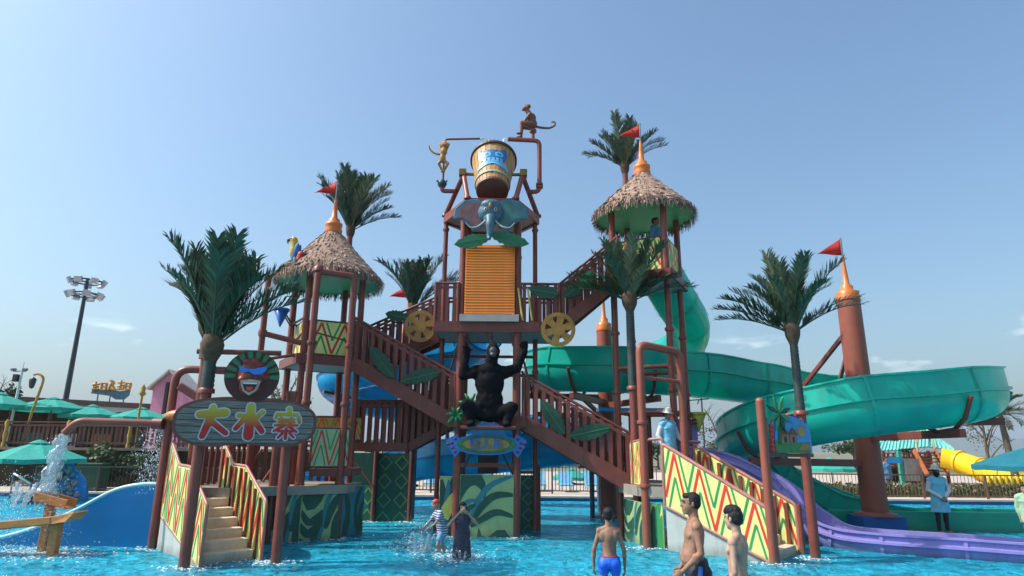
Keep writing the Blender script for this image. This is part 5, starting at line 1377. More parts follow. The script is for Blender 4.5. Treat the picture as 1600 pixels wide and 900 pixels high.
def grad_mat(name, c0, c1, z0, z1):
    m = bpy.data.materials.new(name); m.use_nodes = True; n, l = m.node_tree.nodes, m.node_tree.links; b = n['Principled BSDF']
    tcn = n.new('ShaderNodeTexCoord'); sp = n.new('ShaderNodeSeparateXYZ'); mr = n.new('ShaderNodeMapRange'); mr.inputs[1].default_value = z0; mr.inputs[2].default_value = z1
    mx = n.new('ShaderNodeMix'); mx.data_type = 'RGBA'; mx.inputs['A'].default_value = (*c0, 1); mx.inputs['B'].default_value = (*c1, 1)
    l.new(tcn.outputs['Object'], sp.inputs[0]); l.new(sp.outputs['Z'], mr.inputs[0]); l.new(mr.outputs[0], mx.inputs['Factor']); l.new(mx.outputs['Result'], b.inputs['Base Color']); b.inputs['Roughness'].default_value = .5
    return m
zc = 2.42 + .20
LETR = grad_mat('red_to_lime_letter', (.45, .012, .012), (.42, .40, .03), zc - .06, zc + .26)
LETW = pm('letter_outline', (.55, .60, .66), .5, .08, 4.0)
def thick(a, b, w0, w1, n=5):
    """2-D tapering stroke with round ends"""
    ax, az = a; bx, bz = b; dx, dz = bx - ax, bz - az; L = math.hypot(dx, dz); dx, dz = dx / L, dz / L; nx_, nz_ = -dz, dx
    pts = []
    for k in range(n + 1):
        t_ = PI / 2 + PI * k / n; pts.append((ax + (nx_ * math.sin(t_) + dx * math.cos(t_)) * w0 , az + (nz_ * math.sin(t_) + dz * math.cos(t_)) * w0))
    for k in range(n + 1):
        t_ = -PI / 2 + PI * k / n; pts.append((bx + (nx_ * math.sin(t_) + dx * math.cos(t_)) * w1, bz + (nz_ * math.sin(t_) + dz * math.cos(t_)) * w1))
    return pts
glyphs = {
 -.58: [((-.2, .12), (.2, .16), .062, .075), ((0, .25), (.0, .1), .05, .06), ((-.01, .1), (-.12, -.25), .07, .05), ((.0, .0), (.25, -.19), .05, .045)],
 .04: [((0, .28), (0, -.23), .065, .085), ((-.19, .12), (-.09, .11), .042, .042), ((-.08, .08), (-.22, -.11), .045, .04), ((.2, .19), (.1, .08), .042, .042), ((.07, .05), (.22, -.15), .052, .048)],
 .67: [((.02, .25), (.04, .19), .045, .035), ((-.18, .16), (.17, .16), .03, .03), ((-.18, .16), (-.2, .09), .028, .022), ((.2, .1), (.22, .02), .034, .028), ((-.1, .10), (-.07, -.02), .022, .022), ((.07, .10), (.06, -.02), .022, .022), ((-.15, .07), (.13, .07), .02, .02), ((-.14, .02), (.13, .02), .02, .02), ((-.2, -.035), (.19, -.035), .022, .022), ((-.05, -.05), (-.21, -.14), .026, .022), ((.04, -.05), (.18, -.15), .026, .022), ((-.14, -.14), (.13, -.14), .022, .022), ((0, -.1), (0, -.27), .026, .028), ((-.06, -.18), (-.13, -.26), .024, .02), ((.07, -.18), (.14, -.25), .024, .02)]}
for gx, st in glyphs.items():
    gw, gr = MB(), MB()
    for k, (a, b, w0, w1) in enumerate(st):
        A2, B2 = (a[0] + gx, a[1]), (b[0] + gx, b[1])
        gw.plate(thick(A2, B2, w0 + .022, w1 + .022), SO, exs, ZH, .02 + .0006 * k, .062)
        gr.plate(thick(A2, B2, w0, w1), SO, exs, ZH, .018 + .0007 * k, .082)
    gw.build('character_outline', LETW, SG); gr.build('character', LETR, SG)

# round mask above it
MO = SO + exs * .0 + ZH * .82 + fn * .0
MK = thing('tribal_mask', 'round laughing mask with blue sunglasses and green rays above the wooden sign', 'mask', SO + ZH * .4)
circ = lambda r, n=36, cx=0, cz=0, sx=1, sz=1: [(cx + r * sx * math.cos(2 * PI * i / n), cz + r * sz * math.sin(2 * PI * i / n)) for i in range(n)]
MB().plate(circ(.47), MO, exs, ZH, .06).build('disc', pm('mask_maroon', (.06, .012, .014), .5, .2, 6.0), MK)
for k in range(15):
    a = R(-60 + k * 20.0)
    if 195 < (-60 + k * 20) % 360 < 345: continue
    ca, sa = math.cos(a), math.sin(a)
    MB().plate([(ca * .28 - sa * .028, sa * .28 + ca * .028), (ca * .28 + sa * .028, sa * .28 - ca * .028), (ca * .455 + sa * .045, sa * .455 - ca * .045), (ca * .455 - sa * .045, sa * .455 + ca * .045)], MO, exs, ZH, .012, .06).build('ray', pm('mask_green', (.015, .17, .07), .5, .2, 6.0), MK)
g = MB()
def mp3(u, v, w): return MO + exs * u + ZH * v + fn * w
Mx = Matrix((exs, -fn, ZH)).transposed()
for (u, v, w, ru, rw, rv) in ((-.03, .02, .05, .27, .14, .3), (-.02, -.2, .07, .22, .14, .2), (-.08, .0, .17, .12, .08, .09), (.27, .02, .06, .06, .06, .11), (-.12, .28, .1, .09, .07, .07), (.02, .3, .1, .09, .07, .07), (.13, .24, .08, .09, .07, .06), (-.18, -.07, .13, .09, .07, .06), (.12, -.08, .12, .1, .08, .07)):
    g.ell(mp3(u * .9, v * .92, w), (ru * .88, rw, rv * .9), Mx)
remesh(g, 'face', pm('mask_red', (.22, .035, .022), .45, .4, 5.0, .1), MK, .018, 3)
MB().plate([(-.24, .17), (-.1, .12), (.02, .12), (.22, .18), (.24, .12), (.15, .03), (.02, .02), (-.06, .07), (-.13, .05), (-.22, .08)], MO, exs, ZH, .05, .19).build('sunglasses', pm('mask_blue', (.01, .20, .65), .25, .1, 6.0), MK)
MB().plate([(-.19, -.1), (-.02, -.06), (.16, -.09), (.1, -.26), (-.02, -.35), (-.13, -.28)], MO, exs, ZH, .03, .195).build('lips', pm('mask_lip', (.42, .33, .28), .5, .15, 6.0), MK)
MB().plate([(-.15, -.13), (.11, -.125), (.06, -.25), (-.02, -.3), (-.1, -.26)], MO, exs, ZH, .006, .226).build('mouth', BLACK, MK)
MB().plate([(-.08, -.2), (.04, -.2), (.02, -.26), (-.02, -.285), (-.07, -.25)], MO, exs, ZH, .004, .233).build('tongue', REDS, MK)
MB().plate([(-.14, -.13), (.1, -.127), (.09, -.15), (-.13, -.152)], MO, exs, ZH, .004, .2335).build('teeth', WHITE, MK)

# lazy island sign
IO = V((-.57, 15.32, 2.10))
IS = thing('island_sign', 'oval blue framed sign with three blue characters under the gorilla', 'sign', IO)
SB = pm('sign_blue', (.02, .16, .50), .4, .15, 5.0)
MB().plate(circ(1, 40, 0, 0, .78, .245), IO, XH, ZH, .08).build('frame', SB, IS)
MB().plate(circ(1, 40, 0, 0, .70, .20), IO, XH, ZH, .02, .08).build('green_ring', pm('sign_leafy', (.03, .16, .06), .5, .5, 14.0), IS)
MB().plate(circ(1, 40, 0, 0, .55, .145), IO, XH, ZH, .015, .10).build('plaque', pm('sign_ochre', (.34, .24, .07), .6, .25, 8.0), IS)
crest = [(-.36, .2)] + [(-.36 + .78 * k / 16, .24 + .30 * math.sin(PI * (k + 1) / 18) ** .8 + (.035 if k % 2 else 0)) for k in range(17)] + [(.46, .18)]
MB().plate(crest, IO - YH * -.03, XH, ZH, .08).build('wave_crest', pm('wave_blue', (.04, .30, .62), .4, .2, 6.0), IS)
for s in (-1, 1):
    MB().plate([(s * .70, .24), (s * .95, .1), (s * .93, -.03), (s * .86, -.12), (s * .74, -.3), (s * .62, -.16), (s * .66, .15)][::s], IO + YH * .02, XH, ZH, .09).build('claw', SB, IS)
    for (u, v) in ((.74, .12), (.82, .03), (.9, .0), (.8, -.08), (.74, -.17)): MB().ell(IO + V((s * u, -.075, v)), (.04, .012, .03)).build('red_spot', pm('spot_red', (.16, .01, .03), .4, .2, 5.0), IS)
def text_part(body, parent, mat, o, ex_, size, off, depth, wofs):
    cu = bpy.data.curves.new('text', 'FONT'); cu.body = body; cu.size = size; cu.align_x = 'CENTER'; cu.align_y = 'CENTER'; cu.extrude = depth; cu.offset = wofs
    ob = bpy.data.objects.new('text', cu); COL.objects.link(ob)
    me = bpy.data.meshes.new_from_object(ob.evaluated_get(bpy.context.evaluated_depsgraph_get())); bpy.data.objects.remove(ob)
    ex_ = V(ex_); fnn = ex_.cross(ZH); M4 = Matrix((ex_, ZH, fnn)).transposed().to_4x4(); M4.translation = V(o) + fnn * off - ORG[parent.name]
    me.transform(M4); me.materials.clear(); me.materials.append(mat); me.name = 'lettering'
    for p in me.polygons: p.use_smooth = False
    b = bpy.data.objects.new('lettering', me); COL.objects.link(b); b.parent = parent; return b
text_part('懒人岛', IS, SB, IO + V((0, 0, -.0)), XH, .27, .122, .01, .008)
for x in (-.5, .5): MB().tube([IO + V((x, .06, -.1)), IO + V((x, .32, -.1))], .03, 6).build('bracket', BROWN2, IS)

# huts picture sign
HO = V((5.5, 12.72, 2.33)); exh = V((1.06, .55, 0)).normalized()
HS = thing('hut_sign', 'painted picture sign of two huts, a sun and a palm on a brown post', 'sign', (4.88, 12.42, -.22))
post(HS, (4.86, 12.40), -.22, 2.95, .085, PYLON)
MB().lathe([(.085, 0), (.07, .05), (.0, .07)], (4.86, 12.40, 2.95), 12).build('cap', PYLON, HS)
hu = [(-.48, -.36), (.56, -.36), (.56, -.02), (.5, .2), (.36, .3), (.0, .36), (-.45, .36)]
HB = MB().plate(hu, HO, exh, ZH, .06); HBo = HB.build('board', pm('hut_sky', (.05, .26, .55), .5, .15, 4.0), HS)
def hp(poly, mat, off, name, th=.006): MB().plate(poly, HO, exh, ZH, th, .06 + off).build(name, mat, HBo)
hp([(-.48, -.36), (.5, -.36), (.5, -.14), (.2, -.16), (-.1, -.18), (-.48, -.12)], pm('hut_grass', (.04, .19, .05), .5, .25, 8.0), .001, 'grass')
hp([(.15, -.30), (.5, -.30), (.5, -.18), (.3, -.17)], pm('hut_sand', (.34, .16, .05), .5, .2, 8.0), .004, 'sand')
hp(circ(.1, 18, .28, .05), pm('hut_sun', (.45, .25, .05), .5, .2, 8.0), .003, 'sun_disc')
for k in range(9):
    a = R(k * 24 - 10); hp([(.28 + math.cos(a) * .12 - math.sin(a) * .012, .05 + math.sin(a) * .12 + math.cos(a) * .012), (.28 + math.cos(a) * .12 + math.sin(a) * .012, .05 + math.sin(a) * .12 - math.cos(a) * .012), (.28 + math.cos(a) * .18, .05 + math.sin(a) * .18)], pm('hut_sun', (.45, .25, .05), .5, .2, 8.0), .002, 'sun_ray')
for (u, s_) in ((-.2, 1.0), (.03, 1.0)):
    hp([(u - .1, -.18), (u + .1, -.18), (u + .1, .0), (u - .1, .0)], pm('hut_wall', (.28, .14, .06), .5, .25, 8.0), .008 + .002 * (u > 0), 'hut')
    hp([(u - .14, -.01), (u + .14, -.01), (u, .13)], pm('hut_roof', (.16, .06, .03), .5, .25, 8.0), .012 + .002 * (u > 0), 'hut_roof')
    hp([(u - .025, -.16), (u + .025, -.16), (u + .025, -.05), (u - .025, -.05)], BLACK, .016, 'hut_door')
hp([(-.4, -.2), (-.28, -.2), (-.27, .3), (-.36, .3)], pm('hut_trunk', (.03, .11, .03), .5, .25, 8.0), .006, 'palm_trunk')
for k in range(8):
    a = R(k * 45 + 20); ca, sa = math.cos(a), math.sin(a); Lf = .38
    MB().plate([(-.33 , .38), (-.33 + ca * Lf * .5 - sa * .05, .38 + sa * Lf * .5 + ca * .05), (-.33 + ca * Lf, .38 + sa * Lf), (-.33 + ca * Lf * .5 + sa * .05, .38 + sa * Lf * .5 - ca * .05)], HO, exh, ZH, .02, .075 + .002 * k).build('palm_leaf', STARG if k % 3 else LEAFG, HS)
for k in range(6): MB().ell(HO + exh * -.53 + ZH * (-.3 + k * .09) + exh.cross(ZH) * .03, (.045, .045, .055)).build('red_lamp', REDS, HS)
for k in range(6): MB().ell(HO + exh * (-.0 + k * .085) + ZH * (.375 - .01 * k * k * .5) + exh.cross(ZH) * .03, (.05, .04, .025)).build('red_trim', REDS if k % 2 == 0 else BLACK, HS)
MB().beam((4.86, 12.42, 1.93), (6.05, 13.0, 1.93), .07, .07).build('cross_bar', BROWN2, HS)

# leaves, wheels and star plants fixed on the railings
def leaf_cut(label, o, ex_, ang, L=.75, w=.2, mat=LEAFG, pair=None):
    o, ex_ = V(o), V(ex_).normalized(); fnn = ex_.cross(ZH)
    t = thing('leaf_cutout', label, 'leaf ornament', o, 'leaf ornaments on the railings')
    ca, sa = math.cos(R(ang)), math.sin(R(ang)); pts = []
    N = 14
    for sd in (1, -1):
        rng = range(N + 1) if sd == 1 else range(N - 1, 0, -1)
        for k in rng:
            f = k / N; u = L * (f - .5); v = sd * w * math.sin(PI * f) ** .7 * (1.0 if k % 2 == 0 else .78) if 0 < k < N else 0
            pts.append((u * ca - v * sa, u * sa + v * ca))
    MB().plate(pts[::-1], o, ex_, ZH, .03).build('blade', mat, t)
    MB().beam(o + fnn * .035 + (ex_ * ca + ZH * sa) * -L * .48, o + fnn * .035 + (ex_ * ca + ZH * sa) * L * .46, .012, .014).build('midrib', STARG, t)
    return t
yF = 15.74
def on(px, py, Y): return P(px, py, Y)
leaf_cut('steep dark leaf ornament on the falling left staircase', on(597, 566, yF), XH, -50, 1.05, .21)
leaf_cut('broad dark leaf ornament low on the falling left staircase', on(658, 588, yF), XH, 14, 1.05, .2)
leaf_cut('small dark leaf ornament on the climbing left staircase left of the gold wheel', on(620, 494, 16.85), XH, -12, .65, .17)
leaf_cut('dark leaf ornament on the climbing left staircase right of the gold wheel', on(690, 486, 16.8), XH, 48, .6, .17)
leaf_cut('flat dark leaf ornament on the top deck railing', on(850, 456, 15.56), XH, -10, .8, .2)
leaf_cut('rising dark leaf ornament on the top deck railing', on(898, 452, 15.55), XH, 38, .7, .18)
leaf_cut('bright leaf ornament at the head of the pale bottomed staircase', on(915, 438, 15.5), XH, 55, .6, .17, STARG)
leaf_cut('steep dark leaf ornament on the falling right staircase', on(864, 652, 15.55), V((1, -.2, 0)), -55, 1.0, .21)
leaf_cut('level dark leaf ornament on the falling right staircase', on(922, 675, 15.35), V((1, -.2, 0)), 12, 1.05, .2)
for nm, (px, py, Y), in (('left', (657, 510, 16.5)), ('right', (872, 515, 15.45))):
    o = P(px, py, Y)
    t = thing('gold_wheel', 'flat gold spoked wheel on the %s' % ('climbing left staircase' if nm == 'left' else 'edge of the top deck'), 'wheel', o, 'gold wheels')
    g = MB(); r0, r1, n_ = .29, .43, 36
    def ringp(ra, rb, a0, a1, k=6): return [(ra * math.cos(a0 + (a1 - a0) * i / k), ra * math.sin(a0 + (a1 - a0) * i / k)) for i in range(k + 1)] + [(rb * math.cos(a1 - (a1 - a0) * i / k), rb * math.sin(a1 - (a1 - a0) * i / k)) for i in range(k + 1)]
    for k in range(8): g.plate(ringp(r1, .33, 2 * PI * (k + 1) / 8, 2 * PI * k / 8), o, XH, ZH, .05)
    g.build('rim', GOLD, t)
    MB().plate(circ(.17, 24)[::1], o, XH, ZH, .055).build('hub', GOLD, t)
    for k in range(6):
        a = PI * k / 3 + .3; ca, sa = math.cos(a), math.sin(a)
        MB().plate([(ca * .15 + sa * .075, sa * .15 - ca * .075), (ca * .34 + sa * .1, sa * .34 - ca * .1), (ca * .34 - sa * .1, sa * .34 + ca * .1), (ca * .15 - sa * .075, sa * .15 + ca * .075)], o, XH, ZH, .045).build('spoke', GOLD, t)
    MB().tube([o + V((0, -.03, 0)), o + V((0, .2, 0))], .03, 8).build('axle', DARKM, t)
for lab, (px, py), s in (('upper', (735, 632), 1.0), ('lower left', (713, 650), .85), ('lower right', (742, 655), .8)):
    o = P(px, py, 15.4)
    t = thing('star_plant', 'bright green star shaped plant beside the gorilla, %s of three' % lab, 'plant ornament', o, 'star plants by the gorilla')
    for k in range(7):
        a = 2 * PI * k / 7 + .25; d = V((math.cos(a), -.25, math.sin(a)))
        pts = cr([o, o + d * .14 * s + V((0, -.05, .02)), o + d * .3 * s + V((0, .0, -.01))], 4)
        MB().tube(pts, [.02, .035, .045, .05, .048, .042, .032, .02, .004], 6).build('leaf', STARG, t)
    MB().ell(o, .045).build('core', LEAFG, t)
    MB().tube([o + V((0, .02, 0)), V((o.x, o.y + .1, 2.75))], .025, 6).build('stem', LEAFG, t)

# ================================================================== SCULPTURES
GBLK = pm('gorilla_fur', (.0055, .006, .008), .85, .3, 14.0, .6, spec=.15)
GO = thing('gorilla_statue', 'black gorilla statue squatting with raised arms on the central landing', 'statue', (-.48, 15.35, 2.5))
g = MB(); O = V((-.52, 15.3, 0))
def e_(x, y, z, r, M=None): g.ell(O + V((x, y, z)), r, M)
def c_(a, b, r0, r1): g.cap(O + V(a), O + V(b), r0, r1)
e_(0, 0, 3.55, (.36, .27, .40)); e_(0, .02, 3.12, (.34, .26, .36)); e_(0, .03, 2.82, (.29, .24, .22)); e_(0, -.02, 3.85, (.34, .22, .18))
c_((0, -.02, 3.9), (.06, -.08, 4.15), .16, .15); e_(.07, -.06, 4.3, (.17, .19, .22)); e_(.08, -.2, 4.22, (.12, .11, .11)); e_(.07, .0, 4.47, (.1, .13, .1)); e_(.08, -.19, 4.36, (.14, .06, .04))
for s in (-1, 1):
    e_(s * .34, 0, 3.8, (.17, .16, .17))
    c_((s * .34, 0, 3.8), (s * .66, -.02, 3.72 if s < 0 else 3.9), .14, .115)
    c_((s * .66, -.02, 3.72 if s < 0 else 3.9), (s * .58 if s < 0 else s * .84, -.08, 4.22 if s < 0 else 4.35), .12, .085)
    hx_ = s * .58 if s < 0 else s * .84; hz_ = 4.28 if s < 0 else 4.42
    e_(hx_, -.1, hz_, (.1, .07, .1))
    for q in range(4): c_((hx_ + (q - 1.5) * .045, -.13, hz_ + .05), (hx_ + (q - 1.5) * .055, -.17, hz_ + .13), .026, .022)
    c_((hx_ - s * .08, -.12, hz_ - .02), (hx_ - s * .13, -.16, hz_ + .05), .026, .02)
    c_((s * .18, 0, 2.82), (s * .55, -.2, 3.0 if s < 0 else 2.95), .19, .15)
    c_((s * .55, -.2, 3.0 if s < 0 else 2.95), (s * .42, -.18, 2.62), .14, .1)
    e_(s * .42, -.28, 2.56, (.11, .2, .07))
    e_(s * .05, -.2, 4.3, .02)
remesh(g, 'body', GBLK, GO, .03, 2, disp=.02, dscale=9)
GF = pm('gorilla_face', (.035, .034, .036), .5, .2, 10.0, .2)
g = MB(); e_(.08, -.235, 4.27, (.105, .075, .13)); e_(.08, -.28, 4.19, (.085, .06, .06)); remesh(g, 'face', GF, GO, .015, 2)
for s in (-1, 1): MB().ell(O + V((.08 + s * .045, -.31, 4.31)), .014).build('eye', BLACK, GO)
MB().box(O + V((0, -.05, 2.48)), (1.3, .55, .08)).build('ledge', BROWN2, GO, .02)

# elephant head
EL = thing('elephant_head', 'blue elephant head with spread ears and tusks above the orange slats', 'statue', (-.57, 15.5, 7.2))
g = MB(); O = V((-.57, 15.32, 0))
e_(0, 0, 7.95, (.34, .26, .34)); e_(0, -.1, 8.12, (.27, .18, .16)); e_(0, -.1, 7.7, (.18, .18, .18))
trk = cr([(0, -.22, 7.75), (0, -.34, 7.5), (.0, -.34, 7.3), (-.02, -.36, 7.15), (.0, -.45, 7.08)], 5)
g.tube([O + p for p in trk], [.14 - .005 * i for i in range(len(trk))], 12)
remesh(g, 'head', pm('elephant_blue', (.045, .13, .19), .5, .35, 5.0, .2), EL, .025, 3)
for s in (-1, 1):
    pts = [(s * .12, .34), (s * .36, .46), (s * .7, .42), (s * .93, .2), (s * .98, -.1), (s * .78, -.1), (s * .6, -.26), (s * .46, -.42), (s * .2, -.34)]
    MB().plate(pts[::-s], O + V((0, .08, 7.88)), V((1, -.0, 0)), ZH, .07).build('ear', pm('elephant_ear', (.04, .15, .21), .5, .3, 5.0, .2), EL, .02)
    MB().plate([(u * .86 + s * .02, v * .8) for u, v in pts][::-s], O + V((0, .08, 7.88)), XH, ZH, .015, .07).build('inner_ear', pm('inner_ear_%d' % s, (.20, .09, .10) if s < 0 else (.05, .16, .15), .5, .3, 5.0), EL)
    MB().tube(cr([O + V((s * .12, -.2, 7.66)), O + V((s * .3, -.34, 7.45)), O + V((s * .5, -.36, 7.42)), O + V((s * .62, -.36, 7.55))], 5), [.03 - .0016 * i for i in range(16)], 8).build('tusk', pm('tusk_ivory', (.42, .40, .34), .5, .1, 4.0), EL)
    MB().ell(O + V((s * .13, -.235, 7.95)), (.045, .03, .055)).build('eye', pm('eye_white', (.5, .45, .3), .3, .1, 5.0), EL)
    MB().ell(O + V((s * .13, -.262, 7.95)), (.02, .012, .03)).build('pupil', BLACK, EL)
MB().ell(O + V((0, -.27, 8.05)), (.05, .03, .08)).build('forehead_jewel', GOLD, EL)
for lab, (px, py), an, L in (('left', (738, 377), 12, .95), ('right', (796, 374), -14, 1.05)):
    leaf_cut('broad green leaf below the elephant head, the %s one' % lab, P(px, py, 15.38), XH, an if lab != 'right' else an, L, .2, pm('leaf_jade', (.02, .15, .07), .45, .2, 6.0))

# tipping bucket
BK = thing('tipping_bucket', 'big wooden stave bucket with a blue emblem tipped on its axle', 'bucket', (-.55, 16.0, 9.3))
tilt = Matrix.Rotation(R(-31), 3, 'X')
BC = V((-.55, 16.0, 9.36)); N = 26
WBK = pm('bucket_stave', (.52, .30, .10), .55, .3, 5.0, .2, stretch=(1, 1, .15), col2=(.36, .18, .055))
def bkp(r, a, z): return BC + tilt @ V((r * math.cos(a), r * math.sin(a), z))
zt_, zb_ = .62, -.80; rt_, rb_ = .62, .42
for k in range(N):
    a0, a1 = 2 * PI * k / N + .012, 2 * PI * (k + 1) / N - .012; dr = random.uniform(-.004, .006)
    vs_ = []
    for z, r in ((zb_, rb_), (zt_, rt_)):
        for rr in (r + dr, r - .035):
            for a in (a0, a1): vs_.append(bkp(rr, a, z))
    MB().add(vs_, [(0, 1, 5, 4), (2, 6, 7, 3), (0, 4, 6, 2), (1, 3, 7, 5), (4, 5, 7, 6), (0, 2, 3, 1)]).build('stave', WBK, BK)
def bk_ring(z, r, w, h, nm, mat):
    g = MB(); n_ = 40; vs_ = []; fs_ = []
    for i in range(n_):
        a = 2 * PI * i / n_
        for rr, zz in ((r, z - h), (r + w, z - h), (r + w, z + h), (r, z + h)): vs_.append(bkp(rr, a, zz))
    for i in range(n_):
        for j in range(4): fs_.append((i * 4 + j, ((i + 1) % n_) * 4 + j, ((i + 1) % n_) * 4 + (j + 1) % 4, i * 4 + (j + 1) % 4))
    g.add(vs_, fs_, False).build(nm, mat, BK)
DKR = pm('dark_red_band', (.07, .022, .018), .5, .2, 5.0)
bk_ring(zt_ + .01, rt_ - .05, .09, .045, 'rim_band', DKR)
bk_ring(-.52, .47, .012, .045, 'hoop_band', pm('pale_band', (.36, .33, .22), .55, .2, 5.0))
MB().lathe([(rb_ + .01, zb_ - .02), (rb_ + .01, zb_ + .06)], (0, 0, 0), 32, False, None)
g = MB(); n_ = 32
g.add([bkp(rb_ + .012, 2 * PI * i / n_, zb_ - .03) for i in range(n_)] + [bkp(rb_ + .02, 2 * PI * i / n_, zb_ + .05) for i in range(n_)], [tuple(reversed(range(n_)))] + [(i, (i + 1) % n_, n_ + (i + 1) % n_, n_ + i) for i in range(n_)])
g.build('bottom', pm('bucket_bottom', (.13, .04, .025), .5, .2, 4.0), BK)
for s in (-1, 1): MB().tube([V((-.55 + s * .45, 16.0, 9.34)), V((-.55 + s * .82, 16.0, 9.34))], .045, 10).build('axle', pm('brass_bearing', (.22, .14, .04), .45, .2, 6.0, metal=.5), BK)
def on_bucket(u, v, off):
    u, v = u * 1.3, v * 1.25 - .02   # u arc metres from the front centre, v along the axis
    r = rb_ + (rt_ - rb_) * (v - zb_) / (zt_ - zb_) + off
    return bkp(r, -PI / 2 + u / r, v)
def bk_patch(poly, off, nm, mat):
    n0 = len(poly); cx, cz = sum(p[0] for p in poly) / n0, sum(p[1] for p in poly) / n0
    dense = []
    for i in range(n0):
        a, b = poly[i], poly[(i + 1) % n0]
        for k in range(4): dense.append((a[0] + (b[0] - a[0]) * k / 4, a[1] + (b[1] - a[1]) * k / 4))
    rings = [[(cx + (u - cx) * q, cz + (v - cz) * q) for u, v in dense] for q in (1, .75, .5, .25)]
    vs_ = [on_bucket(u, v, off) for rg in rings for u, v in rg] + [on_bucket(cx, cz, off)]; m = len(dense); fs_ = []
    for q in range(3):
        for i in range(m): fs_.append((q * m + i, q * m + (i + 1) % m, (q + 1) * m + (i + 1) % m, (q + 1) * m + i))
    for i in range(m): fs_.append((3 * m + i, 3 * m + (i + 1) % m, 4 * m))
    MB().add(vs_, fs_, True).build(nm, mat, BK)
EB, EBL = pm('emblem_blue', (.02, .15, .38), .4, .2, 6.0), pm('emblem_light_blue', (.13, .42, .75), .4, .15, 6.0)
bk_patch([(-.34, .32), (-.26, .2), (-.1, .26), (.1, .26), (.26, .2), (.3, .36), (.33, .18), (.28, -.02), (.1, -.08), (-.1, -.08), (-.28, -.02), (-.34, .12)], .014, 'emblem', EB)
for s in (-1, 1):
    bk_patch([(s * .05, .06), (s * .2, .05), (s * .24, .15), (s * .14, .22), (s * .05, .17)], .018, 'emblem_eye', EBL)
    bk_patch([(s * .09, .09), (s * .17, .09), (s * .18, .15), (s * .1, .16)], .021, 'emblem_pupil', EB)
bk_patch([(-.4, -.28), (-.3, -.12), (0, -.06), (.3, -.12), (.42, -.3), (.22, -.2), (0, -.17), (-.22, -.2)], .019, 'emblem_wave', EBL)
for k in range(5): bk_patch([(-.2 + k * .09, -.12), (-.14 + k * .09, -.12), (-.14 + k * .09, .0), (-.2 + k * .09, .0)], .024, 'emblem_tooth', EBL)

# filling pipes and monkeys
t = thing('filling_pipe', 'thick brown filling pipe right of the bucket', 'pipe', (.62, 16.2, 8.9))
x = .74
MB().tube(bend([(.38, 16.2, 8.92), (x, 16.2, 8.92), (x, 16.2, 10.48), (-.15, 16.2, 10.52)], .16), .065, 12).build('pipe', BROWN, t)
for z in (9.06, 9.14): MB().lathe([(.1, -.03), (.1, .03)], (x, 16.2, z), 12).build('flange', BROWN2, t)
MB().tube([(.56, 16.2, 10.5), (.56, 16.2, 10.82)], .05, 10).build('stub', BROWN, t); MB().lathe([(.1, -.04), (.1, .04)], (.56, 16.2, 10.78), 12).build('flange', BROWN, t)
t = thing('filling_pipe', 'thin filling pipe left of the bucket', 'pipe', (-1.85, 16.2, 8.9))
x = -1.95
MB().tube(bend([(-1.6, 16.2, 8.92), (x - .02, 16.2, 8.92), (x - .02, 16.2, 9.12)], .12), .06, 10).build('elbow', BROWN, t)
MB().lathe([(.09, -.1), (.13, -.03), (.13, .03), (.08, .1)], (x - .02, 16.2, 9.14), 10).build('valve', pm('valve_blue', (.02, .05, .1), .5, .2, 6.0), t)
for a in range(3): MB().tube([(x - .02, 16.2, 9.14), (x - .02 + .17 * math.cos(a * 2.1 + .5), 16.2 - .1, 9.14 + .1 * math.sin(a * 2.1 + .5))], .025, 6).build('valve_handle', pm('valve_blue', (.02, .05, .1), .5, .2, 6.0), t)
MB().tube(bend([(x, 16.2, 9.2), (x, 16.2, 10.5), (-.95, 16.2, 10.53)], .1), .03, 8).build('pipe', BROWN2, t)
MKB = pm('monkey_brown', (.17, .065, .04), .6, .3, 8.0, .3)
MN = thing('monkey_statue', 'brown monkey statue sitting on the thick filling pipe', 'statue', (.5, 16.2, 10.55))
g = MB(); O = V((.42, 16.15, 0))
e_(.1, 0, 10.98, (.16, .14, .17)); e_(.08, 0, 11.16, (.15, .13, .16)); c_((.06, 0, 11.26), (-.02, 0, 11.38), .08, .07); e_(-.06, 0, 11.48, (.1, .09, .105)); e_(-.14, 0, 11.44, (.055, .05, .05)); e_(.0, .0, 11.53, (.08, .08, .07))
for s in (-1, 1):
    e_(-.02, s * .095, 11.48, (.025, .015, .035))
    c_((.05, s * .13, 11.22), (-.06, s * .15, 11.05), .055, .045); c_((-.06, s * .15, 11.05), (-.16, s * .09, 10.93), .042, .032)
    c_((.08, s * .1, 10.92), (-.18, s * .12, 10.95), .085, .065); c_((-.18, s * .12, 10.95), (-.2, s * .11, 10.66), .058, .045); e_(-.25, s * .11, 10.62, (.1, .045, .04))
remesh(g, 'body', MKB, MN, .016, 3)
MB().tube(cr([O + V((.2, 0, 10.9)), O + V((.4, 0, 10.86)), O + V((.62, 0, 10.86)), O + V((.76, 0, 10.95)), O + V((.74, 0, 11.05)), O + V((.66, 0, 11.03))], 5), [.04 - .0008 * i for i in range(26)], 8).build('tail', MKB, MN)
g = MB(); e_(-.155, 0, 11.45, (.035, .065, .06)); remesh(g, 'face', pm('monkey_face', (.3, .16, .11), .6, .2, 8.0), MN, .012, 1)
MN2 = thing('monkey_statue', 'golden monkey statue clinging to the thin filling pipe', 'statue', (-2.0, 16.15, 9.6))
MKG = pm('monkey_gold', (.36, .18, .045), .6, .3, 8.0, .3)
g = MB(); O = V((-1.97, 16.08, 0))
e_(.0, 0, 9.86, (.09, .09, .15)); e_(.03, -.02, 10.05, (.1, .09, .12)); e_(.04, -.04, 10.26, (.09, .09, .095)); e_(.07, -.1, 10.23, (.05, .04, .045))
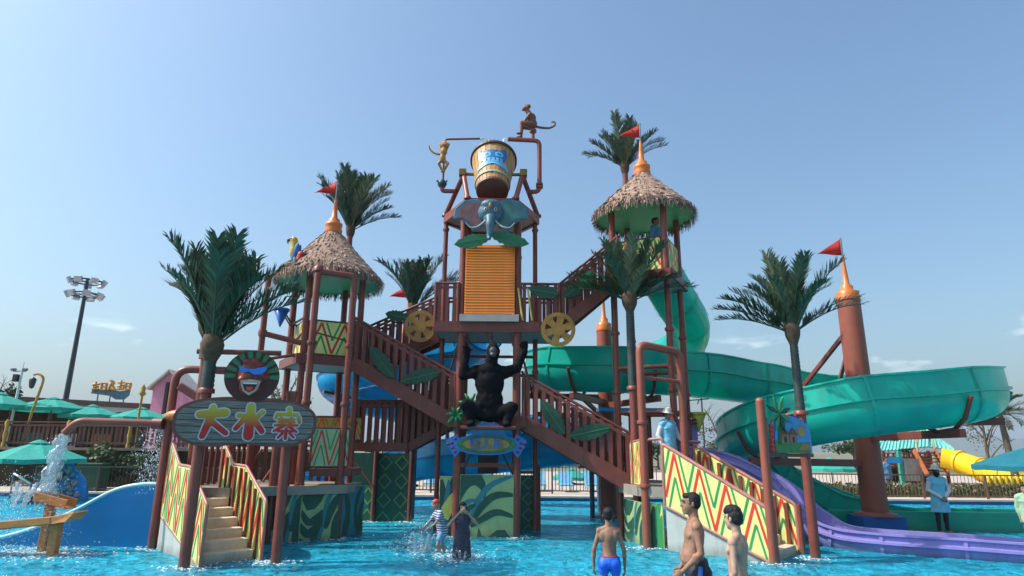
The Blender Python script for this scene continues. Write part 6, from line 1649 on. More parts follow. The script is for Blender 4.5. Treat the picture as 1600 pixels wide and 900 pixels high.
for s in (-1, 1):
    c_((s * .08 + .02, 0, 10.12), (s * .13 + .03, .02, 10.3), .035, .03); c_((s * .13 + .03, .02, 10.3), (.05, .08, 10.42), .03, .026)
    c_((s * .06, 0, 9.76), (s * .13 + .03, -.04, 9.68), .05, .04); c_((s * .13 + .03, -.04, 9.68), (s * .03 + .02, .04, 9.5), .04, .03); e_(s * .03 + .02, .02, 9.46, (.035, .05, .03)); e_(s * .09 + .04, -.02, 10.28, (.02, .015, .03))
remesh(g, 'body', MKG, MN2, .015, 2)
MB().tube(cr([O + V((-.05, .02, 9.98)), O + V((-.22, 0, 10.0)), O + V((-.36, 0, 10.12)), O + V((-.4, 0, 10.25))], 5), [.035, .034, .033, .032, .031, .03, .029, .028, .027, .026, .025, .024, .023, .022, .02, .015], 8).build('tail', MKG, MN2)
# water jets into the bucket
SPRAY = None

# ================================================================== SMALL WATER TOYS
def cone_bucket(label, o, mat, r, h, arm_to):
    o = V(o); t = thing('cone_bucket', label, 'water bucket', o)
    MB().lathe([(.015, -h), (r, 0), (r * .92, 0), (.02, -h * .9)], o, 18).build('cone', mat, t)
    MB().lathe([(r * 1.02, -.03), (r * 1.06, 0), (r * 1.02, .03), (r * .95, .0)], o, 18).build('rim', mat, t)
    MB().tube([o + V((r * .6, 0, -.12)), V(arm_to)], .025, 8).build('arm', BROWN2, t)
    MB().tube([o + V((r * .6, .03, -.22)), V(arm_to) - ZH * .1], .02, 8).build('arm', BROWN2, t)
    MB().tube(bend([V(arm_to) + V((-.04, 0, 0)), V(arm_to) + V((-.04, 0, .5)), o + V((.35, 0, .38)), o + V((.05, 0, .36)), o + V((.02, 0, .24))], .08), .014, 6).build('filler_pipe', DARKM, t)
q = CL['BL']
cone_bucket('blue cone bucket hanging beside the left thatched tower', P(440, 484, 16.2), pm('bucket_blue', (.02, .14, .48), .35, .15, 5.0), .2, .46, CL['BL'] + V((-.02, -.02, 5.25)))
cone_bucket('yellow cone bucket above the purple slide', P(1090, 646, 16.6), pm('bucket_yellow', (.50, .46, .06), .4, .2, 5.0), .22, .48, CR_['BR'] + V((.03, -.1, 2.75)))
# parrots on the eave
def parrot(label, o, body, wing, s=1.0, flip=1):
    o = V(o); t = thing('parrot_statue', label, 'statue', o, 'parrots on the left thatched roof')
    g = MB()
    g.ell(o + V((0, 0, .28 * s)), (.1 * s, .1 * s, .2 * s)); g.ell(o + V((-.03 * flip * s, 0, .52 * s)), (.085 * s, .085 * s, .1 * s)); g.cap(o + V((0, 0, .38 * s)), o + V((-.02 * flip * s, 0, .5 * s)), .09 * s, .08 * s)
    remesh(g, 'body', body, t, .016, 3)
    for d in (-1, 1): MB().ell(o + V((.05 * flip * s, d * .075 * s, .24 * s)), (.06 * s, .03 * s, .22 * s), Matrix.Rotation(.2 * flip, 3, 'Y')).build('wing', wing, t)
    MB().tube(cr([o + V((0, 0, .12 * s)), o + V((.05 * flip * s, 0, -.1 * s)), o + V((.1 * flip * s, 0, -.22 * s))], 4), [.06 * s, .06 * s, .055 * s, .05 * s, .045 * s, .04 * s, .032 * s, .025 * s, .01 * s], 8).build('tail', wing, t)
    MB().tube(cr([o + V((-.1 * flip * s, 0, .54 * s)), o + V((-.16 * flip * s, 0, .53 * s)), o + V((-.15 * flip * s, 0, .44 * s))], 3), [.04 * s, .042 * s, .036 * s, .03 * s, .02 * s, .012 * s, .004 * s], 8).build('beak', BLACK, t)
    MB().ell(o + V((-.07 * flip * s, -.065 * s, .55 * s)), .016 * s).build('eye', BLACK, t)
    for d in (-.03, .03): MB().tube([o + V((-.02, d, .1 * s)), o + V((-.03, d, -.01))], .014, 5).build('foot', BLACK, t)
parrot('yellow breasted blue parrot on the left thatched eave', P(458, 412, 15.6), pm('parrot_yellow', (.55, .36, .04), .5, .2, 6.0), pm('parrot_blue', (.03, .16, .42), .5, .2, 6.0), 1.2)
parrot('red parrot with white face on the left thatched eave', P(465, 432, 15.5), pm('parrot_red', (.48, .05, .03), .5, .2, 6.0), pm('parrot_teal', (.05, .25, .28), .5, .2, 6.0), 1.1, -1)
# pipe with bend at the left stage
t = thing('pipe_hoop', 'bent brown pipe rising beside the wide blue slide', 'pipe frame', (-7.24, 13.63, -.22))
MB().tube(bend([(-7.24, 13.6, -.22), (-7.24, 13.6, 3.62), (-5.9, 13.95, 3.62)], .3), .085, 12).build('pipe', BROWN, t)
MB().tube([(-6.9, 13.7, 4.02), (-5.2, 14.1, 4.05)], .06, 10).build('cross_pipe', BROWN, t)
MB().beam((-7.1, 13.55, 3.25), (-6.6, 13.6, 2.95), .16, .16).build('bracket', BROWN, t, .02)
MB().ell((-6.9, 13.5, 2.62), (.42, .16, .14)).build('fish_float', pm('orange_float', (.6, .17, .03), .4, .2, 6.0), t)
# pouring spout
t = thing('pouring_spout', 'brown spout pipe pouring water into a wooden trough', 'pipe', (-7.3, 13.5, 2.4))
pa = P(105, 668, 13.0); pb = P(252, 662, 13.5)
MB().tube(bend([pb, V((pa.x + .18, 13.0, pb.z + .02)), V((pa.x - .03, 13.0, pb.z - .22))], .2), .075, 12).build('pipe', PYLON, t)
MB().lathe([(.12, -.05), (.12, .05)], (0, 0, 0), 12, True, None)
MB().tube([pb - V((.16, 0, 0)), pb + V((.05, 0, 0))], .12, 12).build('flange', BROWN2, t)
# wooden troughs on posts
def trough(label, a, b, w, dep, posts, scoop=False):
    a, b = V(a), V(b); d = (b - a).normalized(); lat = d.cross(ZH).normalized()
    t = thing('wooden_trough', label, 'trough', V((a.x, a.y, -.22)), 'wooden tipping troughs')
    MB().beam(a - ZH * dep / 2, b - ZH * dep / 2, w * .9, .03).build('floor', WOODT, t)
    for s in (-1, 1): MB().beam(a + lat * s * w / 2, b + lat * s * w / 2, .03, dep).build('side', WOODT, t, .008)
    if scoop:
        c = b + d * .02
        vs_ = []
        for s in (-1, 1): vs_ += [b + lat * s * w * .52 - ZH * dep * .5, b + lat * s * w * .52 + ZH * dep * .5, b + d * .45 + lat * s * w * .75 + ZH * dep * .75, b + d * .32 + lat * s * w * .75 - ZH * dep * .35]
        o = MB().add(vs_, [(0, 1, 2, 3), (4, 7, 6, 5), (0, 3, 7, 4), (3, 2, 6, 7)]).build('scoop', WOODT, t); o.modifiers.new('thick', 'SOLIDIFY').thickness = .03
    MB().beam(a + lat * w * .5, a - lat * w * .5, .03, dep).build('end_board', WOODT, t)
    for q in posts:
        p = a.lerp(b, q); MB().beam((p.x, p.y + .08, -.22), (p.x, p.y + .08, p.z - dep * .5), .15, .15).build('post', WOODT, t, .01)
a, b = P(62, 776, 13.0), P(112, 787, 13.0)
trough('upper wooden trough catching the falling water', a + V((0, 0, .02)), b, .3, .16, (.3,))
a, b = P(-60, 826, 12.6), P(88, 812, 12.6)
trough('long lower wooden trough with a scoop end', a, b, .3, .13, (.99,), True)

# ---- water streams, spray and droplets
def spray_mat():
    m = bpy.data.materials.new('falling_water'); m.use_nodes = True; n, l = m.node_tree.nodes, m.node_tree.links; n.clear()
    o_ = n.new('ShaderNodeOutputMaterial'); tr = n.new('ShaderNodeBsdfTransparent'); tr.inputs[0].default_value = (.93, .97, .99, 1)
    tcn = n.new('ShaderNodeTexCoord'); nz = n.new('ShaderNodeTexNoise'); nz.inputs['Scale'].default_value = 9; nz.inputs['Detail'].default_value = 4
    mp_ = n.new('ShaderNodeMapping'); mp_.inputs['Scale'].default_value = (1.5, 1.5, .7); l.new(tcn.outputs['Object'], mp_.inputs[0]); l.new(mp_.outputs[0], nz.inputs['Vector'])
    bp = n.new('ShaderNodeBump'); bp.inputs['Strength'].default_value = 1.0; bp.inputs['Distance'].default_value = .05; l.new(nz.outputs['Fac'], bp.inputs['Height'])
    gl = n.new('ShaderNodeBsdfGlossy'); gl.inputs['Roughness'].default_value = .12; l.new(bp.outputs[0], gl.inputs['Normal'])
    df = n.new('ShaderNodeBsdfTranslucent'); df.inputs[0].default_value = (.85, .92, .96, 1); d2 = n.new('ShaderNodeBsdfDiffuse'); d2.inputs[0].default_value = (.8, .88, .93, 1)
    ms = n.new('ShaderNodeMixShader'); ms.inputs[0].default_value = .5; l.new(df.outputs[0], ms.inputs[1]); l.new(d2.outputs[0], ms.inputs[2])
    m2 = n.new('ShaderNodeMixShader'); m2.inputs[0].default_value = .45; l.new(gl.outputs[0], m2.inputs[1]); l.new(ms.outputs[0], m2.inputs[2])
    mr = n.new('ShaderNodeMapRange'); mr.inputs[1].default_value = .36; mr.inputs[2].default_value = .66; mr.inputs[3].default_value = .06; mr.inputs[4].default_value = .6; l.new(nz.outputs['Fac'], mr.inputs[0])
    m3_ = n.new('ShaderNodeMixShader'); l.new(mr.outputs[0], m3_.inputs[0]); l.new(tr.outputs[0], m3_.inputs[1]); l.new(m2.outputs[0], m3_.inputs[2]); l.new(m3_.outputs[0], o_.inputs[0])
    return m
FALL = spray_mat()
def drops_mat():
    m = bpy.data.materials.new('water_drop'); m.use_nodes = True; b = m.node_tree.nodes['Principled BSDF']
    b.inputs['Base Color'].default_value = (.82, .9, .94, 1); b.inputs['Roughness'].default_value = .08; b.inputs['Transmission Weight'].default_value = .35; b.inputs['IOR'].default_value = 1.33
    return m
DROP = drops_mat()
def droplets(mb, pts, smin, smax, rnd, stretch=None):
    for p in pts:
        s = rnd.uniform(smin, smax) * (1 if rnd.random() > .12 else 1.8); d = V((rnd.gauss(0, 1), rnd.gauss(0, 1), rnd.gauss(0, 1))).normalized() if stretch is None else V(stretch)
        e = V(p) + d * s * (1.6 if stretch is None else 2.6); c = d.cross(V((.3, .5, .8))).normalized() * s * .6; c2 = d.cross(c).normalized() * s * .6; p = V(p); m = (p + e) / 2
        mb.add([p, m + c, m + c2, m - c, m - c2, e], [(0, 1, 2), (0, 2, 3), (0, 3, 4), (0, 4, 1), (5, 2, 1), (5, 3, 2), (5, 4, 3), (5, 1, 4)], True)
    return mb
rnd = random.Random(12)
st0 = V((pa.x - .03, 13.0, pb.z - .25)); st1 = P(70, 778, 13.0)
t = thing('falling_water', 'clear stream of water falling from the spout into the trough', 'water stream', st1)
g = MB(); K = 26
for j in range(4):
    pts, rs = [], []
    for i in range(K):
        f = i / (K - 1); x = st0.x + (st1.x - st0.x) * (f ** .62) + (j - 1.5) * .035 * (1 + f) + .02 * math.sin(i * 1.1 + j * 2); y = 13.0 + .03 * math.cos(i * .9 + j) + (j % 2) * .05
        z = st0.z + (st1.z - st0.z) * (f ** 1.15); pts.append((x, y, z)); rs.append((.055 + .03 * f) * (1 + .13 * math.sin(i * 1.7 + j * 1.3)))
    g.tube(pts, rs, 8)
stuff(g.build('stream', FALL, t))
g = MB()
D = []
for i in range(900):
    a = rnd.uniform(0, PI); r = abs(rnd.gauss(0, .5)); D.append((st1.x - .25 + rnd.gauss(-.35, .5), 13.0 + rnd.gauss(0, .25), max(.02, st1.z + .25 - r * r * .7 + rnd.gauss(-.15, .28))))
for i in range(350): D.append((st1.x + rnd.gauss(.45, .18), 12.8 + rnd.gauss(0, .1), max(.02, st1.z - .15 - abs(rnd.gauss(0, .35)))))
for i in range(260): D.append((st0.x + (st1.x - st0.x) * rnd.random() + rnd.gauss(0, .1), 13 + rnd.gauss(0, .1), st0.z + (st1.z - st0.z) * rnd.random()))
for i in range(700):
    r = abs(rnd.gauss(0, .6)); D.append((st1.x - .55 + rnd.gauss(-.2, .55), 12.9 + rnd.gauss(0, .35), max(.01, .55 + rnd.gauss(0, .3) - r * .3)))
for i in range(500): D.append((st1.x - .3 + rnd.gauss(0, .7), 12.9 + rnd.gauss(0, .4), .012 + abs(rnd.gauss(0, .05))))
droplets(g, D, .005, .017, rnd)
stuff(g.build('spray', DROP, t))
g = MB()
for k in range(7):
    o = V((st1.x - .25 + rnd.gauss(-.05, .22), 13 + rnd.gauss(0, .08), st1.z + .02)); dx = rnd.uniform(-.7, .25)
    g.tube(cr([o, o + V((dx * .4, rnd.gauss(0, .05), rnd.uniform(.1, .28))), o + V((dx * .8, rnd.gauss(0, .08), rnd.uniform(.0, .25))), o + V((dx * 1.2, 0, -.2))], 4), [.03 * (1 + .5 * math.sin(q * 2.1 + k)) for q in range(13)], 6)
stuff(g.build('splash_sheet', FALL, t))
# water curtain under the spout root
t = thing('water_curtain', 'curtain of falling drops beside the wide blue slide top', 'water spray', (-7.7, 13.7, 1.2))
D = [(P(243, 700, 13.9).x + rnd.gauss(0, .17), 13.9 + rnd.gauss(0, .12), 1.0 + 1.35 * rnd.random()) for i in range(1100)]
stuff(droplets(MB(), D, .005, .012, rnd, (0, 0, 1)).build('drops', DROP, t))
# foam and drops round the children
def splash(label, c, n, sp, h, lean=0):
    c = V(c); t = thing('splash', label, 'splash', c)
    D = []
    for i in range(n):
        r = abs(rnd.gauss(0, 1)); a = rnd.uniform(0, 2 * PI); D.append((c.x + math.cos(a) * r * sp + lean * r * .4, c.y + math.sin(a) * r * sp * .5, max(.005, abs(rnd.gauss(0, h)) * math.exp(-r * .4))))
    stuff(droplets(MB(), D, .005, .014, rnd).build('drops', DROP, t))
    g = MB()
    for k in range(9):
        a = rnd.uniform(0, 2 * PI); o = c + V((math.cos(a) * sp * .5, math.sin(a) * sp * .3, 0))
        g.tube(cr([o, o + V((math.cos(a) * .1, 0, h * rnd.uniform(.5, 1.2))), o + V((math.cos(a) * .22, 0, h * rnd.uniform(.2, .9)))], 4), [.028, .03, .024, .02, .018, .014, .012, .008, .003], 5)
    stuff(g.build('spouts', FALL, t))
splash('splash round the legs of the child in the dark patterned dress', (-.86, 12.5, 0), 420, .26, .17)
splash('spray thrown up in front of the child in the red cap', (-1.75, 13.35, 0), 650, .30, .34, -.6)
# jets into the bucket
t = thing('water_jet', 'white jets of water shooting from both pipes into the bucket', 'water stream', (-.5, 16.2, 10.3))
g = MB()
for (a, b, c) in (((-.95, 16.2, 10.53), (-.7, 16.2, 10.5), (-.42, 16.15, 10.2)), ((-.15, 16.2, 10.52), (-.27, 16.2, 10.48), (-.22, 16.15, 10.15))):
    for k in range(3): g.tube(cr([V(a) + V((0, 0, .02 * (k - 1))), V(b) + V((0, .03 * (k - 1), .03 * (k - 1))), V(c) + V((.06 * (k - 1), .04 * (k - 1), 0))], 5), [.018 + .003 * q for q in range(11)], 6)
stuff(g.build('jet', FALL, t))

# ================================================================== PEOPLE
def rotz(v, a): return V((v.x * math.cos(a) - v.y * math.sin(a), v.x * math.sin(a) + v.y * math.cos(a), v.z))
def person(label, pos, heading, h, skin, arms, legs=None, belly=0.0, slim=1.0, head_turn=0.0, head_nod=0.0, child=0.0, voxel=.011, clothes=(), hair=True, lean=0.0, hair_cut='short', fingers=True, name='person', hat=None, group='bathers and lifeguards'):
    """figure in its own frame (facing -Y, right hand towards -X), limbs given as joint points for a 1.75 m body"""
    k = h / 1.75; pos = V(pos); t = thing(name, label, 'person', pos, group)
    t.rotation_euler = (0, 0, heading)
    ORG[t.name] = V((0, 0, 0))
    hs = k * (1 + .18 * child)      # children have larger heads
    def L(v): v = V(v); return V((v.x, v.y - lean * max(0, v.z - .9), v.z)) * k
    g = MB()
    S = slim
    legs = legs or {1: ((.1, .0, .48), (.105, .02, .085)), -1: ((-.1, .0, .48), (-.105, .02, .085))}
    RING = [(.83, .10, .08, .01), (.86, .145, .105, .012), (.91, .163, .118, .014), (.96, .158, .113, .008), (1.02, .146, .104, -.002), (1.08, .139, .099, -.006), (1.14, .14, .1, -.004), (1.21, .149, .106, 0), (1.28, .160, .111, .004), (1.335, .163, .106, .008), (1.38, .15, .09, .012), (1.415, .105, .072, .016), (1.44, .06, .055, .018)]
    def torso(gg, q=0.0, zlo=0.0):
        rr = []
        for z, rx, ry, yo in RING:
            if z < zlo: continue
            bl = belly * math.exp(-((z - 1.05) / .1) ** 2); up_ = max(0, z - .9)
            rr.append((z * k, (rx * S + q + bl * .3) * k, (ry + q + bl * .5) * k, (yo - bl * .55 - lean * up_) * k))
        gg.loft(rr)
        for s in (-1, 1):
            gg.ell(L((s * .072, .062, .895)), ((.08 + q) * k, (.075 + q) * k, .085 * k)); gg.ell(L((s * .078 * S, -.06, 1.285)), ((.07 + q) * k, (.038 + q) * k, .05 * k)); gg.ell(L((s * .085, .058, 1.31)), ((.066 + q) * k, (.042 + q) * k, .09 * k))
            gg.cap(L((s * .04, .02, 1.43)), L((s * .16 * S, .01, 1.392)), (.046 + q) * k, (.05 + q) * k)
    torso(g)
    hc = L((0, -.015, 1.615)); hc.z += .10 * child * k * 0
    Mh = Matrix.Rotation(head_turn, 3, 'Z') @ Matrix.Rotation(head_nod, 3, 'X')
    def H(v): return hc + Mh @ (V(v) * hs)
    g.cap(L((0, .02, 1.40)), L((0, .005, 1.55)), .056 * k, .052 * k)
    g.ell(H((0, .012, .03)), (.076 * hs, .096 * hs, .09 * hs), Mh); g.ell(H((0, -.02, -.03)), (.062 * hs, .075 * hs, .085 * hs), Mh); g.ell(H((0, -.045, -.085)), (.04 * hs, .042 * hs, .035 * hs), Mh)
    g.cap(H((0, -.09, .022)), H((0, -.108, -.022)), .009 * hs, .015 * hs); g.ell(H((0, -.082, .04)), (.055 * hs, .02 * hs, .012 * hs), Mh)
    g.ell(H((0, -.088, -.055)), (.026 * hs, .013 * hs, .008 * hs), Mh); g.ell(H((0, -.086, -.068)), (.022 * hs, .013 * hs, .008 * hs), Mh)
    for s in (-1, 1): g.ell(H((s * .078, .012, .0)), (.012 * hs, .022 * hs, .034 * hs), Mh @ Matrix.Rotation(s * -.3, 3, 'Z'))
    W = {}
    for s in (-1, 1):
        sh = V((s * .178 * S, .01, 1.385)); el, wr = V(arms[s][0]), V(arms[s][1])
        m = .92 if child else 1.0
        g.ell(L(sh), .062 * k * S ** .5); g.cap(L(sh), L(el), .05 * k * m * S ** .5, .038 * k * m); g.cap(L(el), L(wr), .039 * k * m, .026 * k * m)
        fo = el.lerp(wr, .3); g.ell(L(fo), (.042 * k * m, .042 * k * m, .06 * k))
        d = (wr - el).normalized(); inn = V(arms[s][2]) if len(arms[s]) > 2 else V((-s, 0, 0))   # palm normal
        inn = (inn - d * inn.dot(d)).normalized(); ac = d.cross(inn).normalized()
        W[s] = (wr, d, inn, ac)
        pc_ = wr + d * .052; Mp = Matrix((ac, inn, d)).transposed()
        g.ell(L(pc_), (.04 * k, .017 * k, .052 * k), Mp)
        if fingers:
            lens = (.062, .072, .068, .052)
            for q in range(4):
                b0 = pc_ + d * .04 + ac * (q - 1.5) * .0195; b1 = b0 + d * lens[q] * .55 + inn * .012; b2 = b1 + d * lens[q] * .4 + inn * .03
                g.cap(L(b0), L(b1), .0098 * k, .0092 * k); g.cap(L(b1), L(b2), .0092 * k, .0078 * k)
            sg = 1 if ac.y < 0 else -1     # thumb to the front side
            t0 = wr + d * .02 + ac * sg * .03; t1 = t0 + d * .035 + ac * sg * .022 + inn * .012; t2 = t1 + d * .03 + ac * sg * .004 + inn * .012
            g.cap(L(t0), L(t1), .0135 * k, .0108 * k); g.cap(L(t1), L(t2), .0108 * k, .009 * k)
        else:
            g.ell(L(pc_ + d * .06 + inn * .015), (.034 * k, .016 * k, .045 * k), Mp)
        kn, an = V(legs[s][0]), V(legs[s][1]); hp_ = V((s * .085, .0, .9)); m = .9 if child else 1.0
        g.cap(L(hp_), L(kn), .085 * k * m * S ** .5, .055 * k * m); g.cap(L(kn), L(an), .052 * k * m, .036 * k * m); g.ell(L(kn.lerp(an, .3) + V((0, .018, 0))), (.052 * k * m, .055 * k * m, .11 * k))
        g.ell(L(an + V((0, -.06, -.045))), (.042 * k, .115 * k, .035 * k)); g.ell(L(an + V((0, .02, -.04))), (.036 * k, .045 * k, .042 * k)); g.ell(L(an + V((0, -.14, -.06))), (.045 * k, .05 * k, .022 * k))
    body = remesh(g, 'body', skin, t, voxel, 2, world=False)
    for s in (-1, 1):
        MB().ell(H((s * .031, -.083, .018)), (.010 * hs, .007 * hs, .005 * hs), Mh).build('eye', pm('eye_dark', (.03, .02, .018), .3, .1, 5.0), t)
        MB().ell(H((s * .031, -.092, .042)), (.02 * hs, .008 * hs, .005 * hs), Mh).build('eyebrow', HAIRM, t)
    if hair:
        g = MB()
        g.ell(H((0, .026, .046)), (.0815 * hs, .094 * hs, .082 * hs), Mh); g.ell(H((0, .052, .01)), (.074 * hs, .064 * hs, .078 * hs), Mh); g.ell(H((0, -.04, .085)), (.062 * hs, .05 * hs, .034 * hs), Mh)
        for s in (-1, 1): g.ell(H((s * .06, .02, .02)), (.026 * hs, .05 * hs, .055 * hs), Mh)
        if hair_cut == 'bob':
            for s in (-1, 1): g.ell(H((s * .07, .02, -.03)), (.03 * hs, .055 * hs, .09 * hs), Mh)
            g.ell(H((0, .06, -.05)), (.08 * hs, .05 * hs, .09 * hs), Mh)
        if hair_cut == 'thick': g.ell(H((0, .0, .1)), (.08 * hs, .1 * hs, .06 * hs), Mh); g.ell(H((0, -.07, .08)), (.066 * hs, .035 * hs, .04 * hs), Mh)
        remesh(g, 'hair', HAIRM, t, .008 * k + .002, 1, world=False, disp=.007 * k, dscale=75)
    for (nm, mat, fn_) in clothes:
        g = MB(); fn_(g, L, k, arms, legs, torso)
        remesh(g, nm, mat, t, voxel * 1.0, 3, world=False, disp=.006 * k, dscale=11)
    if hat: hat(t, H, Mh, hs)
    return t
def shorts(length=.3, q=.018, top=1.0, tight=False):
    def f(g, L, k, arms, legs, torso):
        g.loft([(.84 * k, (.13 + q) * k, (.1 + q) * k, .012 * k), (.88 * k, (.158 + q) * k, (.116 + q) * k, .013 * k), (.93 * k, (.163 + q) * k, (.118 + q) * k, .012 * k), (top * k, (.15 + q) * k, (.108 + q) * k, .004 * k - L((0, 0, top)).y * 0 + L((0, 0, top)).y)])
        for s in (-1, 1):
            hp_ = V((s * .088, .0, .9)); kn = V(legs[s][0]); e = hp_.lerp(kn, length)
            g.ell(L((s * .075, .055, .9)), ((.088 + q) * k, (.088 + q) * k, .1 * k))
            g.cap(L(hp_), L(e), (.088 + q) * k, (.078 + q * (1 if tight else 1.9)) * k)
    return f
def tunic(hem=.55, q=.035, sleeve=1.0, flare=.05):
    def f(g, L, k, arms, legs, torso):
        torso(g, q, .95)
        n_ = 6; rr = []
        for i in range(n_ + 1):
            z = hem + (1.06 - hem) * i / n_; r = 1 - i / n_; y0 = L((0, .004, z)).y / k
            rr.append((z * k, (.156 + q + flare * r) * k, (.112 + q + flare * r * .8) * k, y0 * k))
        g.loft(rr)
        g.cap(L((0, .015, 1.40)), L((0, .01, 1.455)), .072 * k, .06 * k)
        for s in (-1, 1):
            sh = V((s * .178, .01, 1.385)); el, wr = V(arms[s][0]), V(arms[s][1]); g.ell(L(sh), (.06 + q * .55) * k)
            if sleeve >= .5: g.cap(L(sh), L(el), (.05 + q * .6) * k, (.042 + q * .5) * k); g.cap(L(el), L(el.lerp(wr, sleeve * .95)), (.042 + q * .5) * k, (.03 + q * .4) * k)
            elif sleeve > 0: g.cap(L(sh), L(sh.lerp(el, sleeve * 2)), (.055 + q * .7) * k, (.05 + q * .6) * k)
    return f
def sleeves_only(q=.014):
    def f(g, L, k, arms, legs, torso):
        for s in (-1, 1):
            sh = V((s * .178, .01, 1.385)); el, wr = V(arms[s][0]), V(arms[s][1])
            g.cap(L(sh.lerp(el, .25)), L(el), (.05 + q) * k, (.042 + q) * k); g.cap(L(el), L(el.lerp(wr, .97)), (.042 + q) * k, (.028 + q) * k)
    return f
def leggings(q=.01, to=.95):
    def f(g, L, k, arms, legs, torso):
        for s in (-1, 1):
            hp_ = V((s * .085, .0, .88)); kn, an = V(legs[s][0]), V(legs[s][1]); g.cap(L(hp_), L(kn), (.085 + q) * k, (.058 + q) * k); g.cap(L(kn), L(kn.lerp(an, to)), (.055 + q) * k, (.038 + q) * k); g.ell(L(kn.lerp(an, .3) + V((0, .018, 0))), ((.052 + q) * k, (.055 + q) * k, .11 * k))
    return f
def sun_hat(mat, brim=.15):
    def f(t, H, Mh, hs):
        g = MB(); vs = []
        prof = [(brim, .045), (brim * 1.02, .05), (.1, .075), (.096, .1), (.088, .16), (.05, .185), (0.001, .19)]
        g.lathe([(r * hs, z * hs) for r, z in prof], H((0, .01, 0)), 20, True, Mh)
        o = g.build('sun_hat', mat, t); o.modifiers.new('thick', 'SOLIDIFY').thickness = .006
    return f
def cap_hat(mat):
    def f(t, H, Mh, hs):
        g = MB(); g.ell(H((0, .012, .055)), (.084 * hs, .102 * hs, .088 * hs), Mh); g.ell(H((0, .02, .03)), (.083 * hs, .098 * hs, .06 * hs), Mh)
        remesh(g, 'swim_cap', mat, t, .012, 2, world=False)
    return f
hang = {1: ((.225, .03, 1.10), (.215, -.05, .86)), -1: ((-.225, .03, 1.10), (-.215, -.05, .86))}
FL_ = -.22
# man in profile: deep in the pool, left arm nearest, hand held forward and low
manpos = V((P(1086, 868, 7.6).x, 7.6, -.22))
person('bare chested man in dark swim shorts with a blue side stripe, in profile', manpos, R(-97), 1.765, SKIN_A,
       {1: ((.235, .03, 1.12), (.2, -.17, .93)), -1: ((-.225, .0, 1.11), (-.2, -.14, .9))}, belly=.06, slim=1.04, head_nod=.02, voxel=.0095,
       clothes=(('swim_shorts', pm('navy_shorts', (.012, .016, .032), .6, .2, 5.0, .1), shorts(.62, .022, 1.04)),
                ('side_stripe', pm('blue_stripe', (.03, .20, .62), .6, .1, 5.0), lambda g, L, k, a, l, to: [g.cap(L((.188 + .0, .02, .96)), L((.2, .01, .84)), .026 * k, .03 * k), g.cap(L((.2, .01, .84)), L((.198, .0, .68)), .03 * k, .032 * k)])))
boypos = V((P(952, 868, 9.0).x, 9.0, -.22))
person('boy in bright blue swim trunks seen from behind', boypos, R(172), 1.47, SKIN_A,
       {1: ((.24, .03, 1.10), (.25, -.04, .86)), -1: ((-.235, .02, 1.10), (-.24, -.07, .85))}, slim=.82, child=.3, voxel=.009,
       clothes=(('swim_trunks', pm('blue_trunks', (.012, .12, .72), .55, .15, 6.0), shorts(.24, .012, 1.0, True)),
                ('waistband', pm('red_band', (.35, .02, .05), .55, .1, 6.0), lambda g, L, k, a, l, to: g.ell(L((0, .006, 1.005)), (.152 * k, .118 * k, .026 * k)))))
youthpos = V((P(1152, 868, 7.1).x, 7.1, -.22))
person('slim bare chested youth with thick black hair near the right stairs', youthpos, R(-128), 1.64, SKIN_B,
       {1: ((.225, .04, 1.09), (.2, -.08, .86)), -1: ((-.22, .0, 1.1), (-.2, -.12, .88))}, slim=.84, child=.05, voxel=.0095, hair_cut='thick', head_turn=-.25,
       clothes=(('swim_shorts', pm('black_shorts', (.012, .012, .016), .6, .2, 5.0), shorts(.5, .02, 1.02)),))
# child in dark dress, hands at the face
def dress(g, L, k, arms, legs, torso):
    tunic(.5, .03, .0, .05)(g, L, k, arms, legs, torso)
girlpos = V((P(722, 840, 12.55).x, 12.55, -.36))
person('child in a dark spotted dress rubbing the eyes with both hands', girlpos, R(12), 1.38, SKIN_B,
       {1: ((.33, -.12, 1.26), (.10, -.2, 1.50), (-.6, .4, .2)), -1: ((-.36, -.10, 1.22), (-.10, -.2, 1.53), (.6, .4, .2))}, slim=.95, child=.4, hair_cut='bob', head_nod=.15, voxel=.013,
       clothes=(('dress', pm('dark_spotted_dress', (.012, .013, .03), .7, .3, 30.0, .1, col2=(.075, .06, .10)), dress),))
def tee(g, L, k, arms, legs, torso): tunic(.78, .03, .38, .01)(g, L, k, arms, legs, torso)
kidpos = V((P(690, 850, 13.4).x, 13.4, -.22))
def striped():
    m = bpy.data.materials.new('striped_shirt'); m.use_nodes = True; n, l = m.node_tree.nodes, m.node_tree.links; b = n['Principled BSDF']
    tcn = n.new('ShaderNodeTexCoord'); wv = n.new('ShaderNodeTexWave'); wv.bands_direction = 'Z'; wv.inputs['Scale'].default_value = 7; wv.inputs['Distortion'].default_value = .6
    cr_ = n.new('ShaderNodeValToRGB'); cr_.color_ramp.elements[0].position = .45; cr_.color_ramp.elements[0].color = (.03, .05, .14, 1); cr_.color_ramp.elements[1].position = .55; cr_.color_ramp.elements[1].color = (.5, .55, .62, 1)
    l.new(tcn.outputs['Object'], wv.inputs['Vector']); l.new(wv.outputs['Fac'], cr_.inputs[0]); l.new(cr_.outputs[0], b.inputs['Base Color']); b.inputs['Roughness'].default_value = .7
    return m
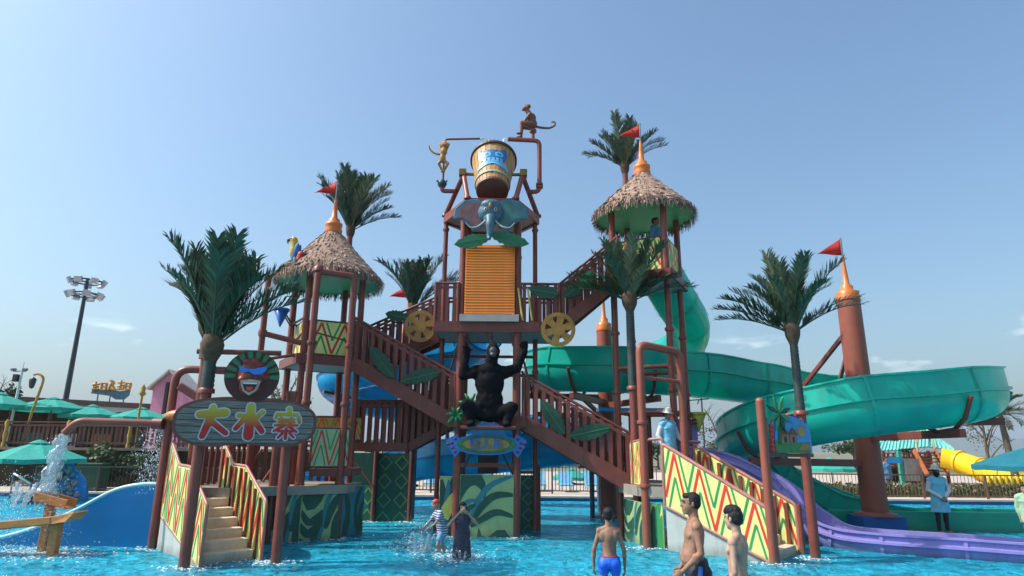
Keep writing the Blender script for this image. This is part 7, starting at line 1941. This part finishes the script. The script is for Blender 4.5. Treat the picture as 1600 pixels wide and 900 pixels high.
person('child in a red swim cap and striped shirt splashing water', kidpos, R(-68), 1.22, SKIN_B,
       {1: ((.30, -.15, 1.18), (.28, -.40, 1.02)), -1: ((-.26, -.22, 1.14), (-.22, -.46, .98))}, child=.5, lean=.28, voxel=.013, head_nod=.1,
       legs={1: ((.1, -.16, .52), (.1, .02, .14)), -1: ((-.1, .05, .5), (-.1, .18, .1))}, hair=False, hat=cap_hat(pm('red_cap', (.6, .05, .03), .4, .1, 6.0)),
       clothes=(('striped_shirt', striped(), tee), ('shorts', pm('pale_blue_shorts', (.16, .34, .55), .7, .1, 6.0), shorts(.55, .014, 1.0))))
# lifeguards
LB = pm('lifeguard_blue', (.20, .58, .78), .75, .16, 7.0, .15); WS_ = pm('white_sleeve', (.62, .64, .68), .8, .1, 6.0, .1); HATM = pm('straw_hat', (.76, .71, .60), .8, .12, 8.0, .1)
g2 = V((11.2, 17.2, -.02))
person('lifeguard in a pale blue tunic and sun hat standing by the green trough', g2, R(-6), 1.68, SKIN_A,
       {1: ((.27, -.02, 1.12), (.07, -.19, .95), (-.2, 1, 0)), -1: ((-.27, -.02, 1.12), (-.05, -.2, .93), (.2, 1, 0))}, voxel=.014, fingers=True, hat=sun_hat(HATM, .17),
       clothes=(('tunic', LB, tunic(.55, .035, 0, .05)), ('sleeves', WS_, sleeves_only()), ('leggings', BLACK, leggings()), ('face_cover', pm('dark_scarf', (.02, .02, .03), .8, .2, 8.0), lambda g, L, k, a, l, to: (g.ell(L((0, -.05, 1.56)), (.075 * k, .085 * k, .075 * k)), g.cap(L((0, .02, 1.42)), L((0, 0, 1.5)), .075 * k, .07 * k)))))
g1 = V((P(1045, 700, 15.0).x, 15.0, 1.24))
person('lifeguard in a pale blue shirt and sun hat on the low right stage', g1, R(28), 1.70, SKIN_A,
       {1: ((.28, -.02, 1.13), (.25, -.22, 1.0)), -1: ((-.27, .04, 1.12), (-.24, -.1, .88))}, voxel=.014, hat=sun_hat(HATM, .15), head_turn=.2, head_nod=.18,
       clothes=(('shirt', LB, tunic(.72, .045, 0, .03)), ('sleeves', WS_, sleeves_only(.022)), ('trousers', pm('grey_trousers', (.10, .11, .14), .8, .15, 6.0), leggings(.025))))
g3 = CR_['c'] + CR_['e1'] * .25 + V((0, -.2, 6.42))
person('attendant in a blue shirt under the highest thatched roof', g3, R(60), 1.66, SKIN_A, hang, voxel=.016, fingers=False,
       clothes=(('shirt', pm('attendant_blue', (.06, .20, .38), .75, .15, 6.0), tunic(.78, .04, .9, .02)), ('trousers', pm('grey_trousers', (.10, .11, .14), .8, .15, 6.0), leggings(.025))))
g4 = P(1386, 735, 29.0); g4.z = .16
person('small distant person in blue behind the brown railing', g4, R(20), 1.66, SKIN_A, hang, voxel=.03, fingers=False,
       clothes=(('shirt', pm('far_blue', (.10, .22, .36), .75, .15, 6.0), tunic(.7, .045, .9, .02)), ('trousers', pm('grey_trousers', (.10, .11, .14), .8, .15, 6.0), leggings(.03))))
g5 = V((P(1608, 810, 16.0).x, 16.0, -.22))
person('bather in a pale green top cut by the right picture edge', g5, R(-30), 1.5, SKIN_B, hang, voxel=.016, fingers=False,
       clothes=(('top', pm('pale_green_top', (.34, .52, .36), .75, .15, 6.0), tunic(.7, .04, .6, .02)),))

# foam and small bubbles where posts and legs meet the water
FOAMM = pm('pool_foam', (.72, .82, .86), .5, .1, 20.0, transl=.3)
spots = [(-5.51, 11.46), (-4.16, 12.02), (-7.24, 13.6), (-4.72, 14.69), (-3.94, 15.15), (-5.3, 11.6), (-4.5, 12.3), (4.86, 12.4), (5.93, 13.05), (2.92, 14.21), (-1.28, 15.6), (.14, 15.6), (manpos.x, manpos.y), (boypos.x, boypos.y), (youthpos.x, youthpos.y), (girlpos.x, girlpos.y), (kidpos.x, kidpos.y), (-9.0, 13.0), (-8.4, 12.7), (-8.8, 12.9), (-9.4, 13.0), (-4.0, 18.6), (-2.8, 18.6)]
g = MB(); vs_, fs_ = [], []; rnd = random.Random(31)
for (x, y) in spots:
    busy = 2.2 if x < -8 or abs(x - girlpos.x) < .01 or abs(x - kidpos.x) < .01 else 1.0
    for i in range(int(70 * busy)):
        a = rnd.uniform(0, 2 * PI); r = .09 + abs(rnd.gauss(0, .16)) * busy; px_, py_ = x + r * math.cos(a) * 1.3, y + r * math.sin(a); s = rnd.uniform(.006, .022); z = wave(px_, py_) + .004; o = len(vs_)
        vs_ += [(px_ - s * 1.6, py_, z), (px_, py_ - s, z), (px_ + s * 1.6, py_, z), (px_, py_ + s, z), (px_, py_, z + s * .8)]
        fs_ += [(o, o + 1, o + 4), (o + 1, o + 2, o + 4), (o + 2, o + 3, o + 4), (o + 3, o, o + 4)]
fo = g.add(vs_, fs_, True).build('foam', FOAMM); stuff(fo); tag(fo, 'white flecks of foam on the pool round posts and legs', 'foam')

# ================================================================== HAZE: thin even air round the whole place
hz = MB().box((0, 1900, 84), (9600, 5800, 172)).build('haze', None)
hm = bpy.data.materials.new('haze_air'); hm.use_nodes = True
hn, hl = hm.node_tree.nodes, hm.node_tree.links; hn.clear()
ho = hn.new('ShaderNodeOutputMaterial'); pv = hn.new('ShaderNodeVolumePrincipled')
pv.inputs['Color'].default_value = (.72, .84, 1.0, 1); pv.inputs['Density'].default_value = 0.00022; pv.inputs['Anisotropy'].default_value = 0.1
hl.new(pv.outputs[0], ho.inputs['Volume'])
hz.data.materials.clear(); hz.data.materials.append(hm)
stuff(hz)
